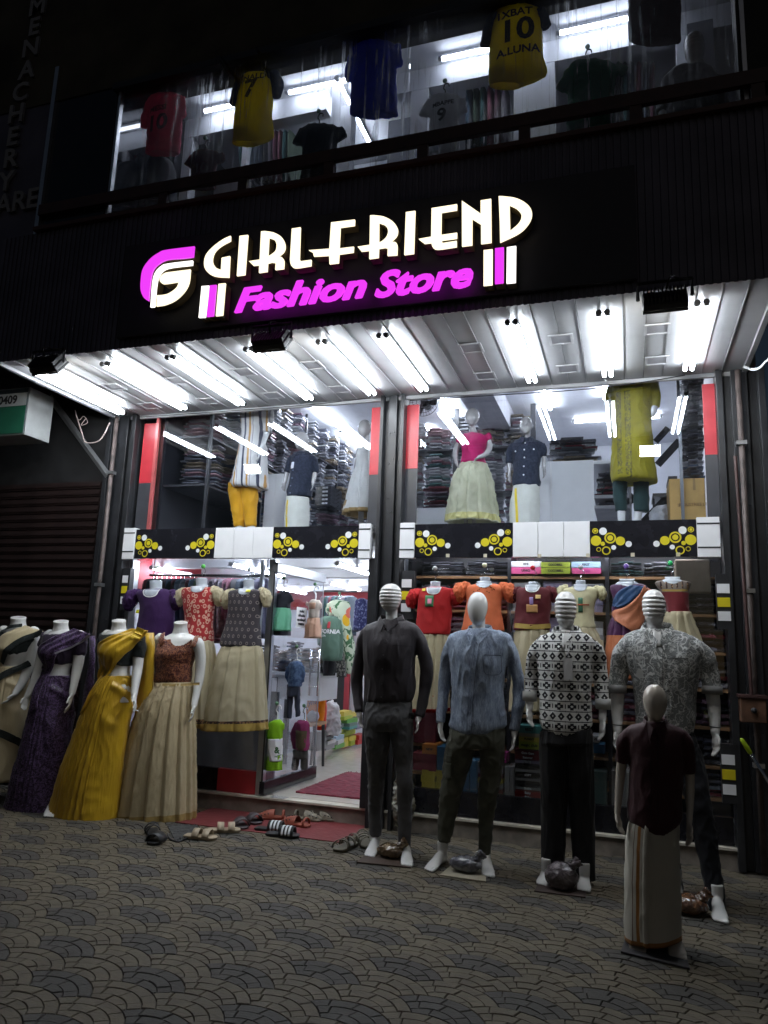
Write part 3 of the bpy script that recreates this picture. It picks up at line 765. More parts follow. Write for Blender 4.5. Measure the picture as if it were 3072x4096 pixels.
letter('letter_f', ct, [[(8,298),(198,275),(196,322),(82,338),(74,506),(189,492),(186,536),(72,552),(68,621),(-5,630),(-88+0,548-0+20),(-93,528),(-172,500+0),(-100+10,490),(-20,484)][0:10]+[(-5,630),(-6,590),(-8,562),(-130,568+0),(-72-70+5,538),(-170,520),(-6,508)]], cream)
letter('letter_r', ct, [[(320,242)]+spl([(350,240),(430,252),(500,290),(539,345),(535,400),(500,440),(480,455)])+spl([(480,455),(520,455),(537,480),(536,558)])+[(459,563),(461,505),(440,498),(390,506),(387,578),(313,588),(314,522),(250,528),(220,492),(316,477)],
                       spl([(391,300),(440,320),(463,360),(455,405),(425,440),(390,460)])], cream)
letter('letter_i', ct, [[(606,216),(681,205),(670,546),(593,556)]], cream)
letter('letter_e', ct, [[(812,184),(1015,152),(1014,198),(891,218),(888,398),(1015,380),(1014,424),(895,440),(888,455),(905,462),(1012,445),(1012,492)]+spl([(1012,492),(870,512),(825,500),(808,460)])+[(755,466),(709,430),(808,412)]], cream)
letter('letter_n', ct, [[(1054,124),(1204,228),(1204,122),(1287,109),(1290,457),(1208,468),(1207,312),(1137,268),(1136,478),(1055,488)]], cream)
letter('letter_d', ct, [[(1348,88)]+spl([(1380,88),(1480,102),(1560,140),(1608,195),(1610,260),(1570,330),(1500,390),(1360,457)])+[(1357,300)],
                       [(1435,158)]+spl([(1435,158),(1490,185),(1526,225),(1528,270),(1500,315),(1440,366)])+[(1437,260)]], cream)
# emblem
letter('emblem_arc', cs, [[(474,449),(466,535)]+spl([(466,535),(380,546),(260,556),(190,590),(145,640),(125,720),(108,888)])+spl([(108,888),(70,860),(45,800),(45,720),(62,630),(120,550),(190,500),(250,478),(474,449)])], pink)
letter('emblem_bar', cs, [[(460,563),(458,600)]+spl([(458,600),(300,618),(230,640),(190,690),(172,760),(155,933)])+[(122,936)]+spl([(122,936),(138,740),(160,660),(205,610),(260,588),(460,563)])], whitel)
letter('emblem_bowl', cs, [spl([(442,634),(300,652),(240,662),(205,690),(196,720),(215,745),(250,748),(350,732)])+spl([(350,732),(330,780),(270,825),(220,838),(175,841)])+spl([(170,928),(240,916),(320,880),(390,815),(430,740),(442,634)])], cream)
def q4(name, f_, pts, mat): letter(name, f_, [pts], mat)
q4('stripe', cs, [(532,768),(590,764),(561,1017),(508,1019)], whitel); q4('stripe', cs, [(596,762),(650,757),(627,1006),(572,1012)], pink); q4('stripe', cs, [(667,750),(722,744),(700,1000),(645,1006)], cream)
q4('stripe', ct, [(1228,520),(1299,512),(1298,796),(1227,803)], cream); q4('stripe', ct, [(1319,505),(1389,496),(1387,780),(1318,788)], pink); q4('stripe', ct, [(1414,497),(1487,486),(1484,777),(1411,784)], whitel)
# slanted second line
def word(s_, f_, xl, xr, yb, yb2, cap):
    me = textmesh(s_, 1, .0, .02, .28, 'LEFT'); co = [v.co for v in me.vertices]
    x0 = min(c.x for c in co); x1 = max(c.x for c in co); bpy.data.meshes.remove(me)
    a = P(*f_(xl, yb), SY); b = P(*f_(xr, yb2), SY); t_ = P(*f_(xl, yb-cap), SY); hgt = (t_.z-a.z)
    base = (a.z+b.z)/2
    # one letter at a time so that each is its own part
    xcur = 0
    size = hgt/.72; sx = (b.x-a.x)/((x1-x0)*size)
    for i, ch in enumerate(s_):
        if ch == ' ': continue
        pre = textmesh(s_[:i]+ch, 1, .0, .02, .28, 'LEFT'); full = max(v.co.x for v in pre.vertices); bpy.data.meshes.remove(pre)
        one = textmesh(ch, 1, .012/size, .02, .28, 'LEFT'); xe = max(v.co.x for v in one.vertices)
        one.transform(Matrix.Translation((full-xe-x0, 0, 0)) )
        one.transform(Matrix.Diagonal((size*sx, size, size, 1)))
        mb = MB(); vs = [v.co.copy() for v in one.vertices]; fs = [tuple(q.vertices) for q in one.polygons]; bpy.data.meshes.remove(one)
        for dx, dz in ((-.022, -.007), (-.007, .007), (.008, -.007), (.022, .007)): mb.add([(a.x+v.x+dx*size, SY+.03-v.z, base+hgt*.47+v.y+dz*size) for v in vs], fs)
        me = remesh(mb, .0042, pink, 1)
        me.polygons.foreach_set('use_smooth', [False]*len(me.polygons))
        meshobj('letter_'+ch.lower(), me, SG)
word('Fashion', cs, 785, 1830, 955, 860, 185)
word('Store', ct, 350, 1130, 875, 812, 200)

# ------------------------------------------------------------ figures
GLOSSW = plain('glossy_white_mannequin', (.70, .70, .69), .16, 0, .05, .03, 20, coat=.3)
GLOSSK = plain('glossy_beige_mannequin', (.5, .44, .37), .2, 0, .06, coat=.3)
FROST = plain('frosted_plastic_form', (.42, .46, .52), .25, 0, .08, coat=.4)
def pxr(f_, x, y, r, Y): return (P(*f_(x+r, y), Y)-P(*f_(x, y), Y)).length
def limb(mb, f_, pts, n=12, flat=None, dome=True, k=3, scale=1.0, add=0.0):
    """pts: (x, y, half width px, Y)"""
    w_ = []
    for x, y, r, Y in pts:
        p = P(*f_(x, y), Y); w_.append((p.x, p.y, p.z, pxr(f_, x, y, r, Y)*scale+add))
    s_ = smoothpath(w_, k) if len(w_) > 2 else [np.array(a) for a in w_]
    mb.tube([Vector(a[:3]) for a in s_], [max(.004, a[3]) for a in s_], n, flat=flat, dome=dome)
    return [Vector(a[:3]) for a in w_]
def rows2rings(f_, rows, Y, n=28, k=3, inset=0.0, fold=None, e=1.0, hem=0):
    """rows: (xl, xr, y, depth ratio or half-depth, [dY]) -> rings"""
    R = []
    for r in rows:
        xl, xr, y, dr = r[:4]; dY = r[4] if len(r) > 4 else 0
        a, b = P(*f_(xl, y), Y+dY), P(*f_(xr, y), Y+dY); c = (a+b)/2; h = (b-a)/2
        ry = dr if dr > 0 else 0
        R.append((*c, *h, ry))
    R = smoothpath(R, k); rings = []
    for i, q in enumerate(R):
        c, h, ry = Vector(q[:3]), Vector(q[3:6]), q[6]; L = h.length; s_ = max(.15, (L-inset)/L); ring = []
        for j in range(n):
            t = 2*math.pi*j/n; fz = fold(i/(len(R)-1), t) if fold else 0
            ct, st = math.cos(t), math.sin(t); pw = lambda v: math.copysign(abs(v)**e, v)
            ring.append(c+h*(s_*pw(ct)*(1+fz/L))+Vector((0, -pw(st)*max(.01, ry-inset+fz), -hem*(st*st-.45)*max(0, (i-len(R)+1+2*k)/(2*k)) if hem else 0)))
        rings.append(ring)
    return rings
def hand(mb, wr, tip, side, r=.026, curl=.35, w=None):
    """five fingers; side = +1 hand at the figure's screen right"""
    d = (tip-wr); L = d.length; d = d/L
    wax = Vector((.55*side, -.84, 0)) if w is None else Vector(w); wax = (wax-d*wax.dot(d)).normalized(); nrm = d.cross(wax)*(-side)
    pl = L*.52; s_ = L/.18
    rings = []
    for t, hw, th in ((-.1, .024, .021), (.15, .028, .019), (.5, .038, .017), (.85, .040, .015), (1.05, .034, .012)):
        c = wr+d*pl*t; rings.append([c+wax*(hw*s_*math.cos(a))+nrm*(th*s_*math.sin(a)) for a in (2*math.pi*i/12 for i in range(12))])
    mb.loft(rings)
    for i, (o, ln) in enumerate(((-.030, .78), (-.010, .95), (.010, 1.0), (.029, .88))):
        st = wr+d*pl*.88+wax*(-o*s_); fl = (L-pl)*ln*1.02
        a = st+d*fl*.35+nrm*fl*.04; b = st+d*fl*.70-nrm*(-1)*0+nrm*(-fl*curl*.25); c = st+d*fl-nrm*fl*curl*.8
        mb.tube([st-d*.01, a, b, c], [.0105*s_, .0098*s_, .009*s_, .0075*s_], 8, dome=True)
    st = wr+d*pl*.25+wax*.026*s_; 
    mb.tube([st, st+d*pl*.35+wax*.02*s_-nrm*.008, st+d*pl*.8+wax*.026*s_-nrm*.016], [.014*s_, .012*s_, .009*s_], 8, dome=True)
def foot(mb, an, toe, s_=1.0):
    """an: ankle joint, toe: big toe tip on the ground"""
    g0 = Vector((toe.x, toe.y, 0)); h0 = Vector((an.x, an.y+.03, 0)); d = (g0-h0); L = d.length; d.normalize(); sd = Vector((-d.y, d.x, 0))
    rings = []
    for t, w_, h_ in ((-.08, .016, .02), (0, .032, .05), (.15, .034, .085), (.32, .034, .085), (.5, .038, .062), (.7, .045, .042), (.86, .044, .026), (.95, .036, .018)):
        c = h0+d*L*t; rings.append([c+sd*(w_*s_*math.cos(a))+Vector((0, 0, h_*s_*(.5+.5*math.sin(a)))) for a in (2*math.pi*i/14 for i in range(14))])
    mb.loft(rings)
    for i, (o, ln, r) in enumerate(((.030, 1.0, .013), (.011, .985, .0095), (-.006, .96, .009), (-.021, .925, .0085), (-.034, .885, .008))):
        sgn = 1 if toe.x < an.x+.01 else 1
        a = h0+d*L*(ln-.16)+sd*o*s_*sgn+Vector((0, 0, .014*s_)); b = h0+d*L*ln+sd*o*s_*sgn+Vector((0, 0, .011*s_))
        mb.tube([a, b], [r*s_*1.05, r*s_], 8, dome=True)
    mb.tube([an+Vector((0, 0, .06)), an, Vector((an.x, an.y+.012, .05*s_))], [.036*s_, .035*s_, .034*s_], 12)
def head_egg(mb, c, rx, rz, ry=None, tilt=0):
    ry = ry or rx*1.18; rings = []
    for i in range(21):
        ph = math.pi*(i+.35)/21.7; z = -math.cos(ph); t = (z+1)/2
        w_ = math.sin(ph)*(.80+.24*t); ch = -.018*(1-t)**2*2
        rings.append([Vector((c.x+rx*w_*math.cos(a), c.y+ch+ry*w_*math.sin(a)*(.95), c.z+rz*z)) for a in (2*math.pi*j/20 for j in range(20))])
    mb.loft(rings)
def head_ribbed(mb, c, rx, rz, n=6):
    rings = []; m_ = 66; ry = rx*1.15
    for i in range(m_):
        ph = math.pi*(i+.35)/(m_+.7-.5); z = -math.cos(ph); t = (z+1)/2
        w_ = math.sin(ph)**.8*(.84+.18*t)
        rib = 0
        if .12 < t < .84: rib = abs(math.sin((t-.12)/.72*math.pi*n))**.6*.26-.20
        w_ *= 1+rib
        rings.append([Vector((c.x+rx*w_*math.cos(a), c.y+ry*w_*math.sin(a)-.012*(1-t), c.z+rz*z)) for a in (2*math.pi*j/24 for j in range(24))])
    mb.loft(rings)
def head_face(mb, c, rx, rz, yaw=0):
    ry = rx*1.2; head_egg(mb, c, rx, rz, ry)
    f_ = Vector((math.sin(yaw), -math.cos(yaw), 0)); s_ = Vector((f_.y*-1, f_.x, 0))
    at = lambda a, u, h, r: c+f_*(ry*u)+s_*(rx*a)+Vector((0, 0, rz*h))
    mb.tube([at(0, .93, .12, 0), at(0, 1.06, -.12, 0), at(0, 1.10, -.22, 0)], [rx*.09, rx*.13, rx*.17], 8, dome=True)
    for sg in (-1, 1):
        mb.ball(at(.95*sg, -.05, -.05, 0), rx*.10, rx*.2, rz*.22, 8)
        mb.ball(at(.36*sg, .86, .02, 0), rx*.16, rx*.1, rz*.06, 8)
        mb.tube([at(.15*sg, .98, .2, 0), at(.5*sg, .86, .2, 0)], [rx*.09, rx*.07], 6, dome=True)
    mb.tube([at(-.22, .88, -.47, 0), at(0, .98, -.47, 0), at(.22, .88, -.47, 0)], [rx*.06, rx*.09, rx*.06], 6, dome=True)
    mb.ball(at(0, .8, -.82, 0), rx*.25, rx*.22, rz*.16, 8)
def stuck(name, B_, pts, wd, mat, parent, off=.0015, n=1, thick=.003):
    """ribbon laid on the front of a garment: pts are (x, z)"""
    L, R = [], []
    for i, (x, z) in enumerate(pts):
        a = pts[max(0, i-1)]; b = pts[min(len(pts)-1, i+1)]; d = Vector((b[0]-a[0], b[1]-a[1])).normalized(); nx, nz = -d.y*wd/2, d.x*wd/2
        L.append(Vector((x-nx, 0, z-nz))); R.append(Vector((x+nx, 0, z+nz)))
    mb = drape(B_, L, R, max(6, 5*len(pts)), 2, off, thick)
    return obj(name, mb, mat, parent, False)
def patch(name, B_, x0, x1, z0, z1, mat, parent, off=.001, n=6):
    mb = drape(B_, [Vector((x0, 0, z0)), Vector((x0, 0, z1))], [Vector((x1, 0, z0)), Vector((x1, 0, z1))], n, n, off, .0015)
    return obj(name, mb, mat, parent, True)
def placket(B_, pts, mat, dark, parent):
    stuck('placket', B_, pts, .034, mat, parent, .003, thick=.003)
    stuck('placket_seam', B_, [(x+.0185, z) for x, z in pts], .0035, dark, parent, .0035, thick=.002); stuck('placket_seam', B_, [(x-.014, z) for x, z in pts], .002, dark, parent, .0065, thick=.001)
def pocket(B_, x0, x1, z0, z1, dark, parent):
    stuck('pocket_seam', B_, [(x0, z1), (x0, z0+.02), ((x0+x1)/2, z0), (x1, z0+.02), (x1, z1)], .0028, dark, parent, .0012, thick=.001); stuck('pocket_seam', B_, [(x0, z1), (x1, z1)], .005, dark, parent, .0012, thick=.001)
SEAM = plain('dark_seam', (.012, .012, .014), .8); SEAMB = plain('blue_seam', (.045, .055, .085), .8); SEAMG = plain('grey_seam', (.12, .12, .12), .8); SEAMM = plain('maroon_seam', (.010, .002, .003), .8)
def collar(name, f_, L, C, R, Y, mat, parent, wd=.045, back=.055, B_=None):
    """two pointed leaves and a band behind the neck; L, C, R pixels of left neck, front point, right neck"""
    a, c, b = P(*f_(*L), Y), P(*f_(*C), Y), P(*f_(*R), Y); m_ = (a+b)/2; o = None
    band_ = [a+(c-a)*.9+Vector((0, -.085, 0)), a+(c-a)*.35+Vector((-.002, -.06, 0)), a+Vector((-.004, 0, .006)), m_+Vector((0, back, .02)), b+Vector((.004, 0, .006)), b+(c-b)*.35+Vector((.002, -.06, 0)), b+(c-b)*.9+Vector((0, -.085, 0))]
    band_ = [Vector(v) for v in smoothpath(band_, 4)]
    mb = MB(); n = len(band_)
    for s_ in (0, .004):
        mb.v += [v*1+Vector((0, s_, 0)) for v in band_]+[v+Vector((0, s_, -wd))+Vector(((v-m_).x, (v-m_).y, 0))*.22 for v in band_]
    for s_ in (0, 2*n):
        mb.f += [(s_+i, s_+i+1, s_+n+i+1, s_+n+i) for i in range(n-1)]
    mb.f += [(i, i+1, 2*n+i+1, 2*n+i) for i in range(n-1)]+[(n+i, n+i+1, 3*n+i+1, 3*n+i) for i in range(n-1)]; mb.m = [0]*len(mb.f)
    o = obj(name, mb, mat, parent, True)
    for sg, e_ in ((-1, a), (1, b)):
        q = e_+(c-e_)*.92+Vector((0, -.092, .004)); tip = q+Vector((sg*.022, -.004, -.062))
        s0 = e_+(c-e_)*.25+Vector((sg*.004, -.062, .0)); s1 = s0+Vector((sg*.016, -.006, -wd*.8))
        P4 = [s0, q, tip, s1]
        if B_:
            for i_, v in enumerate(P4):
                yy = front(B_, v.x, v.z)
                if yy is not None: v.y = min(v.y, yy-.010-(.008 if i_ < 2 else 0))
        mb = MB(); mb.add(P4+[v+Vector((0, .005, 0)) for v in P4], [(0, 1, 2, 3), (7, 6, 5, 4), (0, 4, 5, 1), (1, 5, 6, 2), (2, 6, 7, 3), (3, 7, 4, 0)])
        obj('collar_leaf', mb, mat, o)
    return o
def buttons(B_, pts, parent, mat, r=.005):
    for x, z in pts:
        y = front(B_, x, z)
        if y is None: continue
        obj('button', MB().tube([(x, y-.009, z), (x, y-.004, z)], r, 10), mat, parent)

DARKSH = cloth('charcoal_shirt_cloth', (.030, .025, .030), rough=.55, wr=.5, spec=.35)
def f_blue(t):
    s1 = t.noise(210, 4, (1, 1, .11), .75); s2 = t.noise(16, 4, (1, 1, .6), .6)
    return t.mix((s1*.65+s2*.35).step(.38, .60), (.11, .14, .21), (.36, .43, .54))
BLUESH = cloth('streaked_blue_shirt_cloth', fn=f_blue, rough=.75, wr=.5)
def f_ethnic(t):
    X = t.x*19.0; Z = t.z; per = .125; zz = (Z/per).fr()           # one repeat: diamonds row, crosses row
    dx, dz = tri(X), tri(Z/.082)
    # diamonds in the lower half, crosses in the upper half
    low = zz.lt(.5)
    dia = ((dx*1.9+((zz*2).fr()-.5).ab()*1.9).lt(.78))
    star = (dx*4+((zz*2).fr()-.5).ab()*4).lt(.42)
    x2 = t.x*12.5; cx = tri(x2); cz = ((zz*2).fr()-.5).ab()
    cross = (cx.lt(.13).m('MULTIPLY', cz.lt(.36))).mx(cx.lt(.33).m('MULTIPLY', cz.lt(.17)))
    hole = (cx*2+cz*2).lt(.26)
    lines = tri(t.x*75).gt(.27).m('MULTIPLY', cx.gt(.40)).m('MULTIPLY', cz.lt(.22))
    hl = (cz.gt(.455)); small = (tri(t.x*30)+((zz*2).fr()-.5).ab()*1.0).gt(.9)
    A = dia-star; Bc = (cross-hole).mx(lines)
    k = (low*A+(low*-1+1)*Bc).mx(hl).mx(small*.9)
    return t.mix(k.m('MAXIMUM', 0.0, clamp=True), (.72, .72, .70), (.018, .018, .022))
ETHN = cloth('black_white_motif_cloth', fn=f_ethnic, rough=.8, wr=.35)
def f_leaf(t):
    n = t.noise(15, 1, (1.2, 1, .9), .5, 1.3); n2 = t.noise(26, 1, (.8, 1, 1.3), .5, 1.5)
    k = (n-.5).ab().lt(.035).mx((n2-.56).ab().lt(.03)*.8)
    return t.mix(k, (.20, .21, .21), (.62, .63, .62))
LEAF = cloth('grey_leaf_print_cloth', fn=f_leaf, rough=.8, wr=.4)
MARS = cloth('deep_maroon_shirt_cloth', (.035, .005, .008), rough=.6, wr=.4)
GREYT = cloth('dark_grey_trouser_cloth', (.085, .085, .09), rough=.7, wr=.5, fold=(14, 14, 7))
OLIVT = cloth('olive_grey_cargo_cloth', (.085, .088, .066), rough=.75, wr=.5, fold=(14, 14, 7))
BLKT = cloth('black_wide_trouser_cloth', (.014, .014, .016), rough=.8, wr=.4)
NAVT = cloth('blue_black_trouser_cloth', (.008, .009, .014), rough=.7, wr=.4)
BTN = plain('shirt_button', (.05, .05, .055), .3); BTNB = plain('pale_blue_button', (.22, .26, .34), .3); BTNW = plain('white_button', (.7, .7, .7), .3)

def figure(name, label, f_, Y, head, neck, arms, torso, legs, toes, gloss=GLOSSW, group=None, cat='mannequin', hands=True, base=(0, 0, 0), vox=.0062, collarY=0, hcurl=.35, inset=.016, hw=None):
    loc = P(*f_(neck[0][0], neck[0][1]), Y); t = thing(name, (loc.x, Y, base[2]), label, cat, group)
    mb = MB()
    if torso: mb.loft(rows2rings(f_, [((q[0]*.84+q[1]*.16, q[1]*.84+q[0]*.16) if (head and i_ < 6) else q[:2])+tuple(q[2:]) for i_, q in enumerate(torso)], Y, inset=inset*(1.4 if head else 1)))
    if head:
        kind, cx, top, chin, hwd = head[:5]; a, b = P(*f_(cx, top), Y), P(*f_(cx, chin), Y); rx = pxr(f_, cx, top, hwd, Y); c = (a+b)/2; c.y = Y-.015
        {'egg': head_egg, 'rib': head_ribbed, 'face': head_face}[kind](mb, c, rx, (a.z-b.z)/2)
    limb(mb, f_, [(x, y, r, Y+dy) for x, y, r, dy in neck], 16, dome=bool(head))
    if not head:
        pass
    for i, (a_, tip) in enumerate(arms):
        if head and len(a_) > 3: a_ = [(a_[0][0], a_[0][1]+8, a_[0][2]*.6, a_[0][3])]+list(a_[1:])
        w_ = limb(mb, f_, [(x, y, r, Y+dy) for x, y, r, dy in a_], 12)
        if tip: hand(mb, w_[-1], P(*f_(tip[0], tip[1]), Y+tip[2]), -1 if i == 0 else 1, curl=hcurl, w=hw[i] if hw else None)
    for i, l_ in enumerate(legs):
        w_ = limb(mb, f_, [(x, y, r, Y+dy) for x, y, r, dy in l_], 14)
        if toes and toes[i]:
            tp = PZ(*f_(*toes[i]), base[2]); foot(mb, Vector((w_[-1].x, w_[-1].y, max(.085, w_[-1].z-base[2]))), tp, 1.0) if base[2] == 0 else None
    me = remesh(mb, vox, gloss, 2)
    meshobj('body', me, t)
    return t
def direct(mb_rings, mats, zones, wr, cr, ws, seed):
    """a cloth tube straight from its rings: keeps pleats crisp; zones(u, t) -> material slot"""
    me = bpy.data.meshes.new('cloth'); n = len(mb_rings[0]); m_ = len(mb_rings); vs = []
    off = Vector((seed*3.1, seed*1.7, seed))
    for i, r in enumerate(mb_rings):
        c = sum(r, Vector())/n
        for v in r:
            q = Vector((v.x*ws[0], v.y*ws[1], v.z*ws[2]))+off; d = (v-c); d.z = 0; d.normalize()
            a_ = mnoise.noise(q)*wr+max(0, 1-abs(mnoise.noise(q*1.6+Vector((3, 1, 2))))*4)*cr
            vs.append(v+d*a_)
    # hem is turned in so that the cloth has thickness
    last = mb_rings[-1]; c = sum(last, Vector())/n
    vs += [v+(c-v)*.06+Vector((0, 0, .006)) for v in vs[-n:]]
    vs += [v+(c-v)*.02+Vector((0, 0, .12)) for v in vs[-n:]]
    zs = [sum(v.z for v in r)/n for r in mb_rings]; uu = [(zs[0]-z)/(zs[0]-zs[-1]+1e-9) for z in zs]
    fs = []; mi = []
    for i in range(m_+1):
        for j in range(n):
            k = (j+1) % n; fs.append((i*n+j, i*n+k, (i+1)*n+k, (i+1)*n+j)); mi.append(zones((uu[i]+uu[i+1])/2 if i < m_-1 else 1.0, 2*math.pi*(j+.5)/n) if zones else 0)
    fs.append(tuple(range(n))[::-1]); mi.append(0)
    me.from_pydata(vs, [], fs)
    for m in mats: me.materials.append(m)
    me.polygons.foreach_set('material_index', mi); me.polygons.foreach_set('use_smooth', [True]*len(fs)); me.update()
    bm = bmesh.new(); bm.from_mesh(me); bmesh.ops.recalc_face_normals(bm, faces=bm.faces); bm.to_mesh(me); bm.free()
    return me
def garment(name, parent, f_, Y, mat, torso=None, tubes=(), vox=.008, wr=.005, cr=.006, ws=(9, 6, 5), seed=1, sm=2, fold=None, n=40, dome=False, label=None, zones=None, rk=8, flat=None, hem=0):
    mats = list(mat) if isinstance(mat, (list, tuple)) else [mat]
    if torso and not tubes:
        me = direct(rows2rings(f_, torso, Y, n=max(n, 64), k=rk, fold=fold), mats, zones, wr, cr, ws, seed)
    else:
        mb = MB()
        if torso: mb.loft(rows2rings(f_, torso, Y, n=n, fold=fold, hem=hem))
        for tb in tubes: limb(mb, f_, [(x, y, r, Y+dy) for x, y, r, dy in tb], 16, dome=dome, flat=flat)
        me = remesh(mb, vox, mats[0], sm, wr, ws, seed, cr)
    Bv = bvh(me); o = meshobj(name, me, parent)
    if label: o['label'] = label
    return o, Bv
def vband(*b): 
    """hem bands: (u0, u1, slot)"""
    def z(u, t):
        for u0, u1, s_ in b:
            if u0 <= u <= u1: return s_
        return 0
    return z
def pleat(n, a, ph=0, mod=.6, sharp=.55, p=.6, a0=.3):
    """knife pleats of uneven width; the amount grows down the cloth"""
    def f(u, t):
        q = n*(t+mod*math.sin(2*t+ph)/n*2+.25*math.sin(3*t+ph)/n)/(2*math.pi); k = q-math.floor(q)
        v = k/.82 if k < .82 else (1-k)/.18
        return a*(a0+(1-a0)*u**p)*(v**sharp-.5)*min(1, u*9+.25)
    return f
def XZ(f_, pts, Y): return [(p.x, p.z) for p in (P(*f_(x, y), Y) for x, y in pts)]
GM = 'male display mannequins on the pavement'
s10 = crop(1.7013, 1400, 2300); s11 = crop(1.3827, 2100, 2300)

# --- first man: charcoal shirt, grey trousers
Y = (PZ(*s10(130, 1925)).y+PZ(*s10(385, 1990)).y)/2+.12
YL, YR = PZ(*s10(130, 1925)).y+.2-Y, PZ(*s10(385, 1990)).y+.2-Y
tor = [(215, 345, 304, .055), (172, 390, 316, .065), (120, 440, 336, .075), (90, 470, 362, .09), (84, 470, 400, .105), (90, 458, 470, .13), (100, 445, 560, .135), (104, 440, 680, .125), (102, 446, 780, .12), (112, 428, 845, .115), (120, 412, 862, .10)]
LL = [(178, 1000, 84, 0), (186, 1130, 80, 0), (182, 1250, 66, YL*.3), (180, 1350, 52, YL*.5-.02), (176, 1450, 51, YL*.7), (172, 1620, 43, YL), (176, 1778, 37, YL)]
LR = [(345, 1000, 80, 0), (355, 1150, 70, 0), (365, 1290, 55, YR*.3), (372, 1400, 50, YR*.5-.02), (374, 1500, 51, YR*.7), (372, 1660, 44, YR), (370, 1855, 38, YR)]
sl = [(118, 385, 38, 0), (82, 470, 40, .01), (58, 620, 38, .03), (48, 740, 36, .03), (56, 860, 30, 0), (62, 935, 27, -.03)]
sr = [(440, 385, 38, 0), (484, 470, 44, .01), (520, 620, 40, .03), (515, 740, 38, .03), (495, 860, 34, 0), (470, 965, 30, -.03)]
t = figure('mannequin', 'ribbed-head male mannequin in charcoal shirt tucked into grey trousers, by the door column', s10, Y, ('rib', 282, 60, 252, 76), [(283, 220, 40, 0), (284, 280, 38, .01), (284, 350, 46, .01)],
   [(sl[:1]+[(a, b, r*.7, d) for a, b, r, d in sl[1:]]+[(66, 965, 21, -.04)], (80, 1050, -.06)), (sr[:1]+[(a, b, r*.7, d) for a, b, r, d in sr[1:]]+[(462, 985, 21, -.04)], (455, 1085, -.06))],
   tor+[(130, 400, 980, .09)], [[(a, b, r*.78, d) for a, b, r, d in LL]+[(165, 1850, 30, YL)], [(a, b, r*.78, d) for a, b, r, d in LR]+[(375, 1920, 30, YR)]], [(130, 1925), (388, 1990)], group=GM)
o, Bv = garment('shirt', t, s10, Y, DARKSH, tor, [sl, sr], seed=1, wr=.006, cr=.006, ws=(10, 5, 3.6))
collar('collar', s10, (217, 274), (262, 342), (355, 274), Y, DARKSH, o, B_=Bv)
placket(Bv, XZ(s10, [(262, 372), (240, 480), (225, 620), (215, 760), (210, 850)], Y-.12), DARKSH, SEAM, o)
buttons(Bv, XZ(s10, [(258, 385), (240, 455), (232, 545), (222, 640), (218, 740), (212, 830)], Y-.12), o, BTN)
pocket(Bv, P(*s10(292, 470), Y-.12).x, P(*s10(405, 470), Y-.12).x, P(*s10(300, 640), Y-.12).z, P(*s10(300, 480), Y-.12).z, SEAM, o)
o, Bt = garment('trousers', t, s10, Y, GREYT, [(116, 416, 858, .105), (104, 420, 930, .118), (96, 424, 1000, .12), (110, 415, 1060, .10)], [LL, LR], seed=2, ws=(10, 10, 9), wr=.003, cr=.005)
patch('fabric_tag', Bt, P(*s10(385, 950), Y-.1).x, P(*s10(418, 950), Y-.1).x, P(*s10(400, 985), Y-.1).z, P(*s10(400, 945), Y-.1).z, K['blackpl'], o)

# --- second man: streaked blue shirt, cargo trousers
Y = (PZ(*s10(525, 2020)).y+PZ(*s10(945, 2060)).y)/2+.14; YL, YR = PZ(*s10(525, 2020)).y+.22-Y, PZ(*s10(945, 2060)).y+.2-Y
tor = [(818, 950, 366, .055), (765, 1010, 377, .068), (705, 1068, 395, .082), (668, 1100, 430, .10), (668, 1090, 480, .115), (676, 1080, 540, .13), (690, 1060, 640, .135), (698, 1045, 760, .128), (690, 1052, 880, .13), (684, 1060, 980, .135), (680, 1062, 1035, .135), (720, 1020, 1066, .12)]
LL = [(770, 1080, 90, 0), (745, 1200, 95, 0), (715, 1330, 82, YL*.3), (690, 1450, 70, YL*.5-.02), (672, 1560, 64, YL*.7), (655, 1700, 52, YL), (640, 1810, 44, YL)]
LR = [(965, 1080, 88, 0), (965, 1200, 86, 0), (960, 1330, 72, YR*.3), (945, 1460, 62, YR*.5-.02), (932, 1560, 58, YR*.7), (925, 1720, 46, YR), (915, 1895, 40, YR)]
sl = [(705, 455, 45, 0), (672, 540, 48, .01), (655, 640, 42, .03), (640, 760, 38, .03), (628, 880, 35, 0), (618, 1005, 28, -.03)]
sr = [(1055, 455, 45, 0), (1098, 540, 48, .01), (1128, 640, 42, .03), (1145, 760, 38, .03), (1145, 890, 38, 0), (1120, 1060, 34, -.03)]
t = figure('mannequin', 'smooth egg-head male mannequin in streaked blue button shirt and olive cargo trousers', s10, Y, ('egg', 872, 116, 342, 74), [(875, 290, 46, 0), (876, 350, 44, .01), (878, 420, 52, .01)],
   [(sl[:1]+[(a, b, r*.7, d) for a, b, r, d in sl[1:]]+[(614, 1040, 20, -.04)], (638, 1145, -.07)), (sr[:1]+[(a, b, r*.7, d) for a, b, r, d in sr[1:]]+[(1118, 1095, 20, -.04)], (1102, 1208, -.07))],
   tor, [[(a, b, r*.74, d) for a, b, r, d in LL]+[(628, 1900, 30, YL)], [(a, b, r*.74, d) for a, b, r, d in LR]+[(920, 1970, 30, YR)]], [(530, 2022), (945, 2062)], group=GM)
o, Bv = garment('shirt', t, s10, Y, BLUESH, tor, [sl, sr], seed=3, wr=.006, cr=.007, ws=(11, 5, 3.8), hem=.05)
collar('collar', s10, (815, 350), (868, 422), (958, 350), Y, BLUESH, o, B_=Bv)
placket(Bv, XZ(s10, [(866, 452), (852, 560), (835, 700), (822, 860), (812, 1055)], Y-.12), BLUESH, SEAMB, o)
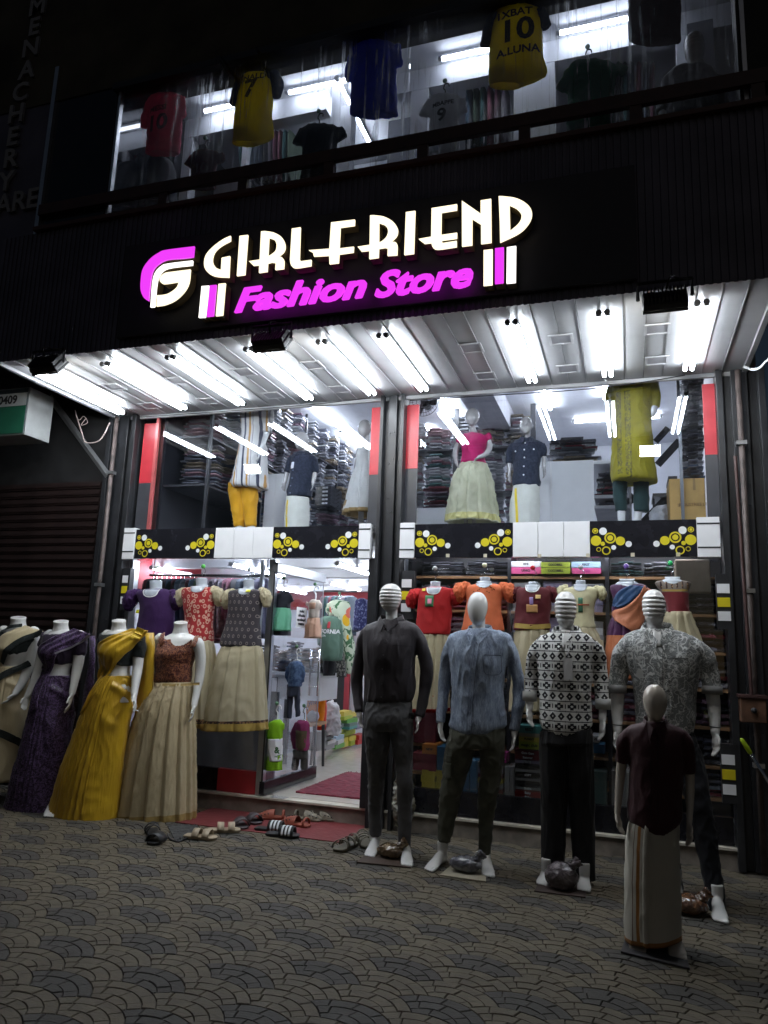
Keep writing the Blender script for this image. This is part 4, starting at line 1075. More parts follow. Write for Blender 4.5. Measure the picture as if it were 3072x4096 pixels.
buttons(Bv, XZ(s10, [(862, 462), (850, 545), (838, 638), (830, 735), (822, 832), (816, 930)], Y-.12), o, BTNB)
pocket(Bv, P(*s10(915, 520), Y-.12).x, P(*s10(1020, 520), Y-.12).x, P(*s10(940, 680), Y-.12).z, P(*s10(940, 545), Y-.12).z, SEAMB, o)
o, Bt = garment('cargo_trousers', t, s10, Y, OLIVT, [(690, 1052, 1030, .12), (672, 1055, 1100, .13), (668, 1050, 1170, .12)], [LL, LR], seed=4, ws=(10, 10, 9), wr=.006, cr=.007)
for x0, x1, y0, y1 in ((640, 700, 1280, 1395), ): patch('cargo_pocket', Bt, P(*s10(x0, y0), Y-.1).x, P(*s10(x1-14, y0), Y-.1).x, P(*s10(x0, y1), Y-.1).z, P(*s10(x0, y0), Y-.1).z, OLIVT, o, .012)
patch('pocket_flap', Bt, P(*s10(645, 1240), Y-.1).x, P(*s10(695, 1240), Y-.1).x, P(*s10(645, 1275), Y-.1).z, P(*s10(645, 1225), Y-.1).z, OLIVT, o, .016)

# --- third man: black and white motif shirt, wide black trousers
Y = PZ(*s11(210, 1740)).y+.1; YL = YR = .05
tor = [(175, 282, 310, .055), (130, 325, 322, .068), (85, 365, 342, .082), (58, 388, 370, .10), (60, 380, 440, .125), (70, 372, 540, .13), (78, 366, 640, .128), (76, 368, 740, .13), (78, 372, 810, .135), (95, 365, 850, .13), (150, 310, 876, .11)]
LL = [(160, 880, 78, 0), (155, 1000, 76, 0), (158, 1120, 72, 0), (160, 1260, 72, .03), (160, 1400, 68, .05), (155, 1520, 64, .05), (152, 1640, 58, .05)]
LR = [(300, 880, 78, 0), (305, 1000, 74, 0), (308, 1120, 70, 0), (312, 1260, 68, .03), (318, 1400, 66, .05), (322, 1520, 62, .05), (328, 1685, 56, .05)]
sl = [(88, 385, 36, 0), (55, 440, 42, .01), (42, 530, 38, .03), (38, 610, 38, .02), (28, 680, 34, -.01)]
sr = [(368, 380, 36, 0), (402, 430, 42, .01), (418, 530, 40, .03), (422, 620, 40, .02), (430, 725, 36, -.01)]
t = figure('mannequin', 'ribbed-head mannequin in a black and white geometric print shirt with a swing tag', s11, Y, ('rib', 226, 92, 292, 65), [(228, 260, 42, 0), (230, 310, 42, .01), (232, 370, 55, .01)],
   [(sl[:1]+[(a, b, r*.66, d) for a, b, r, d in sl[1:]]+[(24, 740, 22, -.03)], (30, 848, -.08)), (sr[:1]+[(a, b, r*.66, d) for a, b, r, d in sr[1:]]+[(428, 800, 22, -.04)], (425, 925, -.09))],
   tor, [[(a, b, r*.62, d) for a, b, r, d in LL]+[(120, 1690, 26, .0)], [(a, b, r*.62, d) for a, b, r, d in LR]+[(330, 1730, 26, .0)]], [(92, 1722), (325, 1756)], group=GM)
o, Bv = garment('shirt', t, s11, Y, ETHN, tor, [sl, sr], seed=5, wr=.007, cr=.005, ws=(12, 4, 3.4), hem=.045)
for i_, (x, y) in enumerate(((26, 672), (432, 715))):
    a = P(*s11(x, y), Y-.01); obj('rolled_cuff', MB().tube([a+Vector((0, 0, .035)), a, a-Vector((0, 0, .03))], [.047, .050, .046], 16), plain('pale_cuff_cloth%d' % i_, (.42, .42, .41), .8, bump=.3), o, True)
collar('collar', s11, (160, 292), (212, 405), (298, 292), Y, ETHN, o, B_=Bv)
patch('open_neck', Bv, P(*s11(205, 330), Y-.1).x, P(*s11(258, 330), Y-.1).x, P(*s11(230, 410), Y-.1).z, P(*s11(230, 325), Y-.1).z, GLOSSW, o, .004)
a = P(*s11(237, 460), Y-.15); yy = front(Bv, a.x, a.z)-.012
obj('price_tag', MB().box(a.x-.028, a.x+.028, yy-.002, yy, a.z-.135, a.z), K['white'], o); obj('tag_string', MB().tube([(a.x, yy, a.z), (a.x+.005, yy, a.z+.08)], .0015, 4), K['white'], o)
o, Bt = garment('wide_trousers', t, s11, Y, BLKT, [(92, 372, 850, .12), (80, 378, 930, .13)], [LL, LR], seed=6, ws=(12, 12, 2), wr=.008, cr=.006)

# --- fourth man: leaf print shirt, black trousers, half hidden by the boy
Y = PZ(*s11(1085, 1915)).y+.35
tor = [(660, 780, 298, .06), (600, 850, 312, .075), (550, 930, 340, .092), (515, 985, 385, .115), (545, 985, 460, .14), (590, 960, 560, .15), (610, 945, 680, .145), (612, 945, 780, .145), (615, 942, 850, .145), (650, 935, 890, .13)]
LR = [(860, 900, 85, 0), (905, 1040, 88, -.03), (945, 1200, 76, -.08), (985, 1380, 66, -.1), (1015, 1550, 58, -.12), (1040, 1700, 54, -.14), (1062, 1860, 50, -.16)]
LL = [(700, 900, 85, 0), (715, 1040, 84, 0), (735, 1200, 76, .02), (760, 1380, 66, .05), (790, 1550, 58, .08), (815, 1680, 54, .1), (835, 1760, 46, .1)]
sl = [(572, 395, 48, 0), (535, 450, 56, .01), (520, 540, 50, .02), (510, 640, 46, .01)]
sr = [(940, 395, 48, 0), (990, 450, 58, .01), (1018, 540, 54, .02), (1035, 645, 48, .01)]
t = figure('mannequin', 'broad ribbed-head mannequin in grey leaf print short sleeve shirt behind the child mannequin', s11, Y, ('rib', 712, 82, 280, 70), [(716, 240, 46, 0), (722, 300, 48, .01), (730, 380, 62, .0)],
   [([(572, 395, 36, 0), (530, 520, 40, .02), (512, 640, 40, .02), (510, 760, 34, 0), (512, 870, 25, -.05)], (500, 985, -.12)), ([(940, 395, 36, 0), (1000, 520, 42, .02), (1035, 650, 42, .02), (1048, 770, 36, 0), (1052, 880, 26, -.05)], (1062, 1012, -.12))],
   tor, [[(a, b, r*.66, d) for a, b, r, d in LL]+[(840, 1810, 26, .08)], [(a, b, r*.66, d) for a, b, r, d in LR]+[(1068, 1890, 26, -.18)]], [(850, 1850), (1085, 1930)], group=GM)
o, Bv = garment('shirt', t, s11, Y, LEAF, tor, [sl, sr], seed=7, wr=.008, cr=.006, ws=(11, 4, 3.4), hem=.05)
collar('collar', s11, (654, 274), (738, 375), (806, 274), Y, LEAF, o, B_=Bv)
placket(Bv, XZ(s11, [(742, 420), (745, 560), (740, 700), (738, 870)], Y-.14), LEAF, SEAMG, o)
pocket(Bv, P(*s11(785, 450), Y-.14).x, P(*s11(900, 450), Y-.14).x, P(*s11(800, 595), Y-.14).z, P(*s11(800, 460), Y-.14).z, SEAMG, o)
o3 = patch('open_neck', Bv, P(*s11(708, 320), Y-.1).x, P(*s11(752, 320), Y-.1).x, P(*s11(730, 395), Y-.1).z, P(*s11(730, 312), Y-.1).z, GLOSSW, o, .004)
for x, y in ((510, 642), (1036, 648)):
    a = P(*s11(x, y), Y+.01); obj('rolled_cuff', MB().tube([a+Vector((0, 0, .04)), a+Vector((0, 0, -.012))], [.060, .062], 18), plain('grey_cuff_cloth', (.28, .28, .28), .8), o, True)
for x, y in ((513, 826), (1050, 838)): obj('wrist_joint', MB().tube([P(*s11(x, y), Y-.03), P(*s11(x, y+4), Y-.03)], .034, 16), K['blackpl'], t)
o, Bt = garment('trousers', t, s11, Y, NAVT, [(625, 935, 860, .13), (640, 945, 950, .13)], [LL, LR], seed=8, ws=(10, 10, 8))

# --- the boy in front
Y = (PZ(*s11(625, 2075)).y+PZ(*s11(845, 2115)).y)/2+.06; YL, YR = PZ(*s11(625, 2075)).y+.1-Y, PZ(*s11(845, 2115)).y+.1-Y
tor = [(668, 775, 808, .05), (590, 830, 830, .06), (552, 880, 862, .075), (565, 880, 930, .10), (578, 875, 1030, .105), (580, 872, 1130, .105), (572, 872, 1230, .115), (565, 872, 1320, .12), (575, 868, 1365, .12), (620, 850, 1392, .11)]
sl = [(585, 875, 38, 0), (550, 920, 40, 0), (540, 980, 37, .01), (535, 1040, 35, .01)]
sr = [(860, 880, 38, 0), (890, 930, 40, 0), (903, 1010, 37, .01), (908, 1100, 35, .01)]
t = figure('child_mannequin', 'egg-head child mannequin in maroon shirt and white dhoti standing nearest the street', s11, Y, ('egg', 718, 602, 805, 74), [(715, 770, 38, 0), (718, 830, 40, .01), (720, 880, 48, .01)],
   [([(585, 875, 28, 0), (545, 960, 30, .01), (530, 1080, 28, .02), (520, 1200, 24, 0), (510, 1320, 17, -.03)], (535, 1445, -.06)), ([(860, 880, 28, 0), (900, 980, 30, .01), (912, 1110, 28, .02), (912, 1250, 24, 0), (908, 1375, 17, -.03)], (912, 1510, -.06))],
   tor, [[(640, 1350, 55, 0), (635, 1600, 42, YL*.5), (630, 1850, 32, YL), (628, 2010, 27, YL)], [(790, 1350, 55, 0), (800, 1600, 42, YR*.5), (815, 1850, 32, YR), (830, 2040, 27, YR)]], [(622, 2092), (848, 2132)], gloss=GLOSSK)
o, Bv = garment('shirt', t, s11, Y, MARS, tor, [sl, sr], seed=9, wr=.004, cr=.004, hem=.04)
collar('collar', s11, (663, 790), (712, 848), (777, 790), Y, MARS, o, B_=Bv)
placket(Bv, XZ(s11, [(712, 870), (712, 1100), (712, 1370)], Y-.1), MARS, SEAMM, o)
def f_mundu(t): return t.mix(t.noise(2.2, 3).step(.3, .7), (.42, .39, .32), (.52, .49, .42))
MUN = cloth('cream_dhoti_cloth', fn=f_mundu, wr=.25, fold=(5, 5, 8)); KASV = plain('gold_brown_border_thread', (.30, .13, .03), .5, .2, bump=.3); KASD = plain('dark_brown_border', (.12, .05, .03), .6)
mun = [(575, 850, 1345, .10), (560, 852, 1420, .115), (552, 853, 1560, .125), (548, 856, 1740, .13), (548, 858, 1900, .135), (552, 862, 2010, .135)]
fd = lambda u, t_: .005*math.sin(5*t_+1)*u+(.012 if 4.30 < t_ % 6.2832 < 4.36 else 0)*1.0-(.010 if 4.36 <= t_ % 6.2832 < 4.5 else 0)
def dz(u, t):
    t = t % 6.2832
    if u > .955: return 1
    if 3.95 < t < 4.05: return 1
    if 3.84 < t < 3.86: return 2
    return 0
fd = lambda u, t_: .004*math.sin(5*t_+1)*u+(.010 if 1.72 < t_ < 1.9 else 0)
def dz(u, t):
    if u > .955: return 1
    if 2.04 < t < 2.19: return 1
    if 2.31 < t < 2.345: return 2
    return 0
o, Bm = garment('dhoti', t, s11, Y, [MUN, KASV, KASD], mun, seed=10, fold=fd, n=190, wr=.004, cr=.004, ws=(8, 6, 5), zones=dz)
def slab(pts, h, mat, label, name='base_plate'):
    a = [PZ(*p) for p in pts]; mb = MB(); mb.add([(p.x, p.y, .002) for p in a]+[(p.x, p.y, h) for p in a], [(3, 2, 1, 0), (4, 5, 6, 7)]+[(i, (i+1) % 4, 4+(i+1) % 4, 4+i) for i in range(4)])
    return tag(obj(name, mb, mat, bevel=.002), label, 'base plate')
bpm = plain('worn_dark_base_board', (.045, .042, .045), .6, 0, .3, .3, 40)
slab([s11(558, 2005), s11(872, 2040), s11(912, 2188), s11(530, 2095)], .012, bpm, 'dark square base board under the child mannequin')
slab([s10(95, 1920), s10(430, 1920), s10(415, 2000), s10(45, 1962)], .01, plain('brown_base_board', (.05, .03, .02), .7, bump=.3), 'brown base board under the first ribbed-head mannequin')
slab([s10(700, 1975), s10(925, 2020), s10(925, 2095), s10(608, 2050)], .01, plain('pale_card_board', (.3, .27, .2), .7, bump=.3), 'pale board under the blue shirted mannequin')
slab([s11(70, 1720), s11(345, 1735), s11(335, 1790), s11(50, 1755)], .01, plain('brown_base_board2', (.04, .025, .02), .7, bump=.3), 'brown base board under the motif shirt mannequin')
# bags of stones weighting the bases
def bag(c, r, mat, label, seed=0, name='plastic_bag'):
    mb = MB().ball(c, *r, n=20); me = remesh(mb, .006, mat, 1, .007, (20, 20, 20), seed, .004)
    t = thing(name, (c[0], c[1], 0), label, 'plastic bag'); meshobj('bag_body', me, t)
    top = Vector(c)+Vector((r[0]*.75, 0, r[2]*.75)); m2 = MB()
    m2.tube(smoothpath([top-Vector((.04, 0, .02)), top+Vector((.0, 0, .01)), top+Vector((.03, .01, .035))], 3), [.022]*6+[.03], 8); meshobj('bag_knot', remesh(m2, .006, mat, 1, .01, (40, 40, 40), seed+3, .01), t)
def f_bag(name, a, b, s_=18):
    m, t = newmat(name); t.color(t.mix(t.voro(s_, 'F1').step(.1, .7), a, b)); t.rough(.12); t.b.inputs['Coat Weight'].default_value = .8
    t.bump(t.noise(40, 4, (1, 1, 1), .6, 1.5), .8, .01); return m
p = PZ(*s10(262, 1945)); bag((p.x, p.y+.05, .055), (.095, .06, .045), f_bag('brown_bag', (.30, .22, .12), (.10, .06, .03)), 'clear bag of brown stones between the feet of the charcoal shirt mannequin', 1)
p = PZ(*s10(775, 2045)); bag((p.x, p.y+.05, .06), (.105, .065, .048), f_bag('grey_bag', (.32, .32, .36), (.08, .08, .1)), 'clear plastic bag of grey gravel on the pale board', 2)
p = PZ(*s11(198, 1760)); bag((p.x, p.y+.05, .085), (.10, .075, .082), f_bag('mauve_bag', (.16, .13, .14), (.07, .055, .06)), 'dark mauve plastic wrapped stone between the wide black trouser legs', 3)
p = PZ(*s11(915, 1890)); bag((p.x, p.y+.05, .052), (.10, .08, .05), f_bag('rusty_bag', (.28, .13, .06), (.09, .04, .02)), 'plastic bag of reddish stones right of the child mannequin', 4)
p = PZ(*s10(455, 1640), z=.05); 
mb = MB().tube([(p.x, 5.86, .05), (p.x+.01, 5.86, .2), (p.x, 5.86, .4), (p.x+.01, 5.86, .52)], [.05, .085, .06, .02], 14); 
t = thing('plastic_bag', (p.x, 5.86, .02), 'tall clear plastic bag standing on the sill beside the yellow shoe boxes', 'plastic bag'); meshobj('bag_body', remesh(mb, .008, f_bag('clear_bag', (.4, .4, .36), (.1, .09, .06), 9), 1, .02, (20, 20, 20), 5, .015), t)

# ------------------------------------------------------------ women's figures at the left
s8 = crop(1.659, 0, 2400)
GF_ = 'headless female mannequins on the pavement'
def pleats(n, a, ph=0, p=1): return lambda u, t_: a*(.25+.75*u**p)*(1-abs(math.sin(n*t_/2+ph))**.7*1.6)
def fclothnode(name, a, b, sc_=26, st=(1, 1, 1), gloss=.5):
    return cloth(name, fn=lambda t: t.mix((t.noise(sc_, 2, st, .5, 1.4)-.5).ab().step(.02, .07), b, a), rough=gloss, wr=.4)
GOLD = cloth('gold_silk', fn=lambda t: t.mix(t.noise(5, 4, (1, 1, .3)).step(.3, .7), (.42, .24, .008), (.60, .37, .012)), rough=.36, wr=.4, spec=.7, fold=(30, 30, 3))
GOLDB = plain('gold_border', (.55, .36, .02), .35, .3, bump=.2)
PURF = fclothnode('purple_floral_silk', (.020, .011, .028), (.10, .058, .145), 30)
CRM = cloth('cream_silk', trans=.08, fn=lambda t: t.mix(t.noise(4, 4, (1, 1, .4)).step(.3, .7), (.42, .34, .20), (.56, .47, .30)), rough=.5, wr=.35, spec=.5, fold=(30, 30, 10))
BLKB = fclothnode('black_blouse_cloth', (.008, .012, .012), (.02, .025, .025), 60)
PURB = cloth('dark_purple_blouse', (.018, .009, .026), rough=.7)
BROC = fclothnode('brown_brocade', (.07, .018, .015), (.30, .12, .06), 34)
def woman(label, nk, shl, shr, torso, arms, Y, toes=None, legs=()):
    """nk: neck cut (x, y, hw); torso rows"""
    x, y, r = nk
    return figure('female_mannequin', label, s8, Y, None, [(x, y+16, r, 0), (x-1, y+50, r*.95, .01), (x-2, y+95, r*1.2, .02)], arms, torso, legs, toes, group=GF_, inset=.004)
# saree in gold
Y = PZ(*s8(560, 1475)).y+.22
tor = [(720, 860, 205, .05), (690, 925, 235, .085), (690, 905, 300, .115), (688, 885, 350, .14), (705, 872, 410, .115), (722, 852, 460, .092), (712, 858, 520, .10), (690, 870, 580, .12), (700, 860, 680, .10)]
ar = [([(712, 235, 34, .02), (690, 300, 32, .05), (680, 400, 26, .08), (690, 500, 22, .08)], None), ([(910, 240, 34, .0), (918, 320, 33, .02), (915, 430, 30, .02), (900, 540, 24, -.02), (890, 625, 18, -.06)], (903, 745, -.12))]
t = woman('headless female mannequin draped in a golden yellow silk saree with a black blouse', (790, 118, 40), None, None, tor, ar, Y)
btor = [(725, 745, 208, .03), (672, 935, 232, .09), (678, 925, 290, .125), (680, 895, 350, .15), (700, 875, 400, .125), (708, 866, 432, .110)]
o, Bb = garment('blouse', t, s8, Y, BLKB, btor[1:], [[(712, 235, 42, .02), (690, 300, 42, .04), (682, 350, 38, .06)], [(910, 240, 42, 0), (920, 320, 42, .02), (912, 378, 38, .02)]], seed=11, vox=.007)
skr = [(708, 862, 502, .105), (676, 866, 535, .125), (640, 858, 600, .15), (585, 845, 720, .17), (535, 830, 850, .18), (480, 815, 1000, .19), (425, 795, 1150, .20), (385, 775, 1300, .20), (335, 765, 1440, .20), (345, 755, 1488, .19)]
def goldfold(u, t_):
    a = 0
    if 1.15 < t_ < 3.0:
        q = (t_-1.15)*6.5+.4*math.sin(3*t_); k = q-math.floor(q); v = k/.8 if k < .8 else (1-k)/.2
        a = .024*(.25+.75*u**.7)*(v**.6-.35)
    else:
        # swags pulled across the hip
        w_ = math.sin((t_*.9+u*9.0)*3.2)
        a = .010*max(0, w_)**2*math.exp(-((u-.22)/.2)**2)*2+.006*math.sin(4*t_+11*u)
    return a
o, Bs = garment('saree_skirt', t, s8, Y, [GOLD, GOLDB], skr, seed=12, fold=goldfold, n=300, wr=.005, cr=.006, ws=(9, 9, 5), zones=vband((.965, 1.1, 1)))
allB = bvh(*[]) if False else None
def joinbvh(*objs_):
    vs, fs = [], []
    for ob in objs_:
        n = len(vs); wo = worg(ob.parent) if ob.parent else Vector()
        vs += [v.co+wo for v in ob.data.vertices]; fs += [tuple(i+n for i in p.vertices) for p in ob.data.polygons]
    return BVHTree.FromPolygons(vs, fs)
def PP(f_, pts, Y): return [P(*f_(x, y), Y) for x, y in pts]
BB = joinbvh(*[c for c in t.children])
pal = drape(BB, PP(s8, [(835, 185), (700, 262), (640, 300), (640, 400), (612, 520), (575, 640), (560, 760)], Y-.1), PP(s8, [(945, 200), (895, 270), (840, 340), (770, 430), (700, 530), (662, 610), (600, 720)], Y-.1), 40, 22, .012, .004, fold=lambda u, v: .007*math.sin(v*22+u*3))
o = obj('saree_drape', pal, GOLD, t, True)
stuck('shoulder_border', BB, XZ(s8, [(905, 185), (880, 262)], Y-.1), .075, GOLDB, o, .022)
bk = MB(); bk.loft([[Vector((p.x+.0, p.y+.1, p.z)), Vector((q.x, q.y+.12, q.z)), Vector((q.x, q.y+.10, q.z)), Vector((p.x, p.y+.08, p.z))] for p, q in ((P(*s8(a, y), Y), P(*s8(b, y), Y)) for a, b, y in ((905, 965, 215), (920, 972, 320), (905, 965, 480), (860, 950, 700), (830, 900, 980), (800, 860, 1250)))])
obj('hanging_end', bk, GOLD, t, True)
# cream skirt and brown top
Y4 = PZ(*s8(1020, 1482)).y+.24; Y = Y4
tor = [(1130, 1265, 225, .05), (1075, 1318, 258, .085), (1055, 1300, 300, .11), (1045, 1285, 360, .14), (1048, 1268, 420, .125), (1055, 1250, 480, .105), (1040, 1255, 540, .105), (1020, 1265, 620, .12)]
ar = [([(1062, 255, 32, 0), (1022, 340, 32, .03), (980, 450, 28, .04), (945, 550, 24, 0), (912, 645, 18, -.08)], (905, 752, -.15)), ([(1318, 285, 32, 0), (1332, 380, 31, .02), (1325, 500, 28, .03), (1305, 610, 23, .0), (1288, 700, 18, -.05)], (1268, 815, -.1))]
t = woman('headless female mannequin in sleeveless brown brocade top and long cream pleated skirt', (1200, 130, 40), None, None, tor, ar, Y)
bt = [(1078, 1310, 262, .09), (1052, 1300, 300, .118), (1040, 1286, 360, .15), (1042, 1270, 420, .135), (1040, 1262, 480, .125), (1030, 1258, 530, .12), (1040, 1255, 548, .10)]
mb = MB().loft(rows2rings(s8, bt, Y, n=48))
me = remesh(mb, .0065, BROC, 2, .003, (12, 10, 12), 13, .003)
# scoop the neckline: drop the faces over the bare chest
bm = bmesh.new(); bm.from_mesh(me); nk0 = P(*s8(1190, 215), Y-.1); a0 = P(*s8(1100, 215), Y-.1); b0 = P(*s8(1268, 215), Y-.1); zlow = P(*s8(1190, 305), Y-.1).z
dl = [f for f in bm.faces if abs(f.calc_center_median().x-nk0.x) < (b0.x-a0.x)/2 and f.calc_center_median().z > zlow+(abs(f.calc_center_median().x-nk0.x)/((b0.x-a0.x)/2))**2.2*(nk0.z-zlow)]
bmesh.ops.delete(bm, geom=dl, context='FACES'); bm.to_mesh(me); bm.free(); Bv = bvh(me); o = meshobj('brocade_top', me, t)
obj('shoulder_strap', MB().tube([P(*s8(1078, 225), Y-.02), P(*s8(1070, 260), Y-.07), P(*s8(1082, 300), Y-.11)], [.03, .032, .03], 10, flat=(.25, 1)), BROC, o, True)
obj('shoulder_strap', MB().tube([P(*s8(1300, 245), Y-.02), P(*s8(1292, 280), Y-.07), P(*s8(1275, 315), Y-.11)], [.03, .032, .03], 10, flat=(.25, 1)), BROC, o, True)
sk = [(1028, 1262, 546, .115), (990, 1266, 600, .14), (955, 1268, 680, .17), (915, 1270, 790, .19), (870, 1272, 920, .20), (825, 1274, 1060, .21), (785, 1275, 1200, .21), (750, 1275, 1340, .21), (733, 1272, 1455, .21), (760, 1262, 1476, .20)]
OCH = cloth('ochre_border', (.33, .23, .08), rough=.5, wr=.4)
o, Bk = garment('pleated_skirt', t, s8, Y, [CRM, OCH, GOLDB], sk, seed=14, fold=pleat(19, .046, 1.0), n=300, wr=.004, cr=.005, ws=(16, 16, 16), zones=vband((.925, .985, 1)))
stuck('waistband', Bk, XZ(s8, [(1030, 562), (1140, 566), (1258, 560)], Y-.2), .022, OCH, o, .002)
# purple floral saree
Y = PZ(*s8(300, 1430)).y+.2
tor = [(340, 475, 205, .05), (310, 545, 235, .085), (300, 520, 300, .115), (300, 495, 350, .14), (310, 470, 410, .115), (320, 452, 460, .092), (305, 455, 520, .10), (280, 462, 580, .12)]
ar = [([(330, 235, 34, .02), (290, 320, 30, .05), (260, 440, 26, .05), (220, 560, 22, 0), (180, 640, 17, -.05)], (150, 740, -.1)), ([(530, 240, 34, 0), (528, 330, 32, .02), (515, 440, 29, .02), (495, 540, 23, -.01), (478, 620, 18, -.05)], (445, 755, -.1))]
t = woman('headless female mannequin in a dark purple floral saree beside the rolling shutter', (405, 122, 40), None, None, tor, ar, Y, [(320, 1448), None], [[(355, 560, 55, 0), (350, 1000, 44, .0), (330, 1330, 28, .0), (330, 1390, 24, 0)], [(400, 560, 50, .02), (400, 1000, 36, .1), (400, 1300, 26, .1)]])
o, Bb = garment('blouse', t, s8, Y, PURB, [(280, 565, 232, .09), (290, 540, 290, .125), (290, 500, 350, .15), (305, 478, 400, .125), (312, 462, 425, .108)], [[(330, 235, 42, .02), (295, 310, 40, .04)], [(528, 240, 42, 0), (526, 320, 40, .02), (518, 365, 36, .02)]], seed=15, vox=.0075)
skr = [(300, 458, 500, .105), (275, 462, 550, .125), (255, 462, 620, .145), (225, 455, 740, .16), (195, 448, 880, .17), (160, 438, 1020, .18), (120, 428, 1160, .19), (85, 420, 1300, .19), (60, 412, 1400, .19), (75, 400, 1425, .18)]
o, Bs = garment('saree_skirt', t, s8, Y, PURF, skr, seed=16, fold=goldfold, n=260, wr=.005, cr=.006, ws=(9, 9, 5), vox=.0095)
BB = joinbvh(*[c for c in t.children])
obj('saree_drape', drape(BB, PP(s8, [(450, 185), (330, 265), (262, 320), (250, 430), (235, 540), (240, 640), (230, 760)], Y-.1), PP(s8, [(565, 225), (480, 300), (410, 345), (362, 430), (320, 520), (300, 600), (285, 720)], Y-.1), 40, 20, .012, .004, fold=lambda u, v: .006*math.sin(v*20+u*3)), PURF, t, True)
stuck('drape_border', BB, XZ(s8, [(558, 232), (480, 300), (392, 355)], Y-.1), .012, plain('silver_border', (.4, .38, .45), .4, .3), t, .02)
bk = MB(); bk.loft([[Vector((p.x, p.y+.12, p.z)), Vector((q.x, q.y+.12, q.z)), Vector((q.x, q.y+.10, q.z)), Vector((p.x, p.y+.10, p.z))] for p, q in ((P(*s8(a, y), Y), P(*s8(b, y), Y)) for a, b, y in ((540, 572, 235), (540, 570, 400), (500, 560, 600), (470, 540, 850), (450, 520, 1050)))])
obj('hanging_end', bk, PURF, t, True)
# cream saree with black border, cut by the picture's edge
Y = Y+.05
tor = [(55, 190, 185, .05), (10, 245, 215, .085), (-5, 225, 290, .12), (-5, 200, 350, .14), (10, 175, 400, .11), (15, 155, 450, .095), (-5, 160, 520, .11), (-20, 165, 600, .12)]
ar = [([(25, 210, 34, .02), (-20, 330, 28, .05), (-60, 480, 24, 0), (-40, 600, 18, -.05)], (-10, 690, -.1)), ([(222, 215, 34, 0), (220, 320, 32, .02), (195, 430, 29, .02), (150, 540, 23, -.03), (100, 620, 17, -.1)], (15, 700, -.18))]
t = woman('headless female mannequin in a cream saree with black border at the left edge', (122, 98, 40), None, None, tor, ar, Y)
o, Bb = garment('blouse', t, s8, Y, BLKB, [(0, 250, 215, .09), (-5, 240, 270, .125), (-5, 205, 330, .15), (5, 185, 365, .125)], [[(215, 215, 40, 0), (228, 250, 36, .02)], [(25, 215, 40, .02), (5, 260, 34, .03)]], seed=17, vox=.009)
skr = [(0, 155, 440, .105), (-30, 165, 540, .13), (-50, 165, 650, .15), (-70, 160, 780, .16), (-80, 150, 920, .16), (-80, 130, 1060, .17), (-75, 110, 1200, .17)]
o, Bs = garment('saree_skirt', t, s8, Y, CRM, skr, seed=18, fold=goldfold, n=200, wr=.005, cr=.006, ws=(9, 9, 5), vox=.011)
BB = joinbvh(*[c for c in t.children])
obj('saree_drape', drape(BB, PP(s8, [(120, 165), (0, 250), (-20, 350), (-30, 520)], Y-.1), PP(s8, [(245, 205), (110, 290), (50, 370), (0, 480)], Y-.1), 26, 14, .012, .004), CRM, t, True)
for pts, wd in (([(245, 205), (150, 262), (80, 330), (20, 420)], .045), ([(155, 420), (60, 480), (-20, 560)], .055), ([(0, 860), (60, 900), (115, 960)], .06), ([(-20, 215), (40, 180), (110, 165)], .03)):
    stuck('black_border', BB, XZ(s8, pts, Y-.1), wd, BLKB, t, .02)

# ------------------------------------------------------------ goods: folded packets and boxes
def slabmesh(name, r=.12, wob=.0, seg=1):
    bm = bmesh.new(); bmesh.ops.create_cube(bm, size=1)
    bmesh.ops.bevel(bm, geom=list(bm.edges)[:], offset=r*.3, segments=seg, affect='EDGES')
    if wob:
        for v in bm.verts: v.co += Vector((random.uniform(-wob, wob), random.uniform(-wob, wob), random.uniform(-wob, wob)*2))
    me = bpy.data.meshes.new(name); bm.to_mesh(me); bm.free()
    me.polygons.foreach_set('use_smooth', [bool(wob)]*len(me.polygons)); me.materials.append(None); return me
PKM = [slabmesh('folded_packet', .9, .035, 2) for _ in range(4)]; BXM = slabmesh('carton', .06)
def film(name, a, b, g=.25):
    m, t = newmat(name); n = t.noise(3.2, 4, (1, 1, 3), .6, .8); oi = t.t.nodes.new('ShaderNodeObjectInfo')
    t.color(t.mix((n+N(t.t, oi.outputs['Random'])*.6-.3).step(.3, .75), a, b)); t.rough(g); t.b.inputs['Coat Weight'].default_value = .5; t.b.inputs['Coat Roughness'].default_value = .12
    t.bump(t.noise(7, 4, (1, 1, 2), .6, 1), .8, .08); return m
FILMS = [film('film_%s' % n, a, b) for n, a, b in (('slate', (.12, .125, .16), (.34, .35, .42)), ('plum', (.18, .10, .15), (.40, .27, .35)), ('pearl', (.42, .43, .47), (.72, .73, .78)), ('rose', (.34, .16, .20), (.58, .36, .40)),
          ('ink', (.03, .032, .045), (.13, .135, .17)), ('blue', (.08, .12, .22), (.22, .28, .40)), ('sand', (.30, .24, .17), (.50, .43, .33)), ('teal', (.05, .13, .13), (.16, .27, .26)), ('wine', (.20, .03, .05), (.42, .12, .15)))]
SL, PL, PE, RO, IN, BL, SA, TE, WI = range(9)
def item(me, name, c, s_, mat, label, cat, group, rz=0, rx=0):
    o = bpy.data.objects.new(name, me); COL.objects.link(o); o.location = c; o.scale = s_; o.rotation_euler = (rx, random.uniform(-.03, .03), rz)
    o.material_slots[0].link = 'OBJECT'; o.material_slots[0].material = mat
    return tag(o, label, cat, group)
STUFF = []
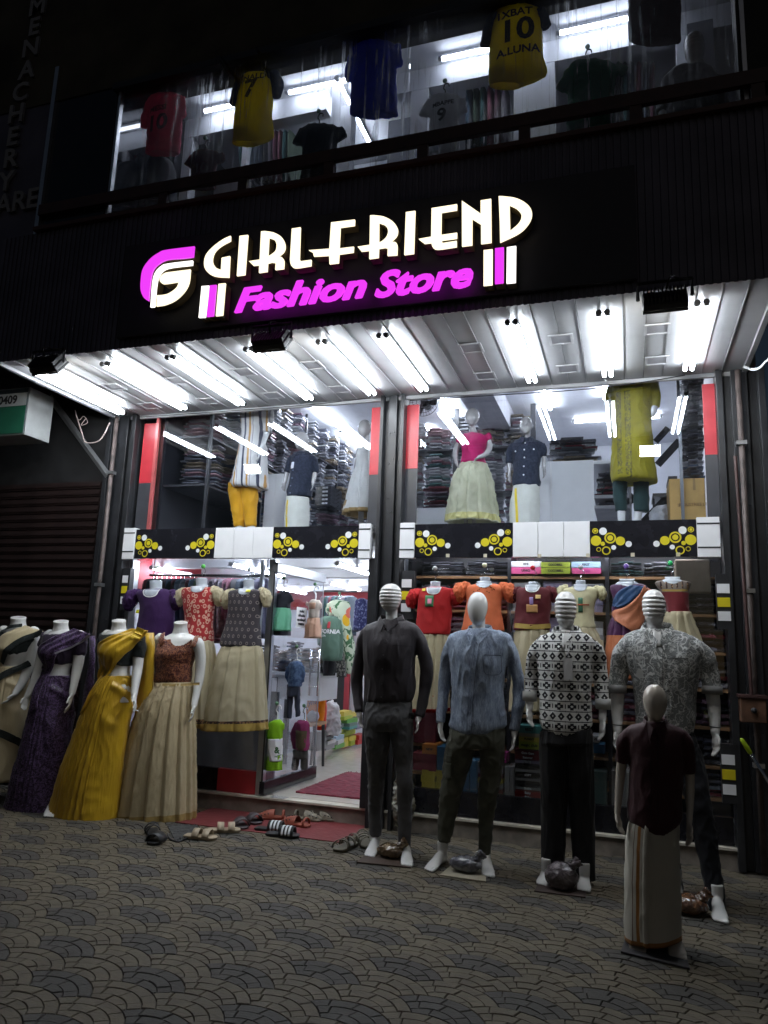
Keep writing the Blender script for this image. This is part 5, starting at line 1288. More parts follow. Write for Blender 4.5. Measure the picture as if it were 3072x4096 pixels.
def stack(x0, x1, y0, y1, z0, z1, h, mats, label, group, name='folded_garment', cat='folded garment', rz=0, jit=.02, box=False, stuff=False):
    n = max(1, int(round((z1-z0)/h))); h = (z1-z0)/n
    for i in range(n):
        m = FILMS[random.choice(mats)] if isinstance(mats[0], int) else random.choice(mats)
        c = ((x0+x1)/2+random.uniform(-jit, jit), (y0+y1)/2+random.uniform(-jit, jit), z0+h*(i+.5)); s_ = ((x1-x0)*random.uniform(.92, 1), (y1-y0), h*(1.0 if box else 1.12))
        if stuff: STUFF.append((c, s_, m, random.choice(PKM))); continue
        item(BXM if box else random.choice(PKM), name, c, s_, m, label, cat, group, rz+random.uniform(-.05, .05)*(0 if box else 1), random.uniform(-.05, .05) if not box else 0)
blackm = plain('shelf_black_steel', (.02, .02, .024), .4)
# mezzanine, left bay: a wall of stacks running inward
rk = thing('wall_rack', (-4.1, 8, 2.45), 'long dark shelf rack along the left wall of the mezzanine', 'rack')
for z in (2.93, 3.42, 3.90): obj('shelf', MB().box(-4.36, -3.88, 6.1, 10.3, z-.02, z), blackm, rk)
for y in (6.1, 7.2, 8.3, 9.4, 10.3): obj('upright', MB().box(-3.885, -3.855, y, y+.03, 2.46, 4.34), blackm, rk)
obj('back_panel', MB().box(-4.40, -4.37, 6.1, 10.3, 2.46, 4.34), blackm, rk)
mixes = [(SL, PL, PE, PE), (PL, RO, PE), (SL, PE, PE), (SL, PE, BL, PE), (PE, SA, PE), (RO, PE, PE)]
for ci in range(11):
    y = 6.2+ci*.365
    for li, (za, zb) in enumerate(((2.94, 3.39), (3.43, 3.87), (3.91, 4.33), (2.47, 2.89))):
        if li == 3 and ci < 3: continue
        tone = mixes[(ci*2+li) % 6] if ci < 6 else [(PE, PE, SA, SL), (PE, SL)][ci % 2]
        if li == 0 and ci < 4: tone = (SL, SL, RO, SA)
        stack(-4.32+random.uniform(0, .03), -3.87+random.uniform(-.04, .05), y, y+.34, za, zb-random.uniform(0, .03), .036, tone,
              'wrapped shirt, %s shelf of the left wall rack, %s inward' % (('lower', 'middle', 'upper', 'bottom')[li], ('first stack', 'second stack', 'third stack', 'fourth stack', 'fifth stack', '', '', '', '', '', '')[ci]),
              'stacked shirts on the left mezzanine wall', stuff=(ci >= 2))
# mezzanine, right bay: rack at the back left
rk = thing('back_rack', (-1.9, 8.8, 2.45), 'black shelf rack behind the pink topped girl mannequin', 'rack')
for z in (2.75, 3.3, 3.85): obj('shelf', MB().box(-2.75, -1.05, 8.55, 8.95, z-.02, z), blackm, rk)
for x in (-2.76, -1.98, -1.05): obj('upright', MB().box(x, x+.06, 8.5, 8.54, 2.46, 4.34), blackm, rk)
for ci in range(5):
    x = -2.72+ci*.335
    for li, (za, zb) in enumerate(((2.76, 3.26), (3.31, 3.81), (3.86, 4.25-.1*(ci % 2)))):
        tone = ((PE, RO, PE, SA), (PE, PE, RO, SA), (PE, TE, PE, RO), (PE, RO, PE), (PL, PE, PE, PE))[(ci+li) % 5]
        stack(x, x+.32, 8.56, 8.9, za, zb, .042, tone, 'folded garment, %s pile, %s shelf behind the pink topped girl' % (('leftmost', 'second', 'middle', 'fourth', 'rightmost')[ci], ('lower', 'middle', 'upper')[li]), 'folded garments on the back rack', stuff=(ci == 2))
q = P(*c5(190, 1000), 6.6); q2 = P(*c5(310, 1050), 6.6)
stack(q.x, q2.x+.06, 6.62, 6.9, 2.74, 2.95, .04, (WI, TE, IN, PL), 'dark bundled cloth lying on the white box left of the pink topped girl', 'bundles beside the girl mannequin')
tag(obj('white_carton', MB().box(q.x-.04, q2.x+.1, 6.6, 6.95, 2.456, 2.73), K['white'], bevel=.004), 'plain white carton left of the girl with the cream skirt', 'carton')
# white cabinet with a sloping view of its side shelves
a, b = P(*c5(700, 790), 6.75), P(*c5(922, 780), 6.75)
cb = thing('white_cabinet', (a.x, 6.9, 2.456), 'tall white cabinet between the navy shirted child and the olive tunic', 'cabinet')
obj('front_panel', MB().box(a.x-.02, b.x, 6.75, 6.78, 2.456, b.z), K['white'], cb)
obj('top_board', MB().box(a.x-.02, b.x+.32, 6.785, 8.3, b.z-.03, b.z), K['white'], cb)
for z in (2.75, b.z-.32): obj('side_shelf', MB().box(b.x, b.x+.30, 6.79, 8.3, z-.03, z), plain('grey_shelf_edge', (.3, .3, .32), .6), cb)
obj('inner_panel', MB().box(b.x+.30, b.x+.32, 6.79, 8.3, 2.456, b.z-.031), K['wallg'], cb)
for i, y in enumerate((6.85, 7.3)):
    stack(b.x+.01, b.x+.28, y, y+.3, 2.76, 3.0, .05, (WI, RO, IN, PL), 'dark red packet, %s pile in the lower side shelf of the cabinet' % ('near', 'far')[i], 'packets in the side of the cabinet')
    stack(b.x+.01, b.x+.28, y, y+.3, b.z-.31, b.z-.08, .05, (IN, WI, SL), 'dark packet, %s pile in the upper side shelf of the cabinet' % ('near', 'far')[i], 'packets in the upper side of the cabinet')
stack(b.x-.40, b.x+.02, 6.85, 7.2, b.z+.005, b.z+.26, .032, (SA, WI, IN, SL), 'dark patterned folded cloth heaped on top of the white cabinet', 'cloth heaped on the white cabinet', jit=.05)
ca = crop(1.7649, 560, 1580); c3 = crop(2.37, 2200, 1480)
a, b = P(*ca(890, 560), 6.95), P(*ca(1035, 950), 6.95)
tag(obj('white_partition', MB().box(a.x, b.x, 6.95, 7.0, 2.456, a.z), K['white']), 'white partition board between the striped tunic and the navy shirted child', 'partition')
a, b = P(*ca(1232, 780), 6.75), P(*ca(1352, 640), 6.75)
blb = plain('black_gift_box', (.03, .032, .04), .3)
for i in range(5):
    h = (b.z-a.z)/5; c = ((a.x+b.x)/2, 6.9, a.z+h*(i+.5))
    t = item(BXM, 'black_carton', c, (b.x-a.x, .3, h*.97), blb, '%s of the flat black lettered cartons beside the navy shirted child' % ('lowest', 'second lowest', 'middle', 'second highest', 'highest')[i], 'carton', 'black cartons beside the navy shirted child'); t.rotation_euler = (0, 0, 0)
    if i < 5:
        me = textmesh('SELFIE', h*.55, .001, .002); me.materials.append(K['white'])
        o = put('lettering', me, t); o.matrix_parent_inverse = Matrix.Identity(4); o.scale = (1/(b.x-a.x), 1/.3, 1/(h*.97)); o.rotation_euler = (0, 0, 0)
        me.transform(Matrix.Rotation(rad(90), 4, 'X')); o.location = (.12, -.507, 0)
stack(a.x-.02, b.x+.02, 6.75, 7.05, 2.46, a.z-.01, .036, (IN, PL, SL), 'shiny dark packet in the pile under the black cartons', 'packets under the black cartons')
for i, (x0, x1, zt) in enumerate(((1365, 1445, 640), (1450, 1530, 660), (1540, 1620, 560))):
    A, Bq = P(*ca(x0, 940), 7.3), P(*ca(x1, zt), 7.3)
    stack(A.x, Bq.x, 7.3, 7.6, 2.55, Bq.z, .045, (PL, SA, SL, PE), 'loosely folded cloth in the %s heap behind the white dressed girl' % ('left', 'middle', 'right')[i], 'cloth heaps behind the white dressed girl', jit=.03, stuff=True)
# right end of the mezzanine
a, b = P(*c3(1140, 1430), 6.3), P(*c3(1490, 1020), 6.3)
t = thing('cardboard_box', ((a.x+b.x)/2, 6.5, 2.456), 'large brown cardboard box with faint printing at the right end of the window', 'box')
cdm = plain('kraft_cardboard', (.42, .26, .08), .7, 0, .12, .1)
obj('box_body', MB().box(a.x, b.x-.02, 6.3, 6.72, 2.456, b.z), cdm, t, bevel=.006)
obj('tape', MB().box(a.x+.18, b.x-.09, 6.296, 6.299, b.z-.10, b.z-.002), plain('brown_tape', (.3, .2, .09), .25), t)
text('print', 'INDUSTRIES LTD', .032, (P(*c3(1370, 1275), 6.295).x, 6.294, P(*c3(1370, 1275), 6.295).z), plain('brown_print', (.12, .06, .02), .6), t)
text('print', 'IP', .04, (P(*c3(1227, 1285), 6.295).x, 6.294, P(*c3(1227, 1285), 6.295).z), plain('brown_print2', (.12, .06, .02), .6), t)
for i, (y0, y1, tn) in enumerate(((1010, 870, (TE, BL, SL)), (860, 760, (IN, PE)), (750, 480, (IN, SL, IN)), (460, 290, (IN, SL)), (270, 30, (IN, IN, SL)))):
    A, Bq = P(*c3(1255, y0), 6.35), P(*c3(1465, y1), 6.35)
    stack(A.x, Bq.x, 6.36, 6.7, A.z, Bq.z, .03, tn, ('teal garment on the cardboard box at the right end', 'dark folded garment just above the teal pile', 'black folded trousers in the middle pile at the right end', 'black folded trousers in the upper pile at the right end', 'black folded garment in the topmost pile at the right end')[i], 'dark garments piled at the right end of the window', jit=.01)
rr = thing('steel_rack', (.4, 6.3, 2.456), 'grey steel rack post in front of the dark garments at the right end', 'rack')
for x in (1240, ): 
    p0, p1 = P(*c3(1262, 1430), 6.28), P(*c3(1215, 20), 6.28); obj('upright', MB().box(p0.x-.012, p0.x+.012, 6.26, 6.285, 2.456, 4.3), plain('grey_rack_steel', (.14, .15, .17), .4, .4), rr)
st = thing('black_stair', (.2, 7.2, 2.456), 'black steel staircase rising behind the olive tunic mannequin', 'staircase')
for (xa, ya), (xb, yb), w_ in (((900, 1450), (1180, 1160), .05), ((1000, 680), (1120, 550), .03), ((1020, 900), (1230, 670), .035), ((740, 1190), (800, 1250), .04)):
    obj('stringer', MB().tube([P(*c3(xa, ya), 7.3), P(*c3(xb, yb), 7.3)], w_, 4, flat=(.4, 1)), blackm, st)
for (xa, ya, xb, yb) in ((970, 1190, 1170, 1190), (1115, 1030, 1200, 1022)):
    A, Bq = P(*c3(xa, ya), 7.3), P(*c3(xb, yb), 7.3); obj('tread', MB().box(A.x, Bq.x, 7.2, 7.6, A.z-.03, A.z), blackm, st); obj('riser_post', MB().box(A.x, A.x+.02, 7.3, 7.32, A.z-.3, A.z), blackm, st)
p = P(*c3(1090, 1390), 6.7); t = thing('plastic_bag', (p.x, 6.7, 2.456), 'crumpled white printed bag beside the cardboard box', 'plastic bag')
meshobj('bag_body', remesh(MB().ball((p.x, 6.75, 2.58), .13, .1, .15, n=18), .012, plain('white_film', (.45, .46, .5), .3), 1, .02, (14, 14, 14), 2, .015), t)
# wall fan
p = P(1698, 1610, 6.5); t = thing('wall_fan', tuple(p), 'black caged wall fan at the top left corner of the right window', 'fan')
for k in range(14):
    a_ = math.pi*k/14; obj('cage_wire', MB().tube([p+Vector((.14*math.cos(a_), -.02, .14*math.sin(a_))), p+Vector((0, -.06, 0)), p-Vector((.14*math.cos(a_), .02, .14*math.sin(a_)))], .0018, 4), blackm, t)
for r_ in (.07, .11, .142): obj('cage_ring', MB().tube([p+Vector((r_*math.cos(a_), -.04+.02*r_/.14, r_*math.sin(a_))) for a_ in (2*math.pi*i/28 for i in range(29))], .003, 5), blackm, t)
for k in range(3):
    a_ = 2*math.pi*k/3; u_, v_ = Vector((math.cos(a_), 0, math.sin(a_))), Vector((-math.sin(a_), .3, math.cos(a_)))
    obj('blade', MB().add([p+u_*.02-v_*.02, p+u_*.12-v_*.045, p+u_*.125+v_*.03, p+u_*.02+v_*.02]+[q_+Vector((0, .004, 0)) for q_ in (p+u_*.02-v_*.02, p+u_*.12-v_*.045, p+u_*.125+v_*.03, p+u_*.02+v_*.02)], [(0, 1, 2, 3), (7, 6, 5, 4), (0, 4, 5, 1), (1, 5, 6, 2), (2, 6, 7, 3), (3, 7, 4, 0)]), plain('grey_blade', (.25, .27, .3), .3), t)
obj('motor', MB().tube([p, p+Vector((0, .12, 0))], .04, 12), blackm, t)

# ------------------------------------------------------------ figures in the upper windows of the shop front
def ins(name, label, f_, Y, *a, **k): return figure(name, label, f_, Y, *a, base=(0, 0, 2.456), vox=.008, group=None, **k)
GREYG = plain('grey_gloss_mannequin', (.40, .38, .37), .22, 0, .05, coat=.3)
DARKG = plain('dark_gloss_face', (.2, .18, .17), .2, 0, .05, coat=.4)
Yi = 6.28
tor = [(755, 905, 60, .07), (728, 920, 100, .10), (728, 890, 170, .125), (735, 880, 270, .105), (715, 885, 380, .12), (700, 880, 450, .13)]
t = ins('female_mannequin', 'mannequin in striped tunic and bright yellow leggings, its head above the window edge', ca, Yi, None, [(820, 20, 26, 0), (820, 60, 26, 0), (822, 95, 40, 0)],
   [([(745, 110, 24, 0), (735, 200, 22, .05), (745, 300, 18, .05)], None), ([(905, 110, 28, 0), (905, 200, 26, 0), (885, 285, 22, 0), (855, 370, 17, -.05), (840, 400, 14, -.07)], (835, 470, -.12))],
   tor, [[(690, 640, 55, 0), (690, 760, 42, 0), (700, 950, 26, 0)], [(770, 640, 52, 0), (775, 760, 42, 0), (785, 950, 26, 0)]], None)
def f_stripe(t):
    u = (t.x*7.2+t.z*.25); k = u.fr(); a = k.lt(.15); b = k.gt(.38).m('MULTIPLY', k.lt(.52)); c_ = k.gt(.62).m('MULTIPLY', k.lt(.68))
    return t.mix(c_, t.mix(b, t.mix(a, (.62, .60, .58), (.055, .06, .09)), (.50, .28, .09)), (.30, .28, .30))
STR = cloth('striped_tunic_cloth', fn=f_stripe, wr=.25)
garment('striped_tunic', t, ca, Yi, STR, [(740, 915, 85, .11), (724, 905, 150, .14), (728, 880, 270, .125), (712, 885, 380, .145), (690, 885, 480, .155), (665, 890, 580, .16), (645, 892, 640, .16), (660, 888, 660, .15)],
        [[(905, 110, 32, 0), (908, 190, 34, 0), (895, 262, 32, 0)]], seed=21, fold=lambda u, a: .012*u*u*math.sin(7*a), n=60)
garment('leggings', t, ca, Yi, cloth('mustard_leggings', (.62, .30, .004), rough=.6, wr=.2), None, [[(695, 630, 62, 0), (688, 700, 56, 0), (695, 790, 46, 0), (700, 930, 32, 0)], [(765, 630, 62, 0), (775, 720, 52, 0), (778, 800, 44, 0), (782, 930, 34, 0)]], seed=22, vox=.009)
# two boys with dhotis
NAVY = cloth('navy_cotton', fn=lambda t: t.mix(t.noise(60, 3).step(.4, .6), (.010, .014, .028), (.022, .028, .05)), wr=.4)
WHD = cloth('white_cotton', (.62, .62, .56), wr=.3); YST = plain('yellow_stripe', (.70, .50, .0), .5)
c2m = crop(2.5136, 1640, 1560)
def boy(label, f_, Y, head, neck, tor, sl, sr, hl, hr, dh, stripe, hd=None):
    t = ins('child_mannequin', label, f_, Y, head, neck, [([(a, b, r*.7, d) for a, b, r, d in sl]+hl[0], hl[1]), ([(a, b, r*.7, d) for a, b, r, d in sr]+hr[0], hr[1])], tor, [], None, gloss=GREYG)
    o, Bv = garment('shirt', t, f_, Y, NAVY, tor, [sl, sr], seed=23, vox=.008)
    o2, Bd = garment('dhoti', t, f_, Y, WHD, dh, seed=24, vox=.009)
    stuck('yellow_stripe', Bd, XZ(f_, stripe, Y-.1), .022, YST, o2)
    return t, o, Bv
t, o, Bv = boy('child mannequin in navy shirt with a paper tag and white dhoti in the left window', ca, Yi+.05, ('egg', 1148, 265, 400, 48), [(1150, 385, 22, 0), (1150, 410, 22, 0), (1150, 440, 30, 0)],
   [(1105, 1195, 408, .05), (1075, 1230, 435, .08), (1068, 1225, 500, .10), (1062, 1215, 600, .105), (1045, 1210, 680, .115), (1045, 1205, 720, .11)],
   [(1080, 440, 24, 0), (1058, 490, 26, 0), (1040, 545, 22, 0)], [(1215, 440, 24, 0), (1232, 490, 26, 0), (1235, 548, 24, 0)],
   ([(1022, 620, 13, -.02)], (1008, 685, -.06)), ([(1222, 620, 13, -.02)], (1212, 680, -.06)),
   [(1040, 1190, 725, .10), (1035, 1188, 800, .115), (1032, 1185, 960, .12)], [(1040, 740), (1036, 820), (1034, 940)])
buttons(Bv, XZ(ca, [(1098, 540), (1090, 595), (1082, 650), (1078, 700)], Yi), o, BTNB)
patch('paper_tag', Bv, P(*ca(1080, 490), Yi).x, P(*ca(1104, 490), Yi).x, P(*ca(1080, 528), Yi).z, P(*ca(1080, 482), Yi).z, K['white'], o, .008)
collar('collar', ca, (1112, 402), (1130, 430), (1180, 400), Yi+.05, NAVY, o, wd=.03, back=.03)
t, o, Bv = boy('child mannequin with a modelled boy face, navy shirt with white buttons and white dhoti', c2m, Yi+.05, ('face', 1172, 275, 458, 64), [(1178, 440, 32, 0), (1180, 480, 30, 0), (1180, 520, 40, 0)],
   [(1110, 1240, 492, .05), (1040, 1325, 530, .08), (1030, 1320, 620, .10), (1040, 1305, 740, .105), (1038, 1305, 860, .11), (1030, 1315, 945, .115), (1060, 1300, 975, .11)],
   [(1040, 545, 34, 0), (1008, 620, 36, 0), (1000, 740, 34, 0)], [(1325, 545, 34, 0), (1345, 600, 34, 0), (1345, 668, 30, 0)],
   ([(1000, 850, 18, -.02)], (1000, 945, -.06)), ([(1348, 790, 18, -.02)], (1355, 895, -.06)),
   [(1050, 1300, 960, .10), (1020, 1300, 1080, .115), (1005, 1300, 1220, .12), (1000, 1300, 1370, .12)], [(1058, 980), (1066, 1100), (1075, 1220), (1080, 1350)])
buttons(Bv, XZ(c2m, [(1164, 545), (1158, 618), (1160, 697), (1154, 785), (1152, 870), (1066, 626), (1250, 607)], Yi), o, BTNW, .007)
collar('collar', c2m, (1118, 475), (1160, 525), (1232, 475), Yi+.05, NAVY, o, wd=.035, back=.03)
# girl in pink top and cream skirt
PNK = cloth('hot_pink_cotton', (.52, .012, .13), trans=.3, rough=.7, wr=.3)
CRG = cloth('pale_yellow_organza', trans=.3, fn=lambda t: t.mix(t.noise(6, 3).step(.3, .7), (.50, .50, .34), (.66, .65, .48)), rough=.6, wr=.4)
Yg = Yi
t = ins('child_mannequin', 'smooth faced girl mannequin in hot pink top and pale cream gathered skirt', c2m, Yg, ('egg', 632, 190, 375, 76), [(625, 345, 32, 0), (632, 400, 30, 0), (640, 450, 44, 0)],
   [([(520, 490, 30, 0), (475, 560, 30, .02), (455, 660, 24, 0), (465, 730, 18, -.05)], (500, 800, -.10)), ([(790, 480, 34, 0), (800, 580, 32, 0), (760, 645, 26, -.08), (690, 675, 20, -.13)], (612, 745, -.16))],
   [(540, 730, 450, .06), (505, 780, 480, .08), (520, 755, 560, .10), (530, 745, 660, .095), (520, 760, 740, .105), (500, 790, 800, .11)], [[(570, 800, 34, 0), (565, 1100, 26, 0), (560, 1400, 20, 0)], [(635, 800, 34, 0), (638, 1100, 26, 0), (640, 1400, 20, 0)]], None, gloss=GREYG)
garment('pink_top', t, c2m, Yg, PNK, [(560, 715, 446, .07), (505, 785, 478, .095), (518, 758, 560, .115), (528, 748, 660, .11), (512, 768, 748, .118)], [[(770, 450, 38, 0), (798, 500, 32, 0)], [(515, 480, 34, 0), (485, 530, 28, 0)]], seed=25)
SAT = cloth('satin_yellow', (.55, .50, .20), rough=.4)
o, Bk = garment('gathered_skirt', t, c2m, Yg, [CRG, SAT], [(515, 775, 745, .11), (470, 800, 830, .14), (430, 830, 950, .17), (405, 850, 1100, .18), (385, 875, 1250, .19), (378, 888, 1325, .19), (400, 880, 1338, .18)], seed=26, n=180, fold=pleat(12, .04, 2), cr=.01, ws=(10, 10, 7), zones=vband((.88, .98, 1)))
# big olive tunic figure
OLV = cloth('mustard_olive_kurta', trans=.3, fn=lambda t: t.mix(t.noise(5, 3).step(.3, .7), (.26, .22, .008), (.36, .31, .015)), rough=.6, wr=.35)
EMB = cloth('embroidered_panel', fn=lambda t: t.mix((t.noise(55, 2, (1, 1, 1), .5, 1.5)-.5).ab().lt(.06), (.30, .26, .02), (.07, .06, .04)), wr=.3)
Yo = 6.25
t = ins('female_mannequin', 'large mannequin in olive yellow tunic and dark green trousers, neck cut by the canopy', c3, Yo, None, [(770, 20, 60, 0), (770, 70, 60, 0), (765, 120, 90, 0)],
   [([(600, 190, 40, 0), (565, 300, 36, .05), (560, 420, 30, .05), (575, 560, 24, 0)], (575, 620, -.05)), ([(960, 130, 60, 0), (985, 260, 50, 0), (978, 360, 44, 0), (968, 420, 38, 0)], None)],
   [(640, 960, 80, .10), (575, 1000, 140, .14), (590, 960, 300, .16), (600, 950, 450, .14), (590, 970, 700, .16), (590, 990, 1000, .16)], [[(670, 1000, 70, 0), (672, 1200, 50, 0), (680, 1450, 36, 0)], [(860, 1000, 70, 0), (850, 1200, 50, 0), (825, 1450, 36, 0)]], None)
o, Bk = garment('tunic', t, c3, Yo, OLV, [(680, 950, 62, .10), (585, 1000, 120, .15), (588, 962, 280, .175), (600, 955, 430, .155), (592, 970, 600, .17), (585, 985, 800, .18), (580, 1005, 950, .18), (582, 1020, 1045, .18), (610, 1010, 1065, .17)],
   [[(600, 170, 50, 0), (565, 240, 44, .02), (560, 280, 40, .02)], [(955, 120, 72, 0), (985, 230, 64, 0), (985, 350, 50, 0)]], seed=27, vox=.01)
for x0, x1, nm in ((625, 690, 'embroidered_strip'), (700, 780, 'embroidered_strip')):
    A = P(*c3(x0, 200), Yo-.1); Bq = P(*c3(x1, 1030), Yo-.1); patch(nm, Bk, A.x, Bq.x, Bq.z, A.z-.02, EMB, o, .003, 14)
garment('trousers', t, c3, Yo, cloth('bottle_green_cloth', (.008, .03, .03), rough=.8), None, [[(665, 1030, 72, 0), (665, 1180, 62, 0), (672, 1340, 54, 0)], [(868, 1030, 74, 0), (865, 1180, 70, 0), (868, 1345, 72, 0)]], seed=28, vox=.01)
# girl in white dress
Yw = 6.3
t = ins('child_mannequin', 'girl mannequin in white dress with a gold hem beside the central column', ca, Yw, ('egg', 1592, 180, 305, 48), [(1598, 290, 20, 0), (1600, 320, 20, 0), (1600, 370, 28, 0)],
   [([(1548, 385, 18, 0), (1530, 480, 16, 0), (1520, 580, 12, 0)], (1515, 640, -.04)), ([(1650, 385, 18, 0), (1660, 480, 16, 0), (1665, 580, 12, 0)], (1668, 640, -.04))],
   [(1545, 1655, 375, .06), (1548, 1650, 430, .07), (1550, 1650, 480, .07)], [[(1575, 480, 26, 0), (1562, 750, 21, 0), (1560, 950, 17, 0)], [(1625, 480, 26, 0), (1622, 750, 21, 0), (1620, 950, 17, 0)]], None, gloss=GREYG)
o, Bk = garment('white_dress', t, ca, Yw, [cloth('white_net_cloth', (.62, .62, .60), trans=.3, wr=.4), cloth('bronze_hem', (.24, .15, .05), rough=.5)], [(1545, 1655, 380, .07), (1540, 1660, 430, .085), (1538, 1662, 490, .09), (1500, 1700, 600, .14), (1470, 1730, 720, .17), (1440, 1760, 850, .18)], seed=29, n=160, fold=pleat(12, .03, 1), zones=vband((.93, 1.1, 1)))

# ------------------------------------------------------------ torso forms hanging outside the glass
cL = crop(1.508, 450, 2050); cR = crop(1.106, 1500, 2050)
def tform(label, f_, Y, nk, rows, puffs, mat, skirt=None, smat=None, hook=None, hookc=(.3, .3, .3), trim=None, puffm=None, seed=0, sz=None, group='children\'s clothes hung outside the glass', skf=None, vox=.0075):
    cx, top, bot, hw_ = nk; p = P(*f_(cx, top), Y); t = thing('torso_form', (p.x, Y, p.z), label, 'clothes form', group)
    mb = MB(); r = pxr(f_, cx, top, hw_, Y); b = P(*f_(cx, bot), Y)
    mb.tube([p, p+(b-p)*.5, b], [r*.92, r*.86, r*1.2], 18); mb.ball(b-Vector((0, .02, 0)), r*1.9, .05, r*.8, 16)
    rr_ = rows2rings(f_, [(a+ (c_-a)*.12, c_-(c_-a)*.12, y, max(.02, d*.7)) for a, c_, y, d in rows[:4]], Y); mb.loft(rr_)
    meshobj('plastic_form', remesh(mb, vox, FROST, 2), t)
    o, Bv = garment('top', t, f_, Y, mat, rows, [], seed=seed, vox=vox, wr=.004, cr=.005)
    # neckline: the bare form shows above it
    bib = drape(Bv, [P(*f_(cx-hw_*1.25, bot-hw_*.9), Y), P(*f_(cx-hw_*.9, bot), Y), P(*f_(cx-hw_*.2, bot+hw_*.25), Y)], [P(*f_(cx+hw_*1.25, bot-hw_*.9), Y), P(*f_(cx+hw_*.9, bot), Y), P(*f_(cx+hw_*.2, bot+hw_*.25), Y)], 8, 8, .004, .003)
    obj('neckline', bib, FROST, t, True)
    if trim:
        pts = XZ(f_, [(cx-hw_*1.3, bot-hw_*.9), (cx-hw_*1.0, bot), (cx-hw_*.4, bot+hw_*.33), (cx+hw_*.4, bot+hw_*.33), (cx+hw_*1.0, bot), (cx+hw_*1.3, bot-hw_*.9)], Y)
        stuck('neck_trim', Bv, [tuple(q) for q in smoothpath(pts, 3)], .008, trim, t, .006)
    for i, (x, y, rx_, rz_) in enumerate(puffs):
        c_ = P(*f_(x, y), Y); a_, b_ = pxr(f_, x, y, rx_, Y), pxr(f_, x, y, rz_, Y)
        sg = 1 if x > cx else -1; X_ = Vector((sg, 0, 0)); Z_ = Vector((0, 0, 1))
        meshobj('puff_sleeve', remesh(MB().tube([c_-X_*a_*.9+Z_*b_*.45, c_-X_*a_*.2+Z_*b_*.2, c_+X_*a_*.15-Z_*b_*.35, c_+X_*a_*.25-Z_*b_*.85], [a_*.75, a_*1.05, a_*1.08, a_*.85], 16, dome=True), vox, puffm or mat, 1, .008, (40, 30, 10), seed+i, .010), t)
        if trim: obj('sleeve_trim', MB().tube([c_+Vector((a_*.8*math.cos(q_), a_*.65*math.sin(q_), -b_*.75)) for q_ in (2*math.pi*k/16 for k in range(17))], .004, 5), trim, t, True)
    Bk = None
    if skirt:
        so, Bk = garment('long_skirt', t, f_, Y, smat, skirt, [], seed=seed+7, fold=skf or pleat(11, .036, seed), n=180, wr=.004, cr=.006, ws=(9, 9, 7), zones=sz)
        sk_o = so
    else: sk_o = None
    if hook:
        h = P(*f_(*hook), Y+.02); obj('suction_ball', MB().ball(h, .020, n=14), plain('hook_ball_%d' % seed, hookc, .15, 0, .05, coat=.5), t, True)
        obj('wire_hook', MB().tube(smoothpath([h+Vector((.012, 0, -.018)), h+Vector((.028, 0, -.045)), h+Vector((.012, 0, -.07)), (h+p)/2+Vector((0, 0, -.01)), p], 4), .0028, 5), K['chrome'], t)
    return t, o, Bv, Bk, sk_o
def f_paisley(a, b, s_=26): return lambda t: t.mix((t.voro(s_, 'F1', (1, 1, .85), .7)-.34).ab().lt(.10).mx(t.voro(s_, 'F1', (1, 1, .85), .7).lt(.10)), a, b)
PURP = cloth('purple_cotton', (.045, .012, .085), trans=.3, rough=.75, wr=.5); REDP = cloth('red_paisley_cotton', fn=f_paisley((.30, .018, .02), (.52, .28, .22)), wr=.25)
def f_drop(t):
    r_ = (t.z*17).fl(); x = t.x*20+r_.m('MODULO', 2.0)*.5; d = tri(x)*tri(x)*2.2+((t.z*17).fr()-.5)*((t.z*17).fr()-.5)*1.6
    return t.mix(d.lt(.10)-d.lt(.035), (.060, .052, .062), (.30, .26, .24))
DROP = cloth('grey_drop_print_cotton', trans=.3, fn=f_drop, wr=.25)
CRC = cloth('cream_cotton', trans=.3, fn=lambda t: t.mix(t.noise(5, 4, (1, 1, .4)).step(.3, .7), (.48, .42, .27), (.60, .54, .38)), rough=.65, wr=.45, fold=(12, 12, 2))
GLD = cloth('old_gold_border', (.36, .25, .06), rough=.5); DRB = cloth('dark_braid_border', fn=f_paisley((.03, .012, .012), (.28, .16, .07), 60), rough=.7)
TRW = plain('white_piping', (.7, .7, .7), .6)
YF = 5.84
t, o, Bv, Bk, so = tform('hanging plastic form dressed in a plain purple puff sleeve top, leftmost', cL, YF, (262, 412, 500, 36), [(200, 325, 462, .05), (150, 365, 485, .085), (170, 370, 560, .10), (160, 370, 660, .10), (135, 345, 770, .11), (140, 340, 790, .10)], [(112, 515, 34, 44), (382, 515, 28, 44)], PURP,
   [(160, 340, 775, .10), (150, 350, 900, .13), (140, 360, 1150, .15)], CRC, (262, 330), (.5, .55, .5), TRW, seed=31)
patch('price_sticker', Bv, P(*cL(148, 590), YF).x, P(*cL(175, 590), YF).x, P(*cL(148, 608), YF).z, P(*cL(148, 586), YF).z, plain('yellow_sticker', (.7, .7, .02), .5), o)
t, o, Bv, Bk, so = tform('hanging form in a red paisley print top over a long cream skirt', cL, YF, (538, 396, 478, 34), [(475, 592, 450, .05), (425, 615, 470, .085), (432, 610, 560, .10), (445, 600, 660, .095), (432, 602, 760, .11), (436, 600, 778, .10)], [(408, 500, 26, 46), (637, 492, 28, 44)], REDP,
   [(445, 600, 770, .10), (430, 612, 880, .12), (440, 618, 1080, .14), (430, 622, 1295, .15)], [CRC, DRB, GLD], (548, 325), (.12, .5, .1), None, CRC, seed=32, sz=vband((.915, .95, 1), (.95, 1.1, 2)))
for x in (384, 660): meshobj('red_cuff', remesh(MB().ball(P(*cL(x, 530), YF), .032, .03, .03, 12), .007, REDP, 1, .004, (30, 30, 30), 2), t)
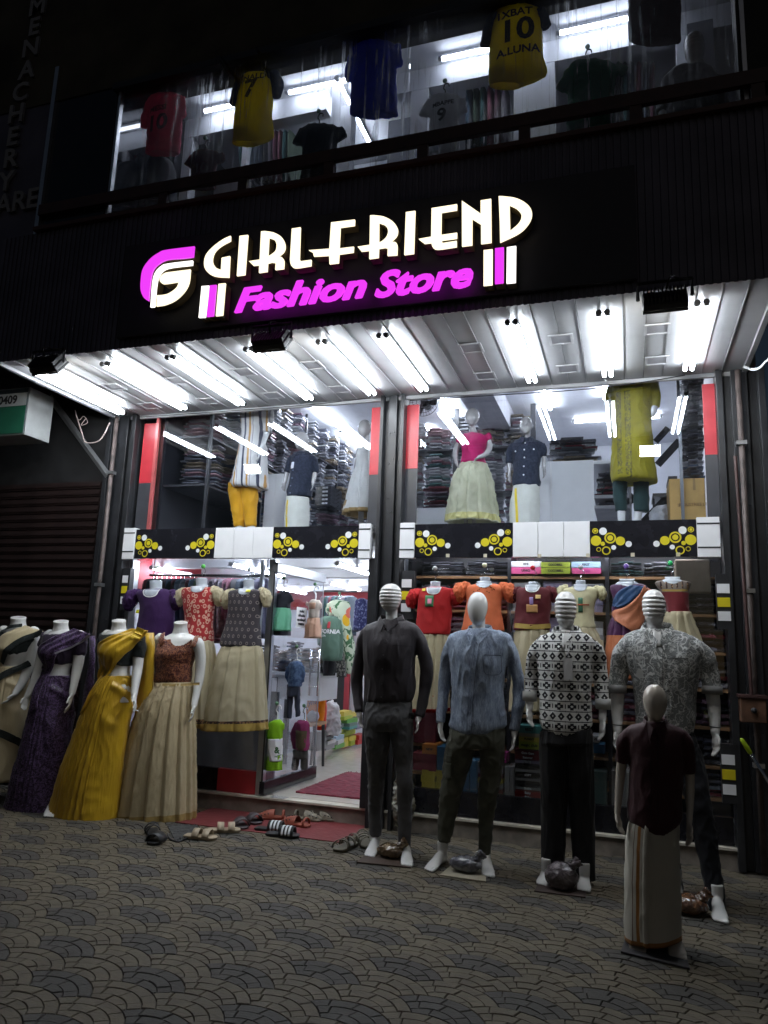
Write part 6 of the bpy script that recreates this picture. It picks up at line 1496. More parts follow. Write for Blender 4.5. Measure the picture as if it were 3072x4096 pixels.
t, o, Bv, Bk, so = tform('hanging form in a grey drop print top over a bordered cream skirt', cL, YF, (822, 404, 492, 33), [(760, 880, 464, .05), (705, 915, 484, .085), (705, 895, 570, .10), (690, 885, 660, .10), (660, 890, 760, .115), (655, 893, 800, .12), (670, 885, 812, .11)], [(695, 505, 26, 50), (925, 500, 28, 46)], DROP,
   [(668, 888, 800, .11), (645, 900, 880, .14), (615, 908, 1020, .16), (580, 915, 1160, .18), (555, 920, 1290, .185), (560, 918, 1312, .18)], [CRC, DRB, GLD], (826, 340), (.5, .55, .6), None, CRC, seed=33, sz=vband((.885, .92, 1), (.92, 1.1, 2)))
patch('paper_star', Bv, P(*cL(835, 475), YF).x, P(*cL(858, 475), YF).x, P(*cL(835, 485), YF).z, P(*cL(835, 468), YF).z, plain('yellow_star', (.7, .68, .02), .5), o, .012)
REDC = cloth('bright_red_cotton', (.48, .015, .018), trans=.3, rough=.7, wr=.35); ORC = cloth('orange_voile', (.72, .18, .07), trans=.3, rough=.7, wr=.4); MRC = cloth('maroon_cotton', (.11, .012, .018), trans=.3, rough=.7, wr=.35)
CRY = cloth('pale_cream_cotton', (.66, .62, .40), trans=.3, rough=.7, wr=.35)
t, o, Bv, Bk, so = tform('hanging form in a bright red top with a green peacock feather motif', cR, YF, (268, 305, 355, 24), [(230, 310, 330, .04), (196, 345, 345, .07), (190, 340, 400, .09), (186, 336, 470, .09), (182, 332, 528, .10), (186, 330, 540, .095)], [(170, 372, 26, 32), (352, 368, 22, 30)], REDC,
   [(195, 325, 535, .09), (185, 325, 640, .11), (175, 322, 760, .12), (165, 320, 880, .13)], [CRC, REDC], (265, 247), (.35, .37, .38), TRW, seed=34, sz=vband((.96, 1.1, 1)))
patch('feather_motif', Bv, P(*cR(234, 370), YF).x, P(*cR(272, 370), YF).x, P(*cR(234, 420), YF).z, P(*cR(234, 370), YF).z, plain('green_feather', (.03, .16, .06), .6), o, .003); patch('feather_eye', Bv, P(*cR(246, 385), YF).x, P(*cR(264, 385), YF).x, P(*cR(246, 408), YF).z, P(*cR(246, 385), YF).z, plain('pink_eye', (.6, .2, .3), .6), o, .008)
patch('price_sticker', Bv, P(*cR(216, 338), YF).x, P(*cR(232, 338), YF).x, P(*cR(216, 351), YF).z, P(*cR(216, 338), YF).z, plain('yellow_sticker2', (.75, .65, .05), .5), o, .008)
t, o, Bv, Bk, so = tform('hanging form in an orange puff sleeve top with mirror dots, behind the egg-head mannequin', cR, YF, (487, 286, 330, 26), [(445, 535, 315, .04), (398, 575, 335, .07), (405, 560, 390, .09), (398, 560, 450, .10), (385, 572, 515, .11), (388, 568, 524, .105)], [(378, 345, 28, 36), (592, 345, 28, 36)], ORC, [(410, 545, 520, .09), (400, 545, 700, .12)], CRC, (485, 233), (.6, .6, .4), None, seed=35)
for k in range(16):
    x, y = 440+random.random()*100, 322+random.random()*45; q = P(*cR(x, y), YF); yy = front(Bv, q.x, q.z)
    if yy: obj('mirror_dot', MB().tube([(q.x, yy-.006, q.z), (q.x, yy-.001, q.z)], .004, 8), plain('mirror_gold', (.8, .6, .3), .1, 1, 0) if k == 0 else bpy.data.materials['mirror_gold'], o)
t, o, Bv, Bk, so = tform('hanging form in a maroon top with gold hem band and a swan motif', cR, YF, (700, 306, 345, 25), [(665, 740, 330, .04), (622, 785, 345, .07), (625, 780, 400, .09), (620, 775, 460, .09), (612, 775, 512, .10), (616, 772, 520, .095)], [(618, 355, 20, 30), (785, 355, 20, 30)], MRC,
   [(625, 765, 510, .09), (615, 770, 620, .11), (605, 775, 800, .12), (600, 775, 880, .12)], CRC, (698, 244), (.55, .02, .03), TRW, seed=36)
stuck('gold_hem', Bv, XZ(cR, [(613, 498), (700, 506), (774, 500)], YF-.1), .036, GLD, o); patch('swan_motif', Bv, P(*cR(676, 400), YF).x, P(*cR(725, 400), YF).x, P(*cR(676, 445), YF).z, P(*cR(676, 410), YF).z, plain('gold_print', (.42, .22, .08), .5), o, .003); patch('swan_neck', Bv, P(*cR(690, 378), YF).x, P(*cR(706, 378), YF).x, P(*cR(676, 412), YF).z, P(*cR(676, 378), YF).z, plain('blue_print', (.25, .16, .35), .5), o, .003)
patch('price_sticker', Bv, P(*cR(716, 368), YF).x, P(*cR(738, 368), YF).x, P(*cR(716, 385), YF).z, P(*cR(716, 368), YF).z, plain('tan_sticker', (.75, .5, .2), .5), o, .009)
t, o, Bv, Bk, so = tform('hanging form in a pale cream top with a peacock feather and flute motif', cR, YF, (910, 300, 345, 26), [(870, 955, 328, .04), (828, 990, 345, .07), (840, 975, 400, .09), (845, 968, 460, .09), (845, 978, 505, .10), (848, 975, 512, .095)], [(825, 345, 18, 26), (1000, 348, 20, 30)], CRY,
   [(855, 970, 505, .09), (850, 990, 560, .11), (845, 1010, 640, .12)], CRC, (910, 242), (.3, .3, .32), None, seed=37)
patch('feather_motif', Bv, P(*cR(902, 380), YF).x, P(*cR(922, 380), YF).x, P(*cR(905, 445), YF).z, P(*cR(905, 380), YF).z, plain('dark_green_feather', (.02, .10, .05), .6), o, .003); patch('flute', Bv, P(*cR(900, 410), YF).x, P(*cR(950, 410), YF).x, P(*cR(905, 414), YF).z, P(*cR(905, 408), YF).z, plain('red_brown_flute', (.4, .08, .03), .6), o, .006)
t, o, Bv, Bk, so = tform('hanging form in a purple child saree with a blue and copper drape', cR, YF, (1115, 296, 322, 28), [(1080, 1160, 312, .04), (1042, 1205, 330, .07), (1055, 1195, 390, .09), (1060, 1185, 450, .09), (1045, 1190, 490, .10)], [], cloth('purple_silk', (.05, .008, .05), rough=.5, wr=.4),
   [(1045, 1185, 470, .10), (1030, 1195, 560, .12), (1025, 1200, 640, .13), (1035, 1200, 740, .13)], cloth('purple_copper_silk', fn=lambda t: t.mix(t.z.lt(-.42), (.05, .008, .05), (.42, .14, .06)), rough=.5, wr=.4), (1111, 237), (.15, .08, .35), None, seed=38)
BS = joinbvh(*[c for c in t.children])
obj('blue_drape', drape(BS, PP(cR, [(1130, 325), (1080, 350), (1055, 385), (1050, 415)], YF), PP(cR, [(1205, 330), (1175, 360), (1120, 410), (1070, 425)], YF), 14, 8, .012, .004, fold=lambda u, v: .004*math.sin(v*16)), cloth('peacock_blue_silk', (.015, .05, .13), rough=.45), t, True)
obj('copper_drape', drape(BS, PP(cR, [(1190, 325), (1165, 370), (1110, 420), (1050, 440), (1060, 480)], YF), PP(cR, [(1225, 345), (1200, 430), (1185, 500), (1150, 530), (1140, 530)], YF), 16, 10, .02, .004, fold=lambda u, v: .004*math.sin(v*18)), cloth('copper_silk', (.40, .14, .07), rough=.45, wr=.5), t, True)
t, o, Bv, Bk, so = tform('hanging form in a brown striped brocade bodice with maroon waist, rightmost', cR, YF, (1315, 286, 312, 28), [(1275, 1355, 300, .04), (1240, 1395, 310, .06), (1262, 1390, 345, .08), (1285, 1388, 400, .09), (1288, 1392, 445, .09)], [], cloth('maroon_waist_cloth', fn=lambda t: t.mix(t.z.gt(-.115), (.14, .012, .018), (.16, .13, .11)), rough=.7),
   [(1288, 1395, 440, .09), (1278, 1412, 490, .11), (1268, 1440, 565, .13), (1270, 1440, 640, .13)], CRC, (1306, 224), (.02, .42, .12), None, seed=39)
stuck('gold_line', Bv, XZ(cR, [(1262, 346), (1320, 349), (1390, 346)], YF), .014, GLD, o)
for k in range(6): stuck('brocade_stripe', Bv, XZ(cR, [(1262+k*24, 308), (1266+k*23, 340)], YF), .012, DRB, o, .003)
for k, (x, y) in enumerate(((322, 191), (488, 191), (728, 192), (942, 190), (1140, 187), (1341, 186))):
    q = P(*cR(x, y), 5.88); tag(obj('hook_pad', MB().box(q.x-.014, q.x+.014, 5.872, 5.882, q.z-.014, q.z+.014), plain('ivory_pad', (.6, .55, .42), .5)), 'small ivory hook pad on the band above the %s form' % ('red', 'orange', 'maroon', 'cream', 'purple', 'brown')[k], 'hook')

# ------------------------------------------------------------ the glass door, opened inward
c4b = crop(3.6065, 1040, 2220); c5b = crop(3.6065, 1040, 2700)
def hung(label, f_, Y, rows, tubes, mat, hanger=None, group=None, name='hanging_garment', cat='garment', seed=0, vox=.009, hmat=None, flat=(.4, 1), direct_=False, fold=None, zones=None, wr=.006, cr=.006, hw_=None):
    p = P(*f_((rows[0][0]+rows[0][1])/2, rows[0][2]), Y); t = thing(name, (p.x, Y, p.z), label, cat, group)
    o, Bv = garment('cloth', t, f_, Y, mat, rows, tubes, seed=seed, vox=vox, wr=wr, cr=cr, flat=flat, fold=fold, zones=zones, rk=4, n=72 if direct_ else 32)
    if hanger:
        x, y0, y1, hw = hanger; a, b = P(*f_(x, y0), Y), P(*f_(x, y1), Y); r = pxr(f_, x, y1, hw, Y); k = (a.z-b.z)
        m_ = hmat or K['blackpl']
        h_ = [b, b+Vector((0, 0, k*.45)), b+Vector((-k*.12, 0, k*.62)), b+Vector((0, 0, k*.95)), b+Vector((k*.22, 0, k*.9)), b+Vector((k*.25, 0, k*.7))]
        ho = obj('hanger', MB().tube(smoothpath(h_, 4), max(.004, k*.05), 6), m_, t, True)
        obj('hanger_arms', MB().tube([b+Vector((-r, 0, -r*.42)), b, b+Vector((r, 0, -r*.42))], .008, 6), m_, ho, True)
        obj('suction_cup', MB().ball(a+Vector((0, -.01, .012)), .018, .014, .018, 10), plain('green_cup', (.10, .22, .12), .3) if 'green_cup' not in bpy.data.materials else bpy.data.materials['green_cup'], ho, True)
    return t, o, Bv
D = thing('glass_door', (-3.0, 5.98, SIL), 'clear glass door swung inward with black bottom rail and steel bar handles', 'door'); D['kind'] = 'thing'
DX0, DY0, DX1, DY1 = -3.0, 5.96, -2.955, 6.98
def doorbox(y0, y1, z0, z1, th, off=0): 
    k = (DX1-DX0)/(DY1-DY0); f = lambda y: DX0+(y-DY0)*k+off
    return MB().add([(f(y0)-th/2, y0, z0), (f(y0)+th/2, y0, z0), (f(y1)+th/2, y1, z0), (f(y1)-th/2, y1, z0), (f(y0)-th/2, y0, z1), (f(y0)+th/2, y0, z1), (f(y1)+th/2, y1, z1), (f(y1)-th/2, y1, z1)], [(3, 2, 1, 0), (4, 5, 6, 7), (0, 1, 5, 4), (1, 2, 6, 5), (2, 3, 7, 6), (3, 0, 4, 7)])
obj('door_glass', doorbox(DY0+.005, DY1, SIL+.12, 2.05, .009), K['glass'], D)
obj('edge_strip', doorbox(DY0-.004, DY0+.004, SIL+.12, 2.05, .012), K['blackpl'], D)
obj('edge_strip', doorbox(DY1, DY1+.006, SIL+.12, 2.05, .010), K['alu'], D)
obj('bottom_rail', doorbox(DY0, DY1, SIL+.012, SIL+.119, .05), K['blackg'], D, bevel=.003)
obj('top_rail', doorbox(DY0, DY1, 2.051, 2.14, .05), plain('grey_top_rail', (.2, .21, .23), .4, .4), D, bevel=.003)
for y in (DY1-.10,):
    for s_ in (-.045, .045):
        obj('handle_bar', MB().tube([(-2.965+s_, y, .93), (-2.965+s_, y, 1.38)], .011, 10), K['chrome'], D, True)
    for z in (1.02, 1.30): obj('handle_stud', MB().tube([(-3.01, y, z), (-2.92, y, z)], .006, 8), K['chrome'], D)
na = PX(*c4b(490, 740), -2.955); nb_ = PX(*c4b(705, 740), -2.955); nz0 = PX(*c4b(690, 1060), -2.955).z; yc = (na.y+nb_.y)/2; zc = (na.z+nz0)/2
nn = thing('paper_notice', (-2.95, yc, nz0), 'white paper notice with black handwritten lettering stuck on the glass door', 'notice')
obj('paper', MB().box(-2.9515, -2.9505, yc-.115, yc+.115, nz0, na.z), K['white'], nn)
ink = plain('black_ink', (.02, .02, .03), .7); hh = (na.z-nz0)
for k, s_ in enumerate(('ലേഡീസ്', 'സ്റ്റാഫിനെ', 'ആവശ്യമുണ്ട്', '9744889696')):
    text('line', s_, hh*.17, (-2.948, yc, na.z-hh*(.2+.21*k)), ink, nn, bold=.0, rz=90, sx=.75 if k < 3 else .8)
CH = 'children\'s sets hung on the glass door'
MINT = cloth('mint_voile', (.22, .62, .42), trans=.3, wr=.3); PCH = cloth('peach_voile', (.80, .52, .38), trans=.3, wr=.3); NVB = cloth('navy_bodice', (.02, .022, .035))
t, o, Bv = hung('small dress with navy bodice and mint green gathered skirt on the glass door', c4b, 6.12, [(290, 400, 520, .02), (235, 445, 600, .05), (225, 430, 720, .06), (215, 425, 770, .06)], [[(260, 580, 40, 0), (215, 690, 36, 0)], [(410, 580, 40, 0), (450, 680, 34, 0)]], NVB, (350, 350, 530, 60), CH, seed=41, hmat=K['white'])
o, Bk = garment('mint_skirt', t, c4b, 6.12, MINT, [(225, 425, 765, .06), (180, 425, 900, .09), (140, 420, 1100, .11)], seed=42, fold=pleat(9, .02, 1)); garment('black_hem', t, c4b, 6.13, NVB, [(150, 418, 1080, .10), (120, 420, 1160, .10)], seed=43)
t, o, Bv = hung('small peach dress with a wide collar hung beside the paper notice', c4b, 6.6, [(745, 850, 650, .02), (700, 880, 700, .04), (708, 852, 800, .05), (702, 850, 910, .055)], [[(700, 690, 40, 0), (665, 730, 26, 0)], [(860, 700, 40, 0), (880, 780, 22, 0)]], cloth('white_peach_voile', (.74, .66, .60), trans=.3), (800, 440, 660, 60), CH, seed=44, hmat=K['white'])
garment('peach_skirt', t, c4b, 6.6, PCH, [(702, 850, 905, .055), (690, 850, 1000, .08), (660, 850, 1200, .10)], seed=45, fold=pleat(8, .018, 2)); patch('collar', Bv, P(*c4b(735, 700), 6.6).x, P(*c4b(830, 700), 6.6).x, P(*c4b(735, 780), 6.6).z, P(*c4b(735, 690), 6.6).z, PCH, o, .004)
DEN = cloth('denim_cloth', fn=lambda t: t.mix(t.noise(40, 3).step(.35, .65), (.03, .06, .14), (.09, .15, .27)), wr=.4)
t, o, Bv = hung('small denim jacket and trousers set on the glass door below the notice', c4b, 6.35, [(480, 570, 1530, .02), (430, 610, 1570, .05), (425, 610, 1700, .06), (420, 600, 1850, .06), (405, 585, 1900, .06)], [[(445, 1590, 40, 0), (390, 1720, 40, 0), (430, 1850, 30, 0)], [(600, 1590, 40, 0), (620, 1700, 36, 0), (610, 1830, 30, 0)]], DEN, (535, 1340, 1510, 50), CH, seed=46, hmat=K['white'])
garment('trousers', t, c5b, 6.35, cloth('dark_denim', (.03, .035, .06)), [(400, 578, 130, .05), (396, 578, 300, .05)], [[(435, 290, 40, 0), (430, 430, 36, 0), (418, 620, 30, 0)], [(530, 290, 40, 0), (540, 430, 36, 0), (548, 600, 30, 0)]], seed=47)
LIME = cloth('lime_jersey', (.30, .62, .02), trans=.3, wr=.2)
t, o, Bv = hung('lime green and white child set at the bottom of the glass door', c5b, 6.05, [(200, 280, 650, .02), (150, 320, 690, .045), (120, 320, 800, .055), (118, 318, 920, .055)], [[(160, 700, 34, 0), (120, 800, 34, 0), (112, 890, 30, 0)], [(310, 700, 34, 0), (330, 790, 28, 0)]], LIME, (250, 430, 640, 50), CH, seed=48, hmat=K['white'])
o, Bk = garment('white_panel', t, c5b, 6.05, K['white'], [(118, 318, 915, .055), (120, 312, 1080, .06), (128, 308, 1240, .06)], seed=49); gr = plain('green_print', (.05, .16, .06), .7)
text('print', '&', .07, (P(*c5b(245, 1050), 5.9).x, 5.9, P(*c5b(245, 1050), 6.05).z), gr, o, bold=.003, B=Bk); text('print', 'green friends', .016, (P(*c5b(240, 1140), 5.9).x, 5.9, P(*c5b(240, 1140), 6.05).z), gr, o, B=Bk)
garment('shorts', t, c5b, 6.05, LIME, [(105, 305, 1225, .05), (98, 303, 1370, .055)], seed=50, fold=pleat(5, .015, 0))
MAG = cloth('magenta_jersey', (.26, .03, .12)); KHK = cloth('olive_brown_jersey', (.10, .075, .04))
t, o, Bv = hung('magenta sleeved child top with olive body and grey shorts at the door end', c5b, 6.6, [(560, 680, 650, .02), (530, 705, 700, .05), (530, 710, 850, .06), (520, 700, 1080, .06)], [[(545, 700, 36, 0), (480, 850, 38, 0), (495, 1070, 26, 0)], [(690, 700, 30, 0), (700, 800, 24, 0)]], MAG, (640, 460, 650, 50), CH, seed=51, hmat=K['chrome'])
patch('olive_panel', Bv, P(*c5b(540, 780), 6.6).x, P(*c5b(700, 780), 6.6).x, P(*c5b(540, 1070), 6.6).z, P(*c5b(540, 790), 6.6).z, KHK, o, .003)
garment('shorts', t, c5b, 6.6, cloth('grey_green_short', (.06, .06, .055)), [(482, 692, 1080, .05), (478, 692, 1200, .055)], [[(520, 1190, 50, 0), (500, 1370, 42, 0)], [(640, 1190, 50, 0), (640, 1360, 42, 0)]], seed=52)

# ------------------------------------------------------------ ground floor inside
def q5(f_, x, y, Y): return P(*f_(x, y), Y)
ct_ = thing('display_counter', (-4.0, 7.4, SIL), 'long white counter with folded clothes behind the left window and door', 'counter')
xa, xb = -5.0, q5(c5b, 860, 300, 7.4).x; za, zb = q5(c5b, 700, 370, 7.4).z, q5(c4b, 300, 1690, 7.4).z
obj('body', MB().box(xa, xb, 7.4, 7.9, za, zb-.03), K['white'], ct_, bevel=.004); obj('top', MB().box(xa, xb+.02, 7.38, 7.92, zb-.028, zb), K['white'], ct_)
for x_ in (xa+.05, -4.2, xb-.5): obj('leg', MB().box(x_, x_+.05, 7.6, 7.65, SIL+.002, za-.002), plain('grey_leg', (.18, .18, .19), .6) if x_ < -4.9 else bpy.data.materials['grey_leg'], ct_)
a_ = q5(c4b, 170, 1760, 7.4); b_ = q5(c4b, 245, 2020, 7.4)
for bx in ((a_.x, b_.x, a_.z-.006, a_.z), (a_.x, b_.x, b_.z, b_.z+.006), (a_.x, a_.x+.006, b_.z, a_.z), (b_.x-.006, b_.x, b_.z, a_.z)): obj('sticker_outline', MB().box(bx[0], bx[1], 7.396, 7.399, bx[2], bx[3]), K['blackpl'], ct_)
WHF = [film('film_white', (.5, .5, .5), (.78, .78, .78)), film('film_cream', (.45, .36, .25), (.65, .55, .42))]; BRF = [film('film_brown', (.12, .06, .05), (.28, .18, .14))]
for k, (x0, x1, yt, ms, nm) in enumerate(((-40, 130, 1300, [SL, IN], 'dark'), (150, 330, 1380, BRF, 'brown'), (345, 470, 1250, [IN, BL], 'navy'), (500, 690, 1350, WHF, 'white and cream'), (700, 870, 1340, WHF, 'white'))):
    A, Bq = q5(c4b, x0, 1690, 7.45), q5(c4b, x1, yt, 7.45)
    stack(A.x, Bq.x, 7.45, 7.8, zb+.002, Bq.z, .032, ms, 'folded %s garment in a pile on the white counter' % nm, 'folded clothes on the counter', jit=.012)
rl_ = thing('clothes_rail', (-3.9, 6.75, 2.0), 'black clothes rail hung with garments behind the left window', 'clothes rail')
r0, r1 = q5(cL, 225, 378, 6.75), q5(cL, 960, 378, 6.75); obj('rail', MB().tube([r0, (r1.x, r1.y, r0.z)], .014, 8), K['blackpl'], rl_, True)
for x in (r0.x+.05, r1.x-.05): obj('rail_hook', MB().tube([(x, 6.75, r0.z), (x, 6.75, 2.29)], .008, 6), K['chrome'], rl_)
HC = [cloth('rail_cloth_%d' % i, c_) for i, c_ in enumerate(((.02, .03, .05), (.04, .07, .11), (.03, .08, .08), (.10, .03, .05), (.015, .015, .02), (.08, .10, .13), (.03, .05, .03), (.16, .05, .07), (.12, .10, .12)))]
nms = ('ink blue', 'steel blue', 'dark teal', 'dark wine', 'black', 'grey blue', 'dark green', 'dusty rose', 'mauve grey')
for k in range(24):
    x = 245+k*27.5+random.uniform(-5, 5); ci = random.randrange(9); yb = random.uniform(640, 800)
    t, o, _ = hung('%s garment hanging edge-on, number %s position from the left on the inner rail' % (nms[ci], ('first', 'second', 'third', 'fourth', 'fifth', 'sixth', 'seventh', 'eighth', 'ninth', 'tenth', 'eleventh', 'twelfth', 'thirteenth', 'fourteenth', 'fifteenth', 'sixteenth', 'seventeenth', 'eighteenth', 'nineteenth', 'twentieth', 'twenty-first', 'twenty-second', 'twenty-third', 'last')[k]) if False else '%s garment hanging edge-on, %s from the left on the inner rail' % (nms[ci], ('first', 'second', 'third', 'fourth', 'fifth', 'sixth', 'seventh', 'eighth', 'ninth', 'tenth', 'eleventh', 'twelfth', 'thirteenth', 'fourteenth', 'fifteenth', 'sixteenth', 'seventeenth', 'eighteenth', 'nineteenth', 'twentieth', 'twenty-first', 'twenty-second', 'twenty-third', 'twenty-fourth')[k]),
        cL, 6.75, [(x-4, x+4, 398, .03), (x-11, x+11, 425, .17), (x-12, x+12, 520, .19), (x-13, x+13, yb, .2)], (), HC[ci], None, 'garments on the inner rail', seed=60+k, direct_=False, cr=.004)
    h_ = q5(cL, x, 398, 6.75); obj('hanger_hook', MB().tube([h_-Vector((0, 0, .01)), h_+Vector((0, 0, .03)), h_+Vector((.006, 0, .045))], .003, 5), K['chrome'], t)
FLO = cloth('leaf_and_citrus_cloth', fn=lambda t: t.mix(t.voro(5, 'F1', (1, 1, .8)).lt(.30), t.mix(t.noise(12, 1, (1, 1, .6), .5, 1.5).gt(.55), (.55, .62, .48), (.06, .15, .07)), t.mix(t.noise(3, 1).gt(.52), (.70, .40, .02), (.62, .14, .10))), wr=.3)
GRS = cloth('grey_green_sweat', (.09, .16, .12), wr=.3); NVD = cloth('blue_speckled_cloth', fn=lambda t: t.mix(t.noise(40, 2).gt(.56), (.03, .035, .12), (.16, .18, .32)), wr=.3)
hung('long dress with large green leaf and citrus print inside the doorway', c4b, 7.55, [(1090, 1200, 650, .02), (1000, 1295, 700, .06), (1060, 1290, 850, .08), (1130, 1300, 1000, .07), (1190, 1350, 1250, .08), (1240, 1385, 1500, .09), (1250, 1390, 1715, .09)], [[(1010, 700, 50, 0), (1000, 790, 55, 0), (1040, 870, 40, 0)]], FLO, (1150, 570, 660, 60), None, seed=90, hmat=K['chrome'])
t, o, Bv = hung('grey green sweatshirt with white college lettering inside the doorway', c4b, 7.35, [(950, 1060, 880, .03), (880, 1130, 915, .07), (870, 1150, 1000, .10), (885, 1155, 1200, .11), (895, 1150, 1400, .11), (905, 1140, 1500, .10), (910, 1130, 1520, .09)], [[(885, 930, 40, 0), (860, 1050, 36, 0), (858, 1300, 30, 0)], [(1130, 940, 40, 0), (1155, 1100, 40, 0), (1165, 1300, 34, 0), (1160, 1520, 28, 0)]], GRS, (985, 800, 880, 50), None, seed=91)
text('lettering', 'CALIFORNIA', .060, (q5(c4b, 985, 1108, 7.35).x, 7.2, q5(c4b, 985, 1108, 7.35).z), K['white'], o, bold=.002, B=Bv, sx=.85); text('lettering', 'USA', .030, (q5(c4b, 970, 1168, 7.35).x, 7.2, q5(c4b, 970, 1168, 7.35).z), K['white'], o, B=Bv)
patch('red_tag', Bv, q5(c4b, 955, 970, 7.2).x, q5(c4b, 990, 970, 7.2).x, q5(c4b, 955, 1060, 7.35).z, q5(c4b, 955, 965, 7.35).z, K['red'], o, .012)
hung('blue speckled blouse hanging at the right edge of the doorway', c4b, 8.4, [(1440, 1500, 625, .03), (1390, 1550, 680, .08), (1370, 1560, 900, .10), (1365, 1555, 1090, .10)], (), NVD, None, None, seed=92, direct_=True, fold=pleat(7, .03, 1))
hung('black skirt with patterned side hanging under the sweatshirt', c4b, 7.45, [(920, 1080, 1510, .07), (925, 1075, 1640, .08), (930, 1060, 1740, .08)], (), HC[4], None, None, seed=93, fold=pleat(5, .015, 2))
hung('patterned grey trousers hanging between sweatshirt and leaf print dress', c4b, 7.7, [(1110, 1200, 1080, .05), (1110, 1215, 1400, .06), (1125, 1225, 1760, .06)], (), cloth('snake_print', fn=f_paisley((.05, .05, .05), (.4, .38, .35), 40)), None, None, seed=94, fold=pleat(4, .015, 2))
for k in range(13):
    x = 950+k*32; ci = random.randrange(9); hung('%s garment on the far rail, %s from the left' % (nms[ci], ('first', 'second', 'third', 'fourth', 'fifth', 'sixth', 'seventh', 'eighth', 'ninth', 'tenth', 'eleventh', 'twelfth', 'thirteenth')[k]), c4b, 9.0, [(x-6, x+6, 590, .03), (x-16, x+16, 640, .2), (x-18, x+18, 900, .22), (x-18, x+18, 1150+random.uniform(-60, 200), .22)], (), HC[ci], None, 'garments on the far rail', seed=100+k)
rl_ = thing('clothes_rail', (-3.4, 9, 2.0), 'far black clothes rail under the red wall band', 'clothes rail'); r0, r1 = q5(c4b, 930, 520, 9.0), q5(c4b, 1400, 520, 9.0); obj('rail', MB().tube([r0, (r1.x, 9.0, r0.z)], .014, 8), K['blackpl'], rl_, True)
hung('patterned lilac dress hanging beside the door post inside', cL, 6.6, [(870, 930, 400, .04), (850, 950, 440, .08), (865, 950, 560, .09), (870, 955, 760, .10)], (), cloth('lilac_print', fn=lambda t: t.mix(t.voro(30, 'F1').lt(.25), (.20, .20, .30), (.08, .08, .16))), None, None, seed=95, fold=pleat(6, .02, 0))
ORT = cloth('orange_jersey_cloth', (.80, .26, .0), trans=.3, wr=.25)
t, o, Bv = hung('bright orange T-shirt with handwritten print hanging low beyond the door', c5b, 7.9, [(850, 940, 0, .04), (780, 960, 20, .06), (720, 950, 150, .09), (690, 930, 400, .10), (672, 900, 735, .10)], [[(930, 30, 50, 0), (968, 160, 38, 0), (968, 240, 30, 0)]], ORT, None, None, seed=96)
text('print', 'lynn', .09, (q5(c5b, 800, 385, 7.9).x, 7.7, q5(c5b, 800, 385, 7.9).z), ink, o, B=Bv, shear=.3, roll=-12)
hung('red long shirt behind the orange T-shirt', c5b, 8.05, [(880, 950, 300, .05), (880, 948, 500, .06), (830, 946, 790, .06)], (), cloth('red_cotton', (.55, .03, .01)), None, None, seed=97)
st_ = thing('stool', (q5(c5b, 780, 700, 7.6).x, 7.6, SIL), 'small wooden stool with dark legs carrying a white plastic bundle', 'stool')
a_ = q5(c5b, 700, 670, 7.6); b_ = q5(c5b, 890, 670, 7.6); obj('seat', MB().box(a_.x, b_.x, 7.45, 7.75, a_.z-.03, a_.z), K['wood'], st_, bevel=.004)
for x, y, dx in ((a_.x+.03, 7.48, -.03), (b_.x-.03, 7.48, .02), (a_.x+.03, 7.72, -.03), (b_.x-.03, 7.72, .02)): obj('leg', MB().tube([(x, y, a_.z-.03), (x+dx, y, SIL)], [.02, .015], 8), blackm, st_)
t = thing('plastic_bundle', (a_.x+.05, 7.6, a_.z), 'small white knotted plastic bundle lying on the stool', 'plastic bag'); meshobj('bag_body', remesh(MB().ball((a_.x+.05, 7.6, a_.z+.055), .06, .06, .055, 16), .007, K['white'], 1, .01, (30, 30, 30), 1, .01), t)
p_ = q5(c5b, 1015, 780, 8.4); t = thing('plastic_bag', (p_.x, 8.4, p_.z), 'big white filled plastic bag beside the shoe boxes', 'plastic bag')
q_ = q5(c5b, 1010, 380, 8.4); meshobj('bag_body', remesh(MB().tube([(p_.x, 8.4, p_.z-.05), (p_.x, 8.4, (p_.z*.6+q_.z*.4)), (p_.x, 8.4, q_.z-.06), (p_.x-.02, 8.4, q_.z)], [.10, .11, .07, .03], 16), .012, plain('white_film2', (.55, .55, .58), .3), 1, .03, (12, 12, 12), 4, .02), t)
bxc = {'lime': (.35, .42, .04), 'green': (.10, .30, .05), 'white': (.62, .62, .62), 'red': (.45, .03, .03), 'pink': (.62, .10, .25), 'pale blue': (.35, .48, .58), 'teal': (.08, .28, .26), 'yellow': (.52, .42, .06), 'black': (.03, .03, .03), 'orange': (.50, .18, .03), 'maroon': (.14, .02, .03), 'grey': (.28, .28, .28), 'beige': (.35, .30, .22), 'blue': (.03, .12, .22), 'magenta': (.35, .03, .18), 'grey green': (.12, .18, .16), 'dark red': (.20, .03, .04), 'lilac': (.25, .22, .32)}
BXMAT = {k: plain('box_'+k.replace(' ', '_'), c_, .4) for k, c_ in bxc.items()}
def cbox(f_, x0, x1, y0, y1, Y, col, label, dep=.22, txt=None, tc=None, group=None, name='shoe_box', rz=0, cat='box', tsz=.5):
    a, b = P(*f_(x0, y1), Y), P(*f_(x1, y0), Y); w_, h_ = b.x-a.x, b.z-a.z
    o = item(BXM, name, ((a.x+b.x)/2, Y+dep/2, (a.z+b.z)/2), (w_, dep, h_), BXMAT[col], label, cat, group, rz); o.rotation_euler = (0, 0, rz)
    if txt:
        me = textmesh(txt, h_*tsz, .0005, .001); me.materials.append(tc or K['blackpl'])
        me.transform(Matrix.Diagonal((1/w_, 1/h_, 1, 1))); me.transform(Matrix.Rotation(rad(90), 4, 'X')); l_ = put('lettering', me, o, (0, -.506, 0))
    return o
